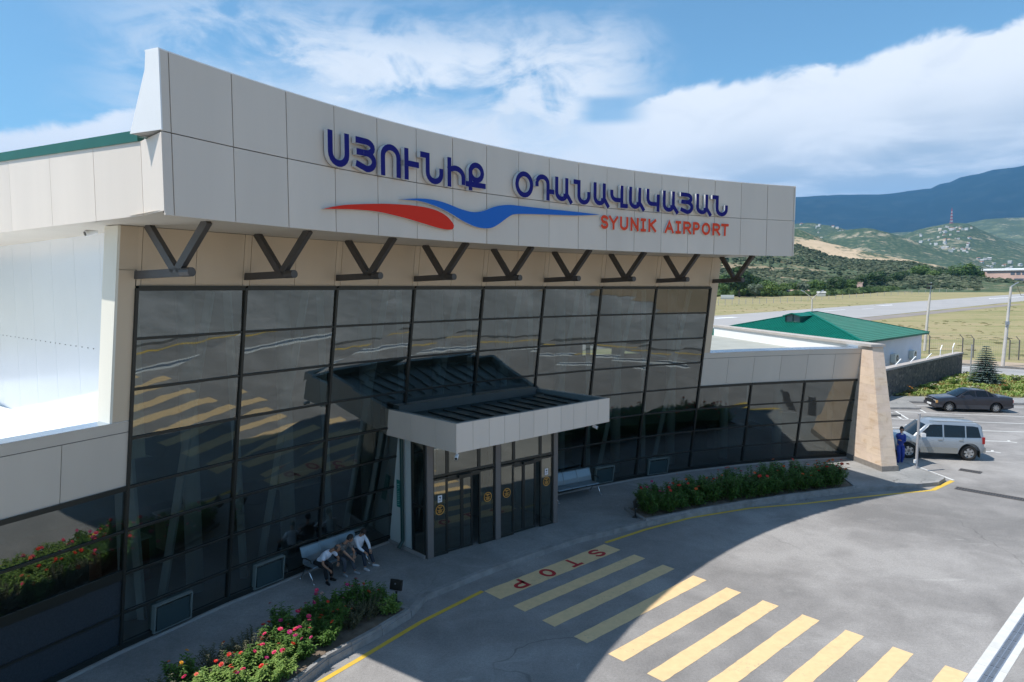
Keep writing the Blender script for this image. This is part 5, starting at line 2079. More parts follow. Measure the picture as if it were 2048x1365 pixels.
# dormer on the left slope
dm = lambda o, s, z: Vector((29.3, 66.6, 0)) - ga * (o * 1.1) + gb * s * 1.15 + Vector((0, 0, z + .06))
mb = MB()
for s in (-.62, .58):
    mb.hexa([dm(4.0, s, 4.35), dm(4.0, s + .05, 4.35), dm(0.9, s + .05, 4.9), dm(0.9, s, 4.9)], [dm(4.0, s, 5.0), dm(4.0, s + .05, 5.0), dm(0.9, s + .05, 5.05), dm(0.9, s, 5.05)])
dr = mb.build('dormer', [mat('dormer_green', (0.006, 0.075, 0.055), 0.5)], t)
mb = MB()
mb.poly([dm(4.2, -.75, 4.98), dm(4.2, 0, 5.24), dm(.6, 0, 5.24), dm(.9, -.75, 4.98)])
mb.poly([dm(4.2, .75, 4.98), dm(4.2, 0, 5.24), dm(.6, 0, 5.24), dm(.9, .75, 4.98)])
for s in (-.75, .75):
    mb.beam(dm(4.2, s, 4.97), dm(4.2, 0, 5.23), .05, .09)
mb.build('dormer_roof', [GT], dr)
mb = MB()
mb.poly([dm(3.92, -.57, 4.4), dm(3.92, .57, 4.4), dm(3.92, .57, 5.0), dm(3.92, 0, 5.2), dm(3.92, -.57, 5.0)])
mb.build('dormer_window', [mat('dim_pane', (0.12, 0.16, 0.16), 0.3)], dr)
mb = MB()
mb.beam(dm(3.96, 0, 4.4), dm(3.96, 0, 5.15), .05, .05)
mb.beam(dm(3.96, -.58, 4.42), dm(3.96, .58, 4.42), .05, .08)
mb.build('dormer_window_frame', [MATS['dormer_green']], dr)
# air conditioners on its wall
ACW = mat('ac_white', (0.66, 0.66, 0.62), 0.5)
for u, lab in ((1789, 'air conditioner on the white wall close to the stone pier'), (1826, 'air conditioner on the white wall near its right corner')):
    A_ = gp(0, .5, 0)
    best = min(range(200), key=lambda k: abs((lambda p: 1024 + FPX * p.x / p.y - u)(gp(LA * k / 200, .44, 1))))
    s = LA * best / 200
    c = gp(s, .28, 1.0)
    tt = thing('air_conditioner', lab, 'air conditioner', c, math.atan2(ga.y, ga.x), group='air conditioners on the green roofed building')
    mb = MB()
    mb.box((0, 0, .35), (1.0, .38, .75))
    mb.build('casing', [ACW], tt)
    mb = MB()
    mb.lathe([(0.0, -.20), (.27, -.20), (.29, -.193), (.29, -.18)], 18, (.12, 0, .36), 'Y')
    mb.build('fan_grille', [FRAME], tt)
    mb = MB()
    mb.lathe([(0.0, -.215), (.08, -.215), (.08, -.2)], 12, (.12, 0, .36), 'Y')
    mb.build('fan_hub', [ACW], tt)
    mb = MB()
    for x in (-.4, .4):
        mb.beam((x, .2, -.08), (x, -.22, -.08), .04, .05)
        mb.beam((x, .2, -.4), (x, -.15, -.1), .03, .03)
    mb.build('bracket', [GAL], tt)

# ---- garden strip in front of the stone wall
gpoly = [Vector((25.9, 47.5, 0)), Vector((35.2, 46.7, 0)), Vector((52, 44.3, 0)), Vector((62, 46.5, 0)), at(2060, 759.5, 0), at(1990, 753.5, 0), at(1927, 749.5, 0), Vector((39.6, 59.8, 0)), Vector((26.6, 47.3, 0))]


def inpoly(x, y, P_):
    c = False
    n = len(P_)
    for i in range(n):
        a, b = P_[i], P_[(i + 1) % n]
        if (a.y > y) != (b.y > y) and x < (b.x - a.x) * (y - a.y) / (b.y - a.y) + a.x:
            c = not c
    return c


mb = MB()
mb.poly([Vector((p.x, p.y, .10)) for p in gpoly])
struct('garden_soil', mb, mat('garden_ground', (0.11, 0.12, 0.045), 0.95, 0, 0.0, 1.5, col2=(0.20, 0.17, 0.09)))
random.seed(8)
mb = MB()
bx = (25.5, 62, 43.5, 61)
cnt = 0
while cnt < 9000:
    x, y = random.uniform(bx[0], bx[1]), random.uniform(bx[2], bx[3])
    if not inpoly(x, y, gpoly) or (x > 48 and random.random() < .6):
        continue
    cl = mn.noise(Vector((x * .6, y * .6, 3)))
    h = .14 + .30 * max(0, cl + .25) + random.uniform(0, .12)
    m = 0 if random.random() < .55 else (1 if cl > -.1 else 2)
    p = Vector((x, y, .1))
    a = random.uniform(0, 6.28)
    d = Vector((math.cos(a) * .5, math.sin(a) * .5, 1))
    leaf(mb, p, d, h, h * .35, m)
    leaf(mb, p + Vector((.04, .03, h * .3)), Vector((-d.x, d.y, .7)), h * .7, h * .3, m)
    cnt += 1
GRS = leafmat('garden_blade', (0.19, 0.23, 0.06), (0.38, 0.38, 0.14))
o = mb.build('garden_grass', [GRS, LEAF2, leafmat('rusty_leaf', (0.22, 0.12, 0.04), (0.34, 0.22, 0.08))], None, fix=False)
tag(o, 'rough green and rusty undergrowth on the bank behind the dark sedan', 'undergrowth', kind='stuff')
rosew = flower_mesh((0.75, 0.72, 0.6), .09, 'rose_white')
rosey = flower_mesh((0.7, 0.28, 0.03), .09, 'rose_yellow')
roser = flower_mesh((0.5, 0.06, 0.02), .08, 'rose_red')
gl = [(28.5, 48.4, 4, rosey, 'orange yellow'), (31.0, 50.0, 0, rosew, 'white'), (33.8, 51.9, 1, rosew, 'white'), (36.5, 53.6, 0, rosew, 'white'), (33.2, 48.6, 4, rosew, 'white'), (36.0, 49.5, 0, roser, 'red'), (39.2, 50.6, 3, roser, 'red'), (42.2, 50.5, 1, roser, 'red'), (41.5, 47.5, 0, roser, 'red'), (40.5, 54.5, 4, rosew, 'white'), (44.0, 52.8, 3, roser, 'red'), (38.8, 47.6, 2, rosey, 'orange yellow')]
for k, (x, y, kind, fm_, cn) in enumerate(gl):
    t = thing('rose_bush', '%s rose bush with %s flowers, %s from the left along the stone wall bank' % (kindn[kind], cn, ordn(k)), 'bush', (x, y, .1), random.uniform(0, 6), 'rose bushes behind the parked cars')
    t.scale = (1.1, 1.1, 1.1)
    f, s, tips = BV[kind]
    link('foliage', f, t)
    link('stems', s, t)
    for p in random.sample(tips, 4):
        o = link('flower', fm_, t)
        o.location = p + Vector((0, 0, .05))


# ---- trees
def crown_mesh(seed, h, r, n, lm, size, name='crown', base=.25, lobes=7):
    random.seed(seed)
    mb = MB()
    L_ = [(Vector((0, 0, h * .62)), r * .75)]
    for k in range(lobes):
        a = random.uniform(0, 6.28)
        q = r * random.uniform(.25, .75)
        L_.append((Vector((math.cos(a) * q, math.sin(a) * q, h * random.uniform(base + .1, .85))), r * random.uniform(.3, .55)))
    for k in range(n):
        c, rr = random.choice(L_)
        d = Vector((random.gauss(0, 1), random.gauss(0, 1), random.gauss(0, 1))).normalized()
        p = c + d * rr * random.uniform(.55, 1.05) ** .6
        if p.z < h * .08:
            continue
        nrm = (d + Vector((random.uniform(-.6, .6), random.uniform(-.6, .6), random.uniform(-.2, .7)))).normalized()
        x = nrm.cross(Vector((0, 0, 1)))
        x = x.normalized() if x.length > .1 else Vector((1, 0, 0))
        y = nrm.cross(x)
        s = size * random.uniform(.6, 1.3)
        mb.add([p + x * s * .6, p + y * s * .5, p - x * s * .6, p - y * s * .5], [(0, 1, 2, 3)], 0)
    return mb.mesh(name, [lm], fix=False)


def trunk_mesh(h, r):
    mb = MB()
    mb.tube([(0, 0, -.3), (.02 * h, 0, h * .35), (0, .02 * h, h * .7)], [r, r * .7, r * .3], 7)
    for a in (0.5, 2.4, 4.4):
        mb.tube([(.01 * h, 0, h * .3), (math.cos(a) * h * .18, math.sin(a) * h * .18, h * .6)], [r * .5, r * .15], 5)
    return mb.mesh('trunk', [mat('bark', (0.10, 0.075, 0.055), 0.9)])


TL = [leafmat('tree_dark', (0.022, 0.05, 0.018), (0.06, 0.105, 0.03)), leafmat('tree_mid', (0.045, 0.095, 0.022), (0.11, 0.18, 0.045)), leafmat('tree_light', (0.08, 0.14, 0.035), (0.17, 0.24, 0.07)), leafmat('tree_grey', (0.10, 0.13, 0.09), (0.20, 0.24, 0.17))]
CR = [crown_mesh(31 + k, 10, 4.6, 1500, TL[k], .75) for k in range(4)]
CR += [crown_mesh(51 + k, 10, 5.5, 1500, TL[k], .8, base=.05, lobes=9) for k in range(3)]
TRK = trunk_mesh(10, .28)
tkind = ['dark green', 'mid green', 'light green', 'grey green', 'broad dark green', 'broad mid green', 'broad light green']
TREES = [  # u, distance, height scale, kind, text
    (1448, 430, .75, 1), (1461, 470, 1.55, 0), (1478, 440, 1.7, 0), (1492, 455, 1.2, 5), (1509, 420, .75, 3), (1500, 480, 1.1, 4), (1526, 450, .95, 5), (1545, 445, .9, 6), (1441, 520, 1.3, 5), (1563, 470, .75, 2), (1583, 480, .8, 5), (1604, 470, .75, 3), (1622, 500, .9, 1), (1641, 480, .85, 5), (1662, 500, 1.0, 4), (1680, 490, 1.0, 0),
    (1699, 520, .9, 5), (1716, 560, 1.2, 0), (1738, 600, 1.3, 4), (1762, 640, 1.3, 0), (1785, 660, 1.3, 4), (1806, 700, 1.5, 0), (1828, 720, 1.9, 1), (1842, 740, 2.0, 5), (1856, 700, 1.5, 2), (1873, 760, 1.7, 0), (1888, 740, 1.4, 4), (1905, 760, 1.9, 1), (1921, 780, 2.2, 5), (1938, 780, 1.9, 1), (1952, 800, 1.5, 5), (1964, 800, 1.0, 4), (1980, 800, .6, 1), (2032, 840, .5, 1), (2052, 840, .5, 4)]
random.seed(77)
for k, (u, d, h, kd) in enumerate(TREES):
    a = math.atan((u - 1024) / FPX)
    x, y = d * math.tan(a), d
    t = thing('tree', '%s tree in the belt across the field, %s from the left' % (tkind[kd], ordn(k)), 'tree', (x, y, ground_h(x, y) - .2), random.uniform(0, 6), 'trees beyond the runway')
    h *= 1.18
    t.scale = (h * random.uniform(1.0, 1.3), h * random.uniform(.9, 1.15), h)
    link('crown', CR[kd], t)
    link('trunk', TRK, t)

# blue spruce by the road
random.seed(5)
sp = Vector((37.3, 53.6, .1))
t = thing('spruce_tree', 'small blue green spruce behind the dark sedan', 'tree', sp)
mb = MB()
mb.tube([(0, 0, 0), (0, 0, 1.6), (0.02, 0, 3.0)], [.07, .045, .012], 8)
mb.build('trunk', [MATS['bark']], t)
mb = MB()
H = 3.0
nlv = 17
for lv in range(nlv):
    z = .25 + (H - .3) * lv / (nlv - 1)
    R0 = 1.25 * (1 - (z / H)) ** .85 + .08
    nb = 16 if lv < 12 else 9
    for b in range(nb):
        a = 2 * PI * b / nb + lv * .7 + random.uniform(-.15, .15)
        rr = R0 * random.uniform(.8, 1.1)
        tipz = z - rr * .18 + rr * rr * .12
        steps = max(3, int(rr / .10))
        for s in range(steps):
            f = (s + 1) / steps
            p = Vector((math.cos(a) * rr * f, math.sin(a) * rr * f, z + (tipz - z) * f))
            for sg_ in (-1, 0, 1):
                d = Vector((math.cos(a + sg_ * .9), math.sin(a + sg_ * .9), random.uniform(-.1, .25)))
                leaf(mb, p, d, .26 * (1.1 - .4 * f), .10, 0)
mb.build('crown', [leafmat('spruce_needles', (0.07, 0.11, 0.105), (0.18, 0.25, 0.24))], t, fix=False)
# small post beside the spruce
t = thing('sign_post', 'thin white pole standing left of the spruce', 'pole', at(1940, 756, .1))
mb = MB()
mb.tube([(0, 0, 0), (0.02, 0, 2.75)], .05, 8)
mb.build('pole', [MATS['grey_pole']], t)
mb = MB()
mb.tube([(0.02, 0, 2.75), (0.02, 0, 2.8)], .065, 8)
mb.build('cap', [MATS['grey_pole']], t)

# ---- near perimeter fence with cranked posts
FG = mat('fence_grey', (0.16, 0.15, 0.15), 0.6, 0.3)
fps = [at(u, v, 0) for u, v in ((1790, 704), (1858, 708.5), (1924, 714), (1946, 716), (2018, 720), (2037, 720.5), (2095, 724))]
t = thing('perimeter_fence', 'near wire mesh fence with cranked concrete posts beyond the rear road', 'fence', fps[3], world=True)
for p in fps:
    mb = MB()
    mb.beam(p, p + Vector((0, 0, 2.1)), .09, .09, up=(1, 0, 0))
    mb.beam(p + Vector((0, 0, 2.08)), p + Vector((-.32, .1, 2.5)), .06, .06)
    mb.build('post', [FG], t)
mb = MB()
for a, b in zip(fps, fps[1:]):
    for z in (.1, .5, .9, 1.3, 1.7, 2.05):
        mb.beam(a + Vector((0, 0, z)), b + Vector((0, 0, z)), .012, .012)
    n = 16
    for k in range(n):
        p = a.lerp(b, k / n)
        mb.beam(p + Vector((0, 0, .1)), p + Vector((0, 0, 2.05)), .008, .008, up=(1, 0, 0))
    for o_ in ((-.16, .05, 2.3), (-.32, .1, 2.5)):
        mb.beam(a + Vector(o_), b + Vector(o_), .014, .014)
mb.build('mesh_panel', [mat('wire', (0.30, 0.29, 0.27), 0.6, 0.5)], t)
# far perimeter fence
t = thing('far_fence', 'distant line of pale fence posts along the far side of the runway', 'fence', (150, 420, 0), world=True)
fp2 = []
for k in range(46):
    f = k / 45
    u = 1436 + 620 * f
    d = 290 + 330 * f ** 1.15
    a = math.atan((u - 1024) / FPX)
    fp2.append(Vector((d * math.tan(a), d, ground_h(d * math.tan(a), d))))
for p in fp2:
    mb = MB()
    mb.beam(p, p + Vector((0, 0, 2.6)), .16, .16, up=(1, 0, 0))
    mb.build('post', [MATS['grey_pole']], t)
mb = MB()
for a, b in zip(fp2, fp2[1:]):
    for z in (.6, 1.3, 2.0, 2.5):
        mb.beam(a + Vector((0, 0, z)), b + Vector((0, 0, z)), .03, .03)
mb.build('wires', [MATS['wire']], t)

# ---- lighting poles
PC = mat('concrete_pole', (0.50, 0.47, 0.44), 0.7, 0, 0.1, 3)
for (u, v, hh, lean, kind, lab) in ((1849, 702, 8.3, .35, 'plain', 'tall pale concrete pole rising behind the green roof right corner'), (2005, 733, 7.75, .4, 'arm', 'tall pale concrete lamp pole near the right edge beyond the rear road')):
    p = at(u, v, 0)
    t = thing('lamp_pole', lab, 'lamp pole', p)
    mb = MB()
    mb.tube([(0, 0, 0), (lean * .5, 0, hh * .5), (lean, 0, hh * .82 if kind == 'plain' else hh)], [.17, .14, .11], 10)
    mb.build('shaft', [PC], t)
    if kind == 'plain':
        mb = MB()
        mb.tube([(lean, 0, hh * .82), (lean + .08, 0, hh)], .06, 8)
        mb.build('extension', [GAL], t)
        mb = MB()
        mb.box((lean - .05, 0, hh * .97), (.7, .3, .22), .3)
        mb.box((lean - .25, 0, hh * .92), (.3, .3, .3), .3)
        mb.build('lamp_head', [FRAME], t)
    else:
        mb = MB()
        mb.tube([(lean, 0, hh), (lean + .45, -.1, hh + .35)], [.05, .04], 8)
        mb.build('arm', [GAL], t)
        mb = MB()
        mb.box((lean + .5, -.12, hh + .36), (.26, .12, .06), 0, 0, Matrix.Rotation(-.5, 3, 'Y'))
        mb.build('lamp_head', [GAL], t)
        mb = MB()
        mb.tube([(lean - .02 - .13, -.1, 3.0), (lean - .02 - .1, -.1, 6.6)], .035, 6)
        for z in (3.9, 4.1, 4.35):
            mb.tube([(lean * .55 - .0, 0, z), (lean * .55, 0, z + .06)], .19, 10)
        mb.box((.1, -.2, 4.2), (.3, .18, .28))
        mb.build('fittings', [GAL], t)
        mb = MB()
        mb.tube([(lean + .5, -.1, hh + .1), (lean + 2.5, 2, hh - .9), (lean + 9, 8, hh - 1.1)], .02, 5)
        mb.build('cable', [FRAME], t)
yb = Vector((47.3, 108, 0))
t = thing('lamp_pole', 'forked white lamp pole standing behind the green roof ridge', 'lamp pole', yb)
mb = MB()
mb.tube([(0, 0, 0), (0, 0, 5.9)], [.14, .10], 10)
mb.build('shaft', [PC], t)
for s in (-1, 1):
    mb = MB()
    mb.tube([(0, 0, 5.8), (s * .4, 0, 6.3), (s * 1.25, 0, 6.95)], [.07, .06, .05], 8)
    mb.build('arm', [PC], t)
    mb = MB()
    mb.box((s * 1.5, 0, 7.08), (.6, .25, .12), 0, 0, Matrix.Rotation(-s * .5, 3, 'Y'))
    mb.build('lamp_head', [GAL], t)

# ---- runway
def atg(u, v):
    z = 0.0
    for _ in range(30):
        p = at(u, v, z)
        z = z * .5 + ground_h(p.x, p.y) * .5
    return at(u, v, z)


fa, fb = at(1434, 632, 0), atg(2048, 588)
na, nb_ = at(1720, 636.5, 0), atg(2048, 602.5)
rd = (fb - fa).normalized()
nd_ = (nb_ - na).normalized()
mb = MB()
RW = mat('runway_asphalt', (0.34, 0.33, 0.325), 0.85, 0, 0.08, 0.05)
fe = [fa - rd * 320] + [atg(u, 632 - (u - 1434) * 44 / 614) for u in range(1434, 2150, 30)]
ne = [na - nd_ * 380] + [atg(u, 666.1 - (u - 1434) * 63.6 / 614 + 0 * u) if u > 1720 else at(u, 636.5 + (1720 - u) * .1037, 0) for u in range(1434, 2150, 30)]
for k in range(len(fe) - 1):
    a_, b1_, c1_, d1_ = fe[k], fe[k + 1], ne[k + 1], ne[k]
    mb.poly([Vector((p.x, p.y, ground_h(p.x, p.y) + .05)) for p in (a_, b1_, c1_, d1_)])
struct('runway', mb, RW)
mb = MB()
for (a, b, w) in (((1758, 612), (1806, 609.8), 2.6), ((1866, 612.5), (1912, 609.3), 2.0), ((1925, 601), (2048, 594), 2.2), ((1426, 638), (1472, 635.5), 2.6), ((1724, 619), (1748, 617.5), .8), ((1640, 624), (1690, 620), .8)):
    pa_, pb_ = atg(*a), atg(*b)
    n_m = Vector((-(pb_ - pa_).y, (pb_ - pa_).x, 0)).normalized() * w / 2
    zz_ = lambda p: Vector((p.x, p.y, ground_h(p.x, p.y) + .09))
    mb.poly([zz_(pa_ - n_m), zz_(pb_ - n_m), zz_(pb_ + n_m), zz_(pa_ + n_m)])
struct('runway_marking', mb, WHITEW)
mb = MB()
fl = [na - nd_ * 380, nb_]
ribbon(mb, [fl[0] + Vector((nd_.y, -nd_.x, 0)) * 3, fl[1] + Vector((nd_.y, -nd_.x, 0)) * 3], 6, -0.01, None)
struct('runway_shoulder', mb, mat('shoulder', (0.24, 0.21, 0.19), 0.9, 0, 0.15, .1))

# ---- industrial building at the right
d = 790
X = lambda u: d * (u - 1024) / FPX
PINK = mat('pink_tuff', (0.58, 0.40, 0.34), 0.85, 0, 0.1, .1)
gz = ground_h(X(2000), d)
t = thing('industrial_building', 'long pink stone industrial building with pale flat roof at the right edge', 'building', (X(2000), d, gz), world=True)
bz, tz = gz + 2, gz + 17
mb = MB()
mb.hexa([Vector((X(1968), d, gz)), Vector((X(2150), d - 150, gz)), Vector((X(2150), d - 110, gz)), Vector((X(1968) + 8, d + 40, gz))], [Vector((X(1968), d, tz)), Vector((X(2150), d - 150, tz)), Vector((X(2150), d - 110, tz)), Vector((X(1968) + 8, d + 40, tz))])
mb.build('wall', [PINK], t)
mb = MB()
mb.hexa([Vector((X(1968) - 1, d - 1.5, tz)), Vector((X(2150), d - 152, tz)), Vector((X(2150), d - 108, tz)), Vector((X(1968) + 8, d + 41, tz))], [Vector((X(1968) - 1, d - 1.5, tz + 1.5)), Vector((X(2150), d - 152, tz + 1.5)), Vector((X(2150), d - 108, tz + 3)), Vector((X(1968) + 8, d + 41, tz + 3))])
mb.build('roof', [WHITEW], t)
wq = lambda f, z, o=-.3: Vector((X(1968) + (X(2150) - X(1968)) * f, d - 150 * f + o, z))
for f in [.13 + .03 * k for k in range(26)]:
    mb = MB()
    mb.poly([wq(f, tz - 5), wq(f + .022, tz - 5), wq(f + .022, tz - 2), wq(f, tz - 2)])
    mb.build('window', [mat('grey_pane', (0.10, 0.12, 0.15), 0.4)], t, fix=False)
mb = MB()
mb.poly([wq(.15, gz), wq(.20, gz), wq(.20, gz + 8), wq(.15, gz + 8)])
mb.build('door', [MATS['grey_pane']], t, fix=False)
mb = MB()
mb.hexa([wq(.28, gz, -12), wq(.6, gz, -12), wq(.6, gz, 0), wq(.28, gz, 0)], [wq(.28, gz + 6, -12), wq(.6, gz + 6, -12), wq(.6, gz + 12, 0), wq(.28, gz + 12, 0)])
mb.build('annex', [mat('annex_grey', (0.35, 0.36, 0.36), 0.7)], t)

# ---- small far buildings
def hut(u, d, w, dp, h, roof, wall, name, label, cat, arch=False, dz=0.0, group=None):
    a = math.atan((u - 1024) / FPX)
    x, y = d * math.tan(a), d
    t = thing(name, label, cat, (x, y, ground_h(x, y) - .1 + dz), -a + random.uniform(-.3, .3), group)
    mb = MB()
    if arch:
        n = 9
        A_ = [(-w / 2, h * math.sin(PI * k / n), -dp / 2 * math.cos(PI * k / n)) for k in range(n + 1)]
        q0 = [Vector((-w / 2, p[2], p[1])) for p in A_]
        q1 = [Vector((w / 2, p[2], p[1])) for p in A_]
        for k in range(n):
            mb.poly([q0[k], q0[k + 1], q1[k + 1], q1[k]])
        mb.build('vault', [roof], t)
        mb = MB()
        mb.poly(q0)
        mb.poly(q1)
        mb.build('end_wall', [wall], t)
        return t
    mb.box((0, 0, h / 2), (w, dp, h))
    mb.build('wall', [wall], t)
    mb = MB()
    o = .25
    mb.add([(-w / 2 - o, -dp / 2 - o, h), (w / 2 + o, -dp / 2 - o, h), (w / 2 + o, dp / 2 + o, h), (-w / 2 - o, dp / 2 + o, h), (-w / 2 - o, 0, h + dp * .22), (w / 2 + o, 0, h + dp * .22)],
           [(0, 1, 5, 4), (2, 3, 4, 5), (0, 4, 3), (1, 2, 5), (0, 3, 2, 1)])
    mb.build('roof', [roof], t)
    return t


random.seed(12)
hut(1454, 405, 7.5, 5, 2.6, mat('barn_grey', (0.22, 0.24, 0.23), 0.6), FRAME, 'arched_barn', 'small grey arched barn at the foot of the trees beside the terminal corner', 'barn', True)
RB = mat('rubble_pink', (0.36, 0.26, 0.21), 0.9, 0, 0.2, .3)
hut(1594, 470, 14, 4, 3.2, RB, RB, 'low_building', 'long low pinkish building among the trees beyond the runway', 'building')
hut(1641, 450, 5, 4, 2.4, mat('hut_white', (0.45, 0.45, 0.43), .8), MATS['hut_white'], 'low_building', 'small bright white building among the trees beyond the runway', 'building')
hut(1712, 560, 9, 6, 7, RB, PINK, 'low_building', 'pink block building at the foot of the scrubby hill', 'building')
# ================================================================== HILLS AND MOUNTAIN
def profile(pts, d):
    """pixel silhouette -> list of (azimuth, height above the plain)"""
    out = []
    for u, v in pts:
        a = math.atan((u - 1024) / FPX)
        out.append((a, CAMZ + (574.9 - v) / FPX * d * math.cos(a) * 1.0))
    return out


def interp(pf, a):
    if a <= pf[0][0]:
        return pf[0][1]
    if a >= pf[-1][0]:
        return pf[-1][1]
    for (a0, h0), (a1, h1) in zip(pf, pf[1:]):
        if a0 <= a <= a1:
            f = (a - a0) / (a1 - a0)
            f = f * f * (3 - 2 * f) * .4 + f * .6
            return h0 + (h1 - h0) * f
    return pf[-1][1]


def fbm(x, y, z, o=5):
    s, a = 0, 1
    for k in range(o):
        s += a * mn.noise(Vector((x, y, z)))
        x, y, a = x * 2.1, y * 2.1, a * .5
    return s


RIDGE = {}


def ridge(name, pts, d, front, back, rough, m, na_=260, nr=26, fscale=1.0, az0=-1.25, az1=1.25, base=None):
    pf = profile(pts, d)
    gv, gf = [], []

    def hh(a, r):
        H = max(0, interp(pf, a))
        t = (r - d) / (front if r < d else back)
        e = max(0.0, 1 - abs(t))
        s = e * e * (3 - 2 * e) if r > d else e ** 1.15
        x, y = r * math.sin(a), r * math.cos(a)
        g_ = ground_h(x, y) if base is None else base
        n = fbm(x / (front * .45), y / (front * .45), d * .01)
        w = min(1, 4 * e * (1 - e) + .12) if e > 0 else 0
        return g_ - .6 + (H - g_) * s + n * rough * w * (.35 + .65 * min(1, H / (abs(rough) * 2 + 1)))
    for i in range(na_ + 1):
        a = az0 + (az1 - az0) * i / na_
        for j in range(nr + 1):
            r = d - front + (front + back) * j / nr
            z = hh(a, r)
            gv.append((r * math.sin(a), r * math.cos(a), z))
    for i in range(na_):
        for j in range(nr):
            k = i * (nr + 1) + j
            gf.append((k, k + 1, k + nr + 2, k + nr + 1))
    mb = MB()
    mb.add(gv, gf)
    RIDGE[name] = hh
    o = mb.build(name, [m], None, True)
    o['kind'] = 'structure'
    return hh


def hill_mat(name, greens, soil, s1, cover, field=None, fs=.004, vo_s=.1):
    m = bpy.data.materials.new(name)
    m.use_nodes = True
    t = m.node_tree
    b = t.nodes['Principled BSDF']
    b.inputs['Roughness'].default_value = 0.95
    b.inputs['Specular IOR Level'].default_value = 0.05
    v = t.nodes.new('ShaderNodeTexCoord').outputs['Object']
    a = noise(t, v, s1, 9, 0.68, 0.4)
    c = noise(t, v, s1 * 7, 6, 0.7)
    vo = t.nodes.new('ShaderNodeTexVoronoi')
    vo.inputs['Scale'].default_value = vo_s
    t.links.new(v, vo.inputs['Vector'])
    gcol = ramp(t, c, [(0.32, greens[0]), (0.5, greens[1]), (0.68, greens[2])])
    gcol = mixc(t, mth(t, 'MULTIPLY', sstep(t, vo.outputs['Distance'], .30, .60), .8), gcol, greens[0])
    f = sstep(t, mth(t, 'ADD', mth(t, 'MULTIPLY', a, .7), mth(t, 'MULTIPLY', c, .3)), cover - .04, cover + .05)
    col = mixc(t, f, gcol, soil)
    if field:
        w = noise(t, v, fs, 5, .5, 1.0)
        col = mixc(t, sstep(t, w, .50, .515), col, field)
    t.links.new(col, b.inputs['Base Color'])
    return m


G1 = ((0.05, 0.08, 0.045), (0.10, 0.13, 0.075), (0.17, 0.19, 0.115))
MH = hill_mat('scrub_hill', G1, (0.26, 0.21, 0.14), .02, .55, vo_s=.12)
MF = hill_mat('golden_hill', ((0.42, 0.33, 0.22), (0.50, 0.39, 0.27), (0.46, 0.35, 0.24)), (0.06, 0.09, 0.05), .012, .535, vo_s=.01)
MV = hill_mat('village_hill', ((0.045, 0.075, 0.05), (0.08, 0.115, 0.07), (0.17, 0.18, 0.12)), (0.30, 0.27, 0.20), .011, .565, vo_s=.07)
MR = hill_mat('far_hill', ((0.06, 0.09, 0.065), (0.10, 0.13, 0.085), (0.16, 0.18, 0.12)), (0.27, 0.26, 0.20), .006, .58, vo_s=.012)
MM = hill_mat('mountain_forest', ((0.010, 0.020, 0.024), (0.016, 0.028, 0.032), (0.026, 0.038, 0.04)), (0.04, 0.05, 0.052), .0006, .68, vo_s=.004)
ridge('near_hill', [(-2500, 560), (-900, 520), (0, 470), (700, 452), (1200, 440), (1440, 452), (1520, 466), (1590, 489), (1625, 500), (1660, 512), (1700, 519), (1760, 522), (1810, 524), (1870, 536), (1930, 552), (1990, 566), (2080, 574), (2600, 574), (5000, 560)], 1250, 640, 500, 9, MH, 420, 34)
ridge('golden_field_hill', [(-2500, 560), (0, 450), (1200, 430), (1500, 458), (1590, 474), (1625, 480), (1665, 489), (1700, 497), (1750, 507), (1800, 517), (1850, 526), (1900, 536), (1960, 552), (2060, 566), (5000, 566)], 1750, 420, 500, 5, MF, 300, 20)
ridge('dark_spur', [(-2500, 560), (0, 430), (1200, 420), (1500, 432), (1590, 456), (1625, 470), (1665, 486), (1690, 493), (1720, 505), (1760, 530), (1850, 566), (5000, 566)], 2100, 320, 300, 6, MH, 300, 16)
ridge('green_knoll', [(1520, 600), (1600, 500), (1660, 466), (1700, 460), (1728, 457), (1760, 464), (1800, 476), (1850, 492), (1900, 505), (2000, 540), (2100, 600)], 2600, 700, 700, 14, MV, 260, 24)
ridge('village_hill', [(-2500, 520), (0, 455), (1300, 450), (1500, 444), (1580, 449), (1615, 446), (1650, 451), (1700, 462), (1760, 466), (1800, 470), (1830, 458), (1860, 452), (1893, 446), (1925, 448), (1960, 464), (2000, 480), (2060, 496), (2400, 500), (5000, 480)], 3600, 1300, 900, 26, MV, 420, 30)
ridge('far_hill', [(-2500, 500), (0, 440), (1700, 470), (1860, 462), (1920, 448), (1960, 440), (2000, 437), (2048, 436), (2200, 430), (2600, 450), (5000, 440)], 5200, 1500, 1200, 40, MR, 300, 22)
ridge('mountain', [(-2500, 420), (-800, 360), (0, 330), (600, 372), (1000, 388), (1300, 392), (1450, 397), (1590, 396), (1650, 393), (1700, 390), (1760, 388), (1800, 385), (1850, 381), (1866, 372), (1885, 369), (1910, 357), (1940, 350), (1975, 339), (2010, 335), (2048, 327), (2200, 305), (2500, 290), (3000, 310), (5000, 380)], 13000, 5600, 2500, 260, MM, 520, 34)

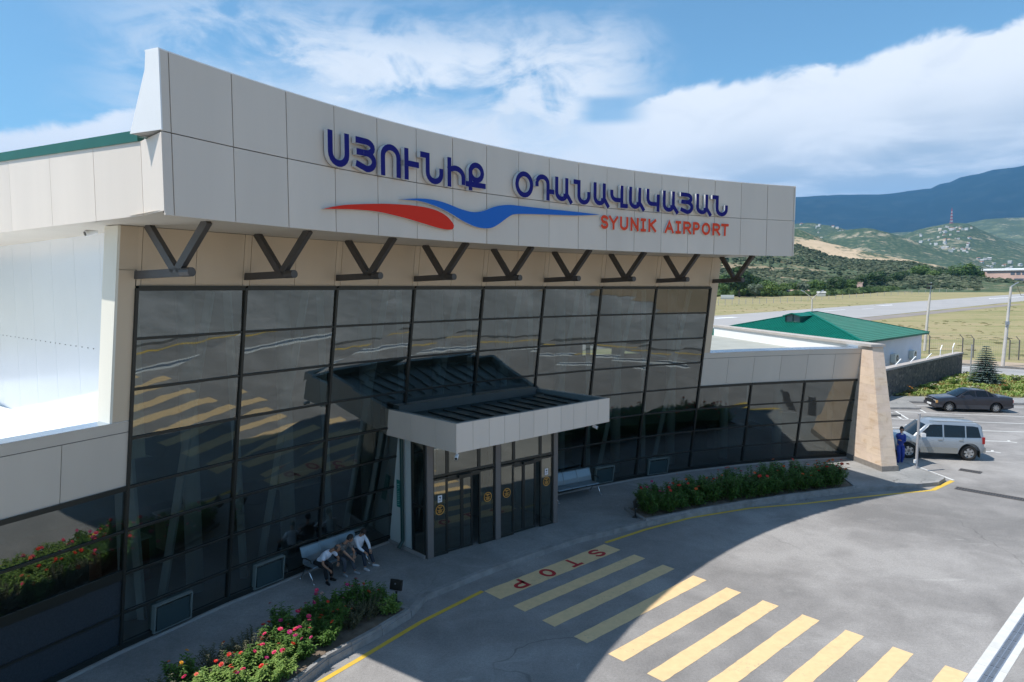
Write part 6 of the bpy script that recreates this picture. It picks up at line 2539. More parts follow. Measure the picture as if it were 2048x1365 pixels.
# scrub on the near hill, thousands of bushes as one mass
random.seed(9)
mb = MB()
hh = RIDGE['near_hill']
cnt = 0
while cnt < 15000:
    u = random.uniform(1380, 2120)
    a = math.atan((u - 1024) / FPX)
    r = random.uniform(640, 1240) if random.random() < .7 else random.uniform(900, 1245)
    x, y = r * math.sin(a), r * math.cos(a)
    if fbm(x * .012, y * .012, 2, 3) < -.08 and random.random() < .85:
        continue
    z = hh(a, r)
    if u > 1955 and r < 850:
        continue
    s = random.uniform(1.0, 2.2) if random.random() < .8 else random.uniform(2.2, 3.6)
    mb.blob((x, y, z + s * .2), (s * 1.15, s * 1.15, s * .7), .4, 0, (5, 3))
    cnt += 1
o = mb.build('hill_scrub', [leafmat('scrub_leaf', (0.045, 0.075, 0.04), (0.16, 0.18, 0.11), .9)], None)
tag(o, 'dense green scrub covering the hillside behind the runway', 'scrub', kind='stuff')
# low thicket at the foot of the hill
mb = MB()
cnt = 0
while cnt < 1500:
    u = random.uniform(1420, 2100)
    a = math.atan((u - 1024) / FPX)
    dd = (455 + max(0, u - 1660) * .8) + random.uniform(0, 130)
    if u > 1955:
        continue
    x, y = dd * math.tan(a), dd
    s = random.uniform(1.2, 3.2)
    mb.blob((x, y, ground_h(x, y) + s * .4), (s * 1.2, s * 1.2, s), .35, 0, (6, 4))
    cnt += 1
o = mb.build('thicket', [leafmat('thicket_leaf', (0.03, 0.065, 0.018), (0.12, 0.17, 0.06), .9)], None)
tag(o, 'low green thicket between the trees at the field edge', 'thicket', kind='stuff')
# tussocks over the nearer field
mb = MB()
cnt = 0
tries = 0
while cnt < 350 and tries < 20000:
    tries += 1
    u = random.uniform(1430, 2100)
    a = math.atan((u - 1024) / FPX)
    dd = random.choice([random.uniform(76, 160), random.uniform(215, 330)])
    x, y = dd * math.tan(a), dd
    w_ = Vector((x, y, 0))
    if (w_ - na).dot(Vector((-nd_.y, nd_.x, 0))) > -8 and (w_ - fa).dot(Vector((-rd.y, rd.x, 0))) < 3:
        continue
    s = random.uniform(.12, .4)
    mb.blob((x, y, -.04 + s * .05), (s * 1.8, s * 1.8, s * .35), .4, 0, (5, 3))
    cnt += 1
o = mb.build('tussocks', [leafmat('tussock', (0.22, 0.22, 0.10), (0.38, 0.34, 0.19), .9)], None)
tag(o, 'scattered dry tussocks over the airfield grass', 'dry grass', kind='stuff')

# village houses on the hills
random.seed(33)
HW = [mat('house_white', (0.55, 0.55, 0.54), .8), mat('house_cream', (0.60, 0.52, 0.42), .8), mat('house_grey', (0.42, 0.42, 0.42), .8)]
HR = [mat('roof_pale', (0.48, 0.49, 0.51), .6), mat('roof_rust', (0.30, 0.15, 0.10), .8), mat('roof_grey', (0.35, 0.36, 0.38), .6)]
proto = []
for w_m in range(3):
    for r_m in range(3):
        mb = MB()
        mb.box((0, 0, 3.5), (13, 9, 9))
        mw = mb.mesh('wall', [HW[w_m]])
        mb = MB()
        mb.add([(-7.2, -5.2, 8), (7.2, -5.2, 8), (7.2, 5.2, 8), (-7.2, 5.2, 8), (-7, 0, 10.6), (7, 0, 10.6)], [(0, 1, 5, 4), (2, 3, 4, 5), (0, 4, 3), (1, 2, 5), (0, 3, 2, 1)])
        proto.append((mw, mb.mesh('roof', [HR[r_m]])))
wn_ = ('white', 'cream', 'grey')
rn_ = ('pale', 'rusty', 'grey')
zones = [('village_hill', 2750, 3550, 1865, 1935, 34, 'on the mast crest'), ('village_hill', 2700, 3400, 1800, 1900, 36, 'left of the radio mast'), ('village_hill', 2900, 3560, 1590, 1680, 30, 'on the leftmost distant ridge'), ('village_hill', 2450, 2800, 1900, 2048, 26, 'right of the radio mast'),
         ('far_hill', 3900, 4400, 1960, 2048, 12, 'on the far right slope')]
k = 0
for rn, r0_, r1_, u0, u1, n, txt in zones:
    hh = RIDGE[rn]
    us_ = sorted(random.uniform(u0, u1) for _ in range(n))
    for j in range(n):
        u = us_[j]
        a = math.atan((u - 1024) / FPX)
        r = random.uniform(r0_, r1_)
        z = hh(a, r)
        wi, ri = random.randrange(3), random.randrange(3)
        wi = 0 if random.random() < .45 else wi
        mw, mr = proto[wi * 3 + ri]
        t = thing('village_house', 'tiny %s house, %s roof, %s from left %s' % (wn_[wi], rn_[ri], ordn(j), txt), 'house', (r * math.sin(a), r * math.cos(a), z), random.uniform(0, 3), 'village houses on the hills')
        q = random.uniform(.45, .95)
        t.scale = (q, q, q * random.uniform(.8, 1.1))
        link('wall', mw, t)
        link('roof', mr, t)
# radio mast
hh = RIDGE['village_hill']
a = math.atan((1893.5 - 1024) / FPX)
r = 3560
mz = hh(a, r)
t = thing('radio_mast', 'thin red and white radio mast on the hilltop village', 'mast', (r * math.sin(a), r * math.cos(a), mz))
Hm = 60
mb, mb2 = MB(), MB()
for k in range(9):
    z0, z1 = Hm * k / 9, Hm * (k + 1) / 9
    w0, w1 = 3.8 * (1 - k / 9) + .6, 3.8 * (1 - (k + 1) / 9) + .6
    M_ = mb
    mi_ = k % 2
    c0 = [(x * w0, y * w0, z0) for x, y in ((-1, -1), (1, -1), (1, 1), (-1, 1))]
    c1 = [(x * w1, y * w1, z1) for x, y in ((-1, -1), (1, -1), (1, 1), (-1, 1))]
    for i in range(4):
        M_.beam(c0[i], c1[i], .6, .6, m=mi_)
        M_.beam(c0[i], c1[(i + 1) % 4], .3, .3, m=mi_)
        M_.beam(c1[i], c1[(i + 1) % 4], .5, .5, m=mi_)
mb.build('lattice', [mat('mast_red', (0.55, 0.05, 0.05), .6), mat('mast_white', (0.70, 0.62, 0.62), .6)], t)
mb = MB()
mb.tube([(0, 0, Hm), (0, 0, Hm + 9)], .5, 6)
mb.build('antenna', [MATS['mast_red']], t)

# air between here and the mountain
hz_m = bpy.data.materials.new('haze')
hz_m.use_nodes = True
t = hz_m.node_tree
t.nodes.clear()
out = t.nodes.new('ShaderNodeOutputMaterial')
pv = t.nodes.new('ShaderNodeVolumePrincipled')
pv.inputs['Color'].default_value = (0.19, 0.54, 1.0, 1)
pv.inputs['Density'].default_value = HAZE
pv.inputs['Anisotropy'].default_value = 0.0
t.links.new(pv.outputs[0], out.inputs['Volume'])
mb = MB()
mb.box((0, 3000, 1340), (36000, 36000, 2760))
o = mb.build('haze', [hz_m], None)
tag(o, 'thin blue air fading the far mountain', 'haze', kind='stuff')
# ================================================================== VEHICLES
def apply_bool(o, cutters):
    for c in cutters:
        md = o.modifiers.new('b', 'BOOLEAN')
        md.operation = 'DIFFERENCE'
        md.object = c
        md.solver = 'EXACT'
    dg = bpy.context.evaluated_depsgraph_get()
    dg.update()
    me = bpy.data.meshes.new_from_object(o.evaluated_get(dg))
    old = o.data
    o.modifiers.clear()
    o.data = me
    for c in cutters:
        bpy.data.objects.remove(c)


def lerpt(tab, x):
    if x <= tab[0][0]:
        return tab[0][1:]
    for a, b in zip(tab, tab[1:]):
        if a[0] <= x <= b[0]:
            f = (x - a[0]) / (b[0] - a[0])
            return tuple(p + (q - p) * f for p, q in zip(a[1:], b[1:]))
    return tab[-1][1:]


def car(name, label, loc, rz, P, paint, lower, glass):
    """+x is the front. P: dict with station tables"""
    t = thing(name, label, 'car', loc, rz)
    L = P['L']
    st = P['st']          # x, half width, z bottom, z belt, half width at roof, z roof
    xs = sorted(set([s[0] for s in st] + [st[0][0] + (st[-1][0] - st[0][0]) * k / 40 for k in range(41)]))
    rows = []
    for x in xs:
        w, zb, zbelt, wr, zr = lerpt(st, x)
        sect = [(0, zb), (w * .80, zb), (w * .95, zb + .05), (w, zb + .20), (w * 1.005, (zb + zbelt) * .5 + .05), (w * .985, zbelt - .10), (w * .955, zbelt)]
        if zr > zbelt + .03:
            for f in (.33, .66, .92):
                sect.append((w * .955 + (wr - w * .955) * f, zbelt + (zr - .05 - zbelt) * f))
            sect += [(wr * .93, zr - .015), (wr * .55, zr + .012), (0, zr + .02)]
        else:
            for f in (.33, .66, .92):
                sect.append((w * .955 * (1 - .12 * f), zbelt + .012 * f + (zr - zbelt) * f))
            sect += [(w * .78, zr + .018), (w * .45, zr + .03), (0, zr + .035)]
        rows.append([(x, y, z) for y, z in sect] + [(x, -y, z) for y, z in reversed(sect[1:-1])])
    n = len(rows[0])
    mb = MB()
    vs2 = [p for r_ in rows for p in r_]
    fs2 = []
    for i in range(len(rows) - 1):
        for k in range(n):
            fs2.append((i * n + k, i * n + (k + 1) % n, (i + 1) * n + (k + 1) % n, (i + 1) * n + k))
    fs2.append(tuple(range(n)))
    fs2.append(tuple((len(rows) - 1) * n + k for k in reversed(range(n))))
    mb.add(vs2, fs2)
    body = mb.build('body', [paint], t)
    cut = []
    for wx in P['wheels']:
        for s in (-1, 1):
            cb = MB()
            cb.lathe([(0.0, s * .55), (P['arch'], s * .55), (P['arch'], s * 1.2), (0.0, s * 1.2)], 28, (wx, 0, P['wr'] + .01), 'Y')
            c = cb.build('cut', [FRAME], None)
            c.matrix_world = t.matrix_world
            c.location = loc
            c.rotation_euler = (0, 0, rz)
            cut.append(c)
    bpy.context.view_layer.update()
    apply_bool(body, cut)
    body.data.polygons.foreach_set('use_smooth', [True] * len(body.data.polygons))
    try:
        body.data.set_sharp_from_angle(angle=R(28))
    except Exception:
        pass

    def side(x, z):
        w, zb, zbelt, wr, zr = lerpt(st, x)
        if z <= zbelt:
            return w * .985
        f = (z - zbelt) / max(.01, (zr - .05 - zbelt))
        return w * .955 + (wr - w * .955) * min(1, f)

    def spatch(pts, o, s):
        return [Vector((x, s * (side(x, z) + o), z)) for x, z in pts]
    # side windows
    for win in P['wins']:
        for s in (-1, 1):
            mb = MB()
            a = spatch(win, .012, s)
            b = spatch(win, -.02, s)
            k = len(a)
            mb.add(a + b, [tuple(range(k))] + [(i, (i + 1) % k, k + (i + 1) % k, k + i) for i in range(k)])
            mb.build('side_window', [glass], t)
    # windscreens: quads given by x,z top/bottom and half widths
    for nm, (xb, zb_, wb_, xt, zt_, wt_) in P['screens'].items():
        mb = MB()
        sgn = 1 if xb > xt else -1
        dn = Vector((zt_ - zb_, 0, abs(xb - xt))).normalized()
        dn.x *= sgn
        nseg = 8
        for k in range(nseg):
            q = []
            for (f, e) in ((k / nseg, 0), ((k + 1) / nseg, 0), ((k + 1) / nseg, 1), (k / nseg, 1)):
                y = (2 * f - 1)
                bow = (1 - y * y) * .05
                x = xb + (xt - xb) * e + sgn * bow * .8
                z = zb_ + (zt_ - zb_) * e + bow * .3
                q.append(Vector((x, y * (wb_ + (wt_ - wb_) * e), z)) + dn * .012)
            mb.poly(q)
        mb.build(nm, [glass], t, True)
    # wheels
    for wx in P['wheels']:
        for s in (-1, 1):
            y = s * P['track']
            mb = MB()
            r_ = P['wr']
            w_ = .10
            mb.lathe([(r_ * .62, -w_), (r_ * .9, -w_), (r_ * .985, -w_ * .75), (r_, 0), (r_ * .985, w_ * .75), (r_ * .9, w_), (r_ * .62, w_), (r_ * .6, 0), (r_ * .62, -w_)], 30, (wx, y, r_), 'Y')
            wl_ = mb.build('wheel', [mat('tyre', (0.018, 0.018, 0.018), .85)], t, True)
            mb = MB()
            yo = y + s * w_ * .55
            mb.lathe([(0, yo - y), (r_ * .16, yo - y + s * .01)], 16, (wx, y, r_), 'Y')
            for k in range(P['spokes']):
                a = 2 * PI * k / P['spokes'] + .3
                ca, sa = math.cos(a), math.sin(a)
                p = Vector((wx, yo, r_))
                mb.beam(p, p + Vector((ca, 0, sa)) * r_ * .62, P['spw'], .03, up=(0, 1, 0))
            mb.lathe([(r_ * .55, 0), (r_ * .63, s * .015), (r_ * .655, s * .03), (r_ * .66, 0)], 30, (wx, yo - s * .01, r_), 'Y')
            mb.build('rim', [mat('alloy', (0.50, 0.50, 0.50), .35, .8)], wl_)
            mb = MB()
            mb.lathe([(0, s * (w_ * .25)), (r_ * .62, s * (w_ * .25))], 24, (wx, y, r_), 'Y')
            mb.build('brake_disc', [mat('brake_dark', (0.05, 0.05, 0.05), .6)], wl_)
    # dark floor so that nothing shows through the arches
    mb = MB()
    mb.box((0, 0, P['wr'] + .02), (L * .93, P['track'] * 2 - .42, .30))
    mb.build('underbody', [FRAME], t)
    for nm, shape in P['extra']:
        for mtl, fn in shape:
            mb = MB()
            fn(mb, side)
            mb.build(nm, [mtl], t)
    return t


CARG = glassmat('car_glass', (0.10, 0.13, 0.13), 0.10, (0.9, 0.95, 1.0), 0.0)
CARG2 = mat('tinted_glass', (0.006, 0.007, 0.008), 0.06, 0, spec=0.6)
WSCR = mat('windscreen', (0.07, 0.12, 0.12), 0.08, 0.0, spec=0.9)
SILV = mat('silver_paint', (0.33, 0.365, 0.40), 0.30, 0.5, coat=0.5)
SILV2 = mat('silver_lower', (0.30, 0.30, 0.28), 0.4, 0.4)
CHAR = mat('charcoal_paint', (0.022, 0.022, 0.03), 0.3, 0.2, coat=0.5)
CHAR2 = mat('charcoal_cladding', (0.05, 0.05, 0.058), 0.5, 0.1)
LAMPG = mat('lamp_glass', (0.55, 0.56, 0.52), 0.15, 0.3)
AMB = mat('indicator_amber', (0.55, 0.30, 0.10), 0.2)
REDL = mat('tail_lamp_red', (0.30, 0.01, 0.01), 0.2)


def strip(x0, x1, z0, z1, o=.012, n=10, both=(-1, 1)):
    def f(mb, side):
        for s in both:
            for k in range(n):
                a, b = x0 + (x1 - x0) * k / n, x0 + (x1 - x0) * (k + 1) / n
                p = [Vector((a, s * (side(a, z0) + o), z0)), Vector((b, s * (side(b, z0) + o), z0)), Vector((b, s * (side(b, z1) + o), z1)), Vector((a, s * (side(a, z1) + o), z1))]
                q = [Vector((v_.x, v_.y - s * .03, v_.z)) for v_ in p]
                mb.hexa(p, q)
    return f


def bx(c, d, both=True):
    def f(mb, side):
        for s in ((-1, 1) if both and c[1] else (1,)):
            mb.box((c[0], s * c[1], c[2]), d)
    return f


def vline(x, z0, z1):
    def f(mb, side):
        for s in (-1, 1):
            for k in range(4):
                a, b = z0 + (z1 - z0) * k / 4, z0 + (z1 - z0) * (k + 1) / 4
                ya, yb_ = side(x, a) + .003, side(x, b) + .003
                mb.hexa([Vector((x, s * ya, a)), Vector((x + .008, s * ya, a)), Vector((x + .008, s * (ya - .02), a)), Vector((x, s * (ya - .02), a))], [Vector((x, s * yb_, b)), Vector((x + .008, s * yb_, b)), Vector((x + .008, s * (yb_ - .02), b)), Vector((x, s * (yb_ - .02), b))])
    return f


# silver off-roader, 4.0 m long
suv = dict(L=3.95, wr=.345, arch=.44, track=.70, wheels=(1.20, -1.25), spokes=6, spw=.10,
           st=[(-1.85, .74, .42, .98, .60, .99), (-1.82, .80, .34, 1.00, .64, 1.32), (-1.74, .82, .30, 1.01, .655, 1.58), (-1.6, .83, .30, 1.01, .66, 1.64), (-.9, .835, .30, 1.0, .67, 1.68), (0.0, .835, .30, 1.0, .67, 1.685), (.25, .835, .30, 1.0, .66, 1.65), (.52, .835, .30, 1.0, .66, 1.52), (1.06, .83, .30, 1.00, .72, 1.055), (1.10, .83, .30, 1.0, .72, 1.02), (1.55, .82, .30, .95, .70, .97), (1.85, .78, .34, .88, .66, .90), (1.96, .72, .40, .74, .60, .76)],
           wins=[[(-1.70, 1.05), (-1.12, 1.04), (-1.12, 1.54), (-1.40, 1.535), (-1.60, 1.50)], [(-1.06, 1.04), (-.22, 1.03), (-.22, 1.565), (-1.06, 1.545)], [(-.15, 1.03), (.84, 1.02), (.36, 1.53), (.20, 1.56), (-.15, 1.565)]],
           screens={'windscreen': (1.04, 1.04, .72, .50, 1.54, .62), 'rear_window': (-1.84, 1.06, .62, -1.79, 1.50, .56)},
           extra=[('trim', [(mat('grey_trim', (0.22, 0.24, 0.28), .5), strip(-.80, .74, .62, .68))]),
                  ('lower_cladding', [(SILV2, strip(-.78, .74, .31, .60, .014, both=(-1,))), (SILV2, strip(-.78, .74, .31, .60, .014, both=(1,)))]),
                  ('door_gap', [(FRAME, vline(-.19, .44, 1.04)), (FRAME, vline(.78, .44, 1.0)), (FRAME, vline(-.98, .60, 1.04))]),
                  ('door_handle', [(SILV2, bx((-.05, .835, .90), (.17, .02, .035))), (SILV2, bx((-.90, .835, .90), (.17, .02, .035)))]),
                  ('side_mirror', [(mat('mirror_white', (0.70, 0.72, 0.74), .3, coat=.5), bx((.70, .95, 1.12), (.16, .20, .16)))]),
                  ('roof_rail', [(SILV2, bx((-.6, .58, 1.70), (1.9, .03, .03)))]),
                  ('tail_lamp', [(REDL, bx((-1.80, .75, .93), (.10, .15, .30)))]),
                  ('headlight', [(LAMPG, bx((1.90, .56, .78), (.12, .26, .16)))]),
                  ('bumper', [(SILV2, bx((-1.84, 0, .50), (.14, 1.58, .22))), (SILV2, bx((1.93, 0, .50), (.16, 1.56, .24)))]),
                  ('number_plate', [(WHITEW, bx((-1.92, 0, .62), (.02, .45, .11)))]),
                  ('mud_flap', [(FRAME, bx((-1.68, .70, .30), (.02, .22, .28)))])])
fw, rw = at(1817, 916, 0), at(1931.4, 921, 0)
cc = (fw + rw) / 2
hd = (fw - rw)
ang = math.atan2(hd.y, hd.x)
nrm_ = Vector((-math.sin(ang), math.cos(ang), 0))
if nrm_.y < 0:
    nrm_ = -nrm_
pos = cc + nrm_ * .70
car('silver_car', 'silver five door off road car parked beside the stone pier', (pos.x, pos.y, 0), ang, suv, SILV, SILV2, CARG2)
sed = dict(L=4.43, wr=.30, arch=.37, track=.70, wheels=(1.42, -1.245), spokes=8, spw=.05,
           st=[(-2.22, .70, .36, .88, .60, .89), (-2.16, .80, .26, .93, .68, .94), (-1.95, .83, .22, .95, .70, .97), (-1.42, .84, .20, .96, .70, 1.0), (-1.38, .84, .20, .96, .68, 1.03), (-.72, .845, .20, .95, .58, 1.33), (-.45, .845, .20, .95, .57, 1.375), (.10, .845, .20, .94, .57, 1.385), (.28, .845, .20, .93, .58, 1.345), (1.0, .84, .20, .91, .68, .96), (1.04, .84, .20, .90, .68, .925), (1.8, .82, .22, .83, .66, .85), (2.12, .78, .24, .76, .62, .79), (2.20, .72, .28, .62, .56, .64)],
           wins=[[(-1.12, 1.0), (-.83, .99), (-.83, 1.25), (-.88, 1.25)], [(-.79, .99), (-.12, .985), (-.12, 1.31), (-.70, 1.31)], [(-.06, .985), (.80, .975), (.30, 1.29), (-.06, 1.315)]],
           screens={'windscreen': (.99, .955, .68, .28, 1.34, .55), 'rear_window': (-1.38, 1.01, .66, -.74, 1.33, .54)},
           extra=[('side_cladding', [(CHAR2, strip(-.85, 1.02, .22, .50, .014)), (CHAR2, strip(-2.1, -1.66, .30, .50, .012)), (CHAR2, strip(1.83, 2.1, .30, .50, .012))]),
                  ('door_gap', [(FRAME, vline(-.10, .50, .96)), (FRAME, vline(.90, .50, .92)), (FRAME, vline(-.98, .52, .96))]),
                  ('door_handle', [(FRAME, bx((.02, .848, .84), (.18, .03, .03))), (FRAME, bx((-.82, .848, .85), (.18, .03, .03)))]),
                  ('side_mirror', [(CHAR, bx((.74, .93, 1.0), (.12, .16, .12)))]),
                  ('headlight', [(LAMPG, bx((2.165, .56, .63), (.06, .30, .17))), (AMB, bx((2.13, .745, .63), (.10, .08, .16)))]),
                  ('grille', [(FRAME, bx((2.185, 0, .64), (.06, .62, .22))), (GAL, bx((2.21, 0, .755), (.03, .66, .03)))]),
                  ('bumper', [(CHAR2, bx((2.17, 0, .40), (.14, 1.56, .18))), (CHAR2, bx((-2.17, 0, .42), (.14, 1.56, .20)))]),
                  ('number_plate', [(WHITEW, bx((2.25, 0, .42), (.02, .52, .11)))]),
                  ('tail_lamp', [(REDL, bx((-2.19, .60, .72), (.06, .34, .18)))])])
fw, rw = at(1899, 823.8, 0), at(1994, 826, 0)
cc = (fw + rw) / 2
hd = (fw - rw)
ang = math.atan2(hd.y, hd.x)
nrm_ = Vector((-math.sin(ang), math.cos(ang), 0))
if nrm_.y < 0:
    nrm_ = -nrm_
pos = cc + nrm_ * .70
car('dark_sedan', 'dark charcoal four door sedan parked in front of the garden bank', (pos.x, pos.y, 0), ang, sed, CHAR, CHAR2, CARG2)

# ================================================================== BENCHES
CHR = mat('chrome', (0.62, 0.64, 0.66), 0.18, 0.9)
PERF = mat('perforated_steel', (0.20, 0.25, 0.28), 0.34, 0.5, 0.06, 60)


def bench(name, label, a, b, nseat, face):
    """a,b: floor points of the front feet ends; face: direction the seats look"""
    d = (b - a)
    L = d.length
    rz = math.atan2(d.y, d.x)
    t = thing(name, label, 'bench', a, rz, 'steel waiting benches by the glass wall')
    y = Vector((-math.sin(rz), math.cos(rz), 0)).dot(face)
    f = 1 if y > 0 else -1           # local +y*f is forward
    w = (L - .16) / nseat
    x0 = .08
    for k in range(nseat):
        mb = MB()
        xa, xb = x0 + w * k + .012, x0 + w * (k + 1) - .012
        prof = [(.24, .425), (.22, .45), (.0, .435), (-.20, .43), (-.24, .45)]
        for (y0, z0), (y1, z1) in zip(prof, prof[1:]):
            mb.hexa([Vector((xa, f * y0, z0)), Vector((xb, f * y0, z0)), Vector((xb, f * y1, z1)), Vector((xa, f * y1, z1))], [Vector((xa, f * y0, z0 + .012)), Vector((xb, f * y0, z0 + .012)), Vector((xb, f * y1, z1 + .012)), Vector((xa, f * y1, z1 + .012))])
        mb.build('seat', [PERF], t)
        mb = MB()
        prof = [(-.24, .47), (-.27, .62), (-.32, .76), (-.37, .87), (-.41, .89)]
        for (y0, z0), (y1, z1) in zip(prof, prof[1:]):
            mb.hexa([Vector((xa, f * y0, z0)), Vector((xb, f * y0, z0)), Vector((xb, f * y1, z1)), Vector((xa, f * y1, z1))], [Vector((xa, f * (y0 - .014), z0)), Vector((xb, f * (y0 - .014), z0)), Vector((xb, f * (y1 - .014), z1)), Vector((xa, f * (y1 - .014), z1))])
        for x in (xa, xb):
            mb.tube([(x, f * -.235, .46), (x, f * -.27, .62), (x, f * -.32, .76), (x, f * -.37, .885)], .014, 6)
        mb.build('backrest', [PERF, CHR], t)
    mb = MB()
    mb.beam((0.02, f * -.02, .385), (L - .02, f * -.02, .385), .06, .05)
    mb.build('beam', [FRAME], t)
    for x in (.06, L - .06):
        mb = MB()
        mb.tube([(x, f * .30, .02), (x, f * .12, .27), (x, f * -.02, .37)], [.018, .022, .024], 8)
        mb.tube([(x, f * -.36, .02), (x, f * -.15, .27), (x, f * -.02, .37)], [.018, .022, .024], 8)
        mb.tube([(x, f * .30, 0), (x, f * .30, .03)], .03, 8)
        mb.tube([(x, f * -.36, 0), (x, f * -.36, .03)], .03, 8)
        mb.build('leg', [CHR], t, True)
        mb = MB()
        mb.tube([(x, f * -.25, .50), (x, f * -.22, .63), (x, f * -.05, .66), (x, f * .16, .65), (x, f * .20, .58)], .017, 8)
        mb.build('armrest', [FRAME], t, True)
    return t, f, w, x0


def wallface(p):
    g_ = math.atan2(p.y - GCY, p.x - GCX)
    return Vector((-math.cos(g_), -math.sin(g_), 0))


ba = at(628, 1171, .15)
tang = (at(738, 1128, .15) - ba)
BSC = .92
BL_ = tang.length / BSC + .12
tang.normalize()
fcx_ = Vector((tang.y, -tang.x, 0))
ba = ba - fcx_ * .30 * BSC - tang * .06 * BSC
bn1, bf, bw, bx0 = bench('waiting_bench', 'blue grey steel bench with three men sitting on it', ba, ba + tang * BL_, 3, fcx_)
bn1.scale = (BSC, BSC, BSC)
ba2 = at(1190, 985, .15)
f2 = wallface(ba2)
tg2 = Vector((-f2.y, f2.x, 0))
if tg2.x < 0:
    tg2 = -tg2
ba2 = ba2 + f2 * .12
bench('waiting_bench', 'empty blue steel bench right of the entrance', ba2 - tg2 * BL_, ba2, 3, f2)

# floodlights on the bed corners
def floodlight(p, rz, label):
    t = thing('floodlight', label, 'floodlight', p, rz, 'black floodlights at the flower beds')
    mb = MB()
    mb.box((0, 0, .01), (.16, .16, .02))
    mb.tube([(0, 0, 0), (0, 0, .34)], .025, 8)
    mb.build('post', [FRAME], t)
    mb = MB()
    mb.box((0, 0, .46), (.30, .07, .24), 0, 0, Matrix.Rotation(-.25, 3, 'X'))
    mb.build('lamp_housing', [BLK], t)
    mb = MB()
    mb.box((0, -.045, .345), (.28, .03, .03))
    mb.box((0.0, -.045, .50), (.03, .02, .03))
    mb.build('trim', [GAL], t)


floodlight(at(793, 1207, .15), -.35, 'black floodlight on a short post at the end of the left bed')
floodlight(at(1270.5, 1035, .15), 1.2, 'black floodlight post seen edge on at the left end of the right bed')
# ================================================================== PEOPLE
SKIN = mat('skin', (0.42, 0.22, 0.14), 0.55)
SKIN2 = mat('skin_tan', (0.34, 0.17, 0.10), 0.55)
HAIR = mat('black_hair', (0.008, 0.006, 0.005), 0.6)


def skinned(name, chains, mats, parent, sub=1, root=0):
    """chains: list of lists of (point, radius); chain may start with an index tuple ('j', id) to join"""
    verts, edges, rad, ids = [], [], [], {}
    for ch in chains:
        prev = None
        for it in ch:
            if isinstance(it, str):
                k = ids[it]
            else:
                nm, p, r = it
                if nm in ids:
                    k = ids[nm]
                else:
                    verts.append(tuple(p))
                    rad.append(r)
                    k = len(verts) - 1
                    if nm:
                        ids[nm] = k
            if prev is not None:
                edges.append((prev, k))
            prev = k
    me = bpy.data.meshes.new(name)
    me.from_pydata(verts, edges, [])
    o = bpy.data.objects.new(name, me)
    C.objects.link(o)
    md = o.modifiers.new('s', 'SKIN')
    md.use_smooth_shade = True
    for k, r in enumerate(rad):
        sv = me.skin_vertices[0].data[k]
        sv.radius = (r, r) if not isinstance(r, tuple) else r
        sv.use_root = (k == root)
    m2 = o.modifiers.new('d', 'SUBSURF')
    m2.levels = sub
    m2.render_levels = sub
    dg = bpy.context.evaluated_depsgraph_get()
    dg.update()
    me2 = bpy.data.meshes.new_from_object(o.evaluated_get(dg))
    bpy.data.objects.remove(o)
    me2.name = name
    me2.materials.clear()
    for m in mats:
        me2.materials.append(m)
    me2.polygons.foreach_set('use_smooth', [True] * len(me2.polygons))
    return link(name, me2, parent)


def ik(a, b, l1, l2, pole):
    a, b = Vector(a), Vector(b)
    d = b - a
    L = min(d.length, (l1 + l2) * .999)
    d.normalize()
    x = (l1 * l1 - l2 * l2 + L * L) / (2 * L)
    h = math.sqrt(max(0, l1 * l1 - x * x))
    p = Vector(pole)
    p = (p - d * p.dot(d)).normalized()
    return a + d * x + p * h


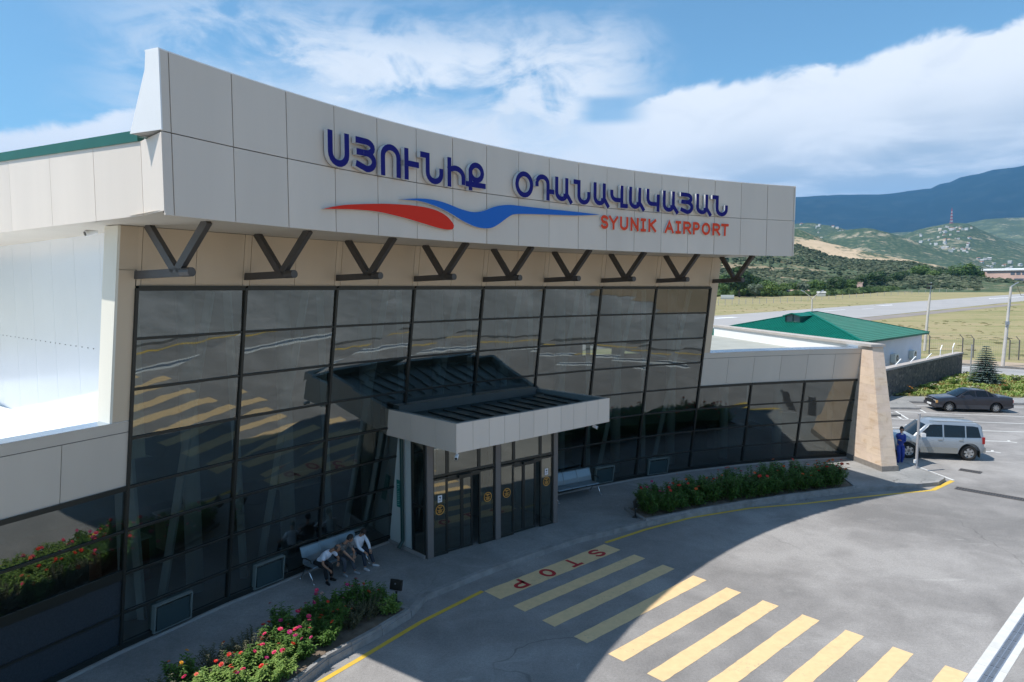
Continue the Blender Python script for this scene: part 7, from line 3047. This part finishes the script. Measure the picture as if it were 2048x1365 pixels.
def person(label, loc, rz, J, look, top, bottom, shoes, sleeve='short', skin=None, hairc=None, bald=False, group=None, extra=None):
    """local frame: +y forward, +x the person's left, z up. J: joints"""
    skin = skin or SKIN
    t = thing('person', label, 'person', loc, rz, group)
    V3 = Vector
    pel, chest, neck = V3(J['pelvis']), V3(J['chest']), V3(J['neck'])
    head = V3(J['head'])
    up = (neck - pel).normalized()
    sh, hip, hand, foot = {}, {}, {}, {}
    sx = V3(J.get('shx', (1, 0, 0))).normalized()
    ch = [[('pel', pel, (.105, .085)), ('wa', pel.lerp(chest, .55), (.10, .075)), ('ch', chest, (.115, .085)), ('nb', neck - up * .03, .05), ('nk', neck.lerp(head, .35), .052), ('hd0', head - (head - neck).normalized() * .04, .07)]]
    shirt = [[('p0', pel - up * .05, (.150, .122)), ('pel', pel + up * .03, (.152, .124)), ('wa', pel.lerp(chest, .55), (.142, .112)), ('ch', chest, (.165, .125)), ('nb', neck - up * .045, (.098, .085))]]
    trs = [[('pel', pel - up * .0, (.148, .12)), ('pt', pel + up * .06, (.135, .10))]]
    for s, n in ((1, 'l'), (-1, 'r')):
        S_ = chest + up * .10 + sx * s * .165
        Hn = V3(J['hand_' + n])
        El = ik(S_, Hn, .29, .26, J.get('ep_' + n, (s * .6, -.4, -.5)))
        dirf = (Hn - El).normalized()
        Wr = El + dirf * .25
        ch.append(['ch', ('s' + n, S_, .045), ('e' + n, El, .042), ('w' + n, Wr, .028), ('p' + n, Wr + dirf * .07, (.036, .018))])
        if sleeve == 'long':
            shirt.append(['ch', ('s' + n, S_, .070), ('e' + n, El, .055), ('w' + n, Wr - dirf * .02, .040)])
        else:
            shirt.append(['ch', ('s' + n, S_, .072), ('e' + n, S_.lerp(El, .72), .066)])
        hand[n] = (Wr, dirf)
        Hp = pel + sx * s * .09 - up * .03
        Ft = V3(J['foot_' + n])
        An = Ft + V3((0, 0, .085))
        Kn = ik(Hp, An, .43, .42, J.get('kp', (0, 1, .3)))
        ch.append(['pel', ('h' + n, Hp, .085), ('k' + n, Kn, .055), ('a' + n, An, .036)])
        trs.append(['pel', ('h' + n, Hp, .105), ('hm' + n, Hp.lerp(Kn, .5), .092), ('k' + n, Kn, .075), ('km' + n, Kn.lerp(An, .5), .066), ('a' + n, An + V3((0, 0, .03)), .055)])
        foot[n] = An
    body = skinned('body', ch, [skin], t, 1)
    # fingers
    for n in 'lr':
        Wr, d = hand[n]
        side_ = d.cross(Vector((0, 0, 1)))
        side_ = side_.normalized() if side_.length > .1 else Vector((1, 0, 0))
        nrm = side_.cross(d).normalized()
        chains = []
        palm = Wr + d * .04
        chains.append([('c', Wr, .024), ('c1', palm, .030)])
        for k, (o_, l) in enumerate(((-.030, .062), (-.010, .074), (.011, .070), (.030, .055))):
            b = palm + side_ * o_ + d * .035
            chains.append(['c1', ('b%d' % k, b, .012), ('m%d' % k, b + d * l * .55 - nrm * .012, .0095), ('t%d' % k, b + d * l * .85 - nrm * .036, .008)])
        q = Wr + d * .02 - side_ * .026
        chains.append(['c1', ('th', q - side_ * .018 + d * .02, .012), ('tt', q - side_ * .03 + d * .05 - nrm * .01, .010)])
        skinned('hand', chains, [skin], body, 1)
    skinned('shirt', shirt, top if isinstance(top, list) else [top], t, 1)
    skinned('trousers', trs, [bottom], t, 1)
    # shoes
    for n, s in (('l', 1), ('r', -1)):
        An = foot[n]
        ft = V3(J.get('toe_' + n, (.05 * s, 1, 0))).normalized()
        b = V3((An.x, An.y, An.z - .045))
        skinned('shoe', [[('a', b - ft * .055, .048), ('b', b + ft * .05 - V3((0, 0, .005)), .046), ('c', b + ft * .135 - V3((0, 0, .014)), .040), ('d', b + ft * .185 - V3((0, 0, .016)), .030)]], [shoes], t, 1)
    # head, looking along `look`
    lk = V3(look).normalized()
    rt = lk.cross(V3((0, 0, 1))).normalized()
    uh = rt.cross(lk).normalized()
    mb = MB()
    nu, nv = 16, 12
    vs3, fs3 = [], []
    for j in range(nv + 1):
        ph = PI * j / nv
        for i in range(nu):
            a = 2 * PI * i / nu
            x, y, z = math.sin(ph) * math.cos(a), math.sin(ph) * math.sin(a), math.cos(ph)
            w = .073 * (1 - .16 * max(0, -z))
            dpt = .094 * (1 - .10 * max(0, -z)) if y < 0 else .090 * (1 + .03 * max(0, -z))
            vs3.append(head + rt * x * w + lk * y * dpt + uh * z * .118 + lk * (.012 * max(0, -z)))
    for j in range(nv):
        for i in range(nu):
            fs3.append((j * nu + i, (j + 1) * nu + i, (j + 1) * nu + (i + 1) % nu, j * nu + (i + 1) % nu))
    mb.add(vs3, fs3)
    P_ = lambda x, y, z: head + rt * x + lk * y + uh * z
    mb.add([P_(0, .105, -.035), P_(-.014, .086, -.038), P_(.014, .086, -.038), P_(0, .085, .012)], [(0, 1, 3), (0, 3, 2), (0, 2, 1)])
    hd = mb.build('head', [skin], body, True)
    mb = MB()
    for s in (-1, 1):
        mb.blob(P_(s * .075, -.002, -.008), (.012, .018, .028), .05, 0, (6, 5))
    mb.build('ears', [skin], hd, True)
    mb = MB()
    for s in (-1, 1):
        mb.blob(P_(s * .028, .079, .008), (.011, .008, .007), 0, 0, (8, 6))
    mb.build('eyes', [mat('eye_dark', (0.02, 0.015, 0.012), .3)], hd, True)
    mb = MB()
    mb.blob(P_(0, .083, -.062), (.022, .007, .007), 0, 0, (8, 5))
    mb.build('mouth', [mat('lips', (0.30, 0.10, 0.08), .5)], hd, True)
    mb = MB()
    for s in (-1, 1):
        mb.beam(P_(s * .014, .086, .026), P_(s * .044, .078, .027), .007, .007)
    mb.build('eyebrows', [HAIR], hd)
    if not bald:
        mb = MB()
        vs3, fs3 = [], []
        random.seed(2)
        for j in range(8):
            ph = PI * .60 * j / 7
            for i in range(20):
                a = 2 * PI * i / 20
                x, y, z = math.sin(ph) * math.cos(a), math.sin(ph) * math.sin(a), math.cos(ph)
                front = max(0, y)
                zz_ = z if front < .35 else max(z, .40)
                k = 1.09 + random.uniform(-.015, .03) + .06 * max(0, z)
                vs3.append(P_(x * .076 * k, y * .096 * k - .004, zz_ * .122 * k))
        for j in range(7):
            for i in range(20):
                fs3.append((j * 20 + i, (j + 1) * 20 + i, (j + 1) * 20 + (i + 1) % 20, j * 20 + (i + 1) % 20))
        mb.add(vs3, fs3)
        mb.build('hair', [hairc or HAIR], t, True)
    else:
        mb = MB()
        vs3, fs3 = [], []
        for j in range(6):
            ph = PI * (.28 + .34 * j / 5)
            for i in range(15):
                a = PI * (1.0 + (i - 1) / 12.0) - PI * 1 / 24
                x, y, z = math.sin(ph) * math.cos(a), math.sin(ph) * math.sin(a), math.cos(ph)
                vs3.append(P_(x * .0765, y * .0985 - .001, z * .122))
        for j in range(5):
            for i in range(14):
                fs3.append((j * 15 + i, (j + 1) * 15 + i, (j + 1) * 15 + i + 1, j * 15 + i + 1))
        mb.add(vs3, fs3)
        mb.build('hair', [mat('short_grey_hair', (0.06, 0.05, 0.045), .8)], t, True)
    if extra:
        extra(t, hand, P_)
    return t


WSH = mat('white_shirt', (0.70, 0.72, 0.80), 0.75, 0, 0.04, 12, 0.3, 25)
WSH2 = mat('white_long_shirt', (0.74, 0.75, 0.80), 0.75, 0, 0.04, 12, 0.3, 25)
PAT = mat('patterned_shirt', (0.02, 0.02, 0.022), 0.75, 0, 0, 26, col2=(0.24, 0.22, 0.20))
BKT = mat('black_trousers', (0.010, 0.010, 0.012), 0.8)
GYT = mat('grey_trousers', (0.06, 0.065, 0.08), 0.8)
NVT = mat('navy_trousers', (0.022, 0.032, 0.05), 0.8)
BLU = mat('blue_overall', (0.012, 0.04, 0.28), 0.7, 0, 0.2, 8, 0.3, 20)
SH_B = mat('black_shoe', (0.01, 0.01, 0.01), 0.4)
SH_W = mat('white_shoe', (0.55, 0.56, 0.58), 0.5)
SH_G = mat('grey_shoe', (0.30, 0.32, 0.34), 0.6)
# seat frame: forward = fcx_, person's left (+x local) = right-hand side seen from the front
rzp = math.atan2(fcx_.y, fcx_.x) - PI / 2
ex_ = Vector((math.cos(rzp), math.sin(rzp), 0))


def seatpos(s, fwd=0.0):
    p = ba + tang * s + fcx_ * fwd
    return (p.x, p.y, .15)


def watch(t, hand, P_):
    Wr, d = hand['r']
    mb = MB()
    mb.tube([Wr - d * .045, Wr - d * .015], .036, 10)
    mb.build('wristwatch', [FRAME], t)


def phone(t, hand, P_):
    c = (hand['l'][0] + hand['r'][0]) / 2 + (hand['l'][1] + hand['r'][1]) * .05
    mb = MB()
    mb.box(c + Vector((0, .03, .02)), (.075, .15, .012), 0, 0, Matrix.Rotation(.5, 3, 'X'))
    mb.build('phone', [BLK], t)
    mb = MB()
    mb.box(Vector((0.02, .10, .70)), (.09, .02, .07), 0, 0, Matrix.Rotation(-.6, 3, 'X'))
    mb.build('badge', [mat('badge_blue', (0.05, 0.22, 0.5), .4)], t)


# screen right is local -x when facing the viewer from the wall: check sign once
sgx = 1 if ex_.dot(tang) > 0 else -1


def mir(p):
    return (p[0] * sgx, p[1], p[2])


def seated(lean, twist, hands, feet, head_d, **k):
    """coordinates with +x = along the bench to the far end"""
    pel = Vector((0, .02, .54))
    chest = pel + Vector((lean[0] * .30, lean[1] * .30, .30 * lean[2]))
    neck = pel + Vector((lean[0] * .50, lean[1] * .50, .50 * lean[2]))
    head = neck + Vector(head_d)
    J = dict(pelvis=mir(pel), chest=mir(chest), neck=mir(neck), head=mir(head))
    a, b = ('l', 'r') if sgx > 0 else ('r', 'l')
    J['hand_' + a], J['hand_' + b] = mir(hands[0]), mir(hands[1])     # far hand, near hand
    J['foot_' + a], J['foot_' + b] = mir(feet[0]), mir(feet[1])
    J['toe_' + a], J['toe_' + b] = mir(k.get('toes', ((.25, 1, 0), (-.15, 1, 0)))[0]), mir(k.get('toes', ((.25, 1, 0), (-.15, 1, 0)))[1])
    J['ep_' + a], J['ep_' + b] = mir((.7, -.5, -.2)), mir((-.7, -.5, -.2))
    J['kp'] = (0, 1, .5)
    return J


J1 = seated((.38, .66, .74), 0, ((.30, .52, .52), (-.05, .58, .44)), ((.16, .38, 0), (-.08, .50, 0)), (.13, .13, .06))
pa = person('bald man in white polo shirt leaning forward at near end of bench', seatpos(BL_ * BSC * .18, .0), rzp, J1, mir((.75, .55, -.35)), WSH, BKT, SH_B, 'short', SKIN2, bald=True, group='men sitting on the bench', extra=watch)
J2 = seated((.12, .48, .87), 0, ((.16, .56, .60), (.10, .55, .50)), ((.22, .52, 0), (-.10, .42, 0)), (.10, .12, .13))
pb_ = person('dark haired man in black patterned shirt sitting in the middle of the bench', seatpos(BL_ * BSC * .50, .02), rzp, J2, mir((.75, .6, -.30)), PAT, GYT, SH_G, 'short', SKIN, group='men sitting on the bench')
J3 = seated((0, .30, .95), 0, ((.10, .50, .56), (-.09, .50, .54)), ((.22, .52, 0), (-.14, .56, 0)), (0, .13, .12), toes=((.55, 1, 0), (.1, 1, 0)))
pc_ = person('man in long sleeved white shirt with phone at far end of the bench', seatpos(BL_ * BSC * .83, .03), rzp, J3, mir((-.05, .62, -.72)), WSH2, NVT, SH_W, 'long', SKIN, mat('brown_hair', (0.03, 0.018, 0.012), .6), group='men sitting on the bench', extra=phone)
for o_ in (pa, pb_, pc_):
    o_.scale = (.88, .86, .85)
    o_.location += tang * .05 + fcx_ * .03
# standing man by the pier
sp_ = at(1799, 931.5, .0)
J4 = dict(pelvis=(0, 0, .93), chest=(0, .02, 1.24), neck=(0, .03, 1.46), head=(0, .06, 1.60), hand_l=(.07, .20, 1.50), hand_r=(.10, .22, 1.16), ep_l=(.8, .2, -.8), ep_r=(-.7, -.2, -.8),
          foot_l=(.09, .05, 0), foot_r=(-.08, -.05, 0), kp=(0, 1, 0), toe_l=(.2, 1, 0), toe_r=(-.2, 1, 0))


def mask(t, hand, P_):
    Wr, d = hand['l']
    mb = MB()
    mb.box(P_(-.07, .02, -.01), (.02, .05, .12))
    mb.build('phone', [BLK], t)
    mb = MB()
    for s in (-1, 1):
        mb.beam(Vector((s * .05, .09, 1.47)), Vector((s * .015, .13, 1.38)), .05, .02)
    mb.build('collar', [WSH], t)


person('man in blue overalls on the phone, standing beside the stone pier', sp_, PI - .15, J4, (.25, .95, -.15), BLU, BLU, SH_B, 'long', SKIN, extra=mask)
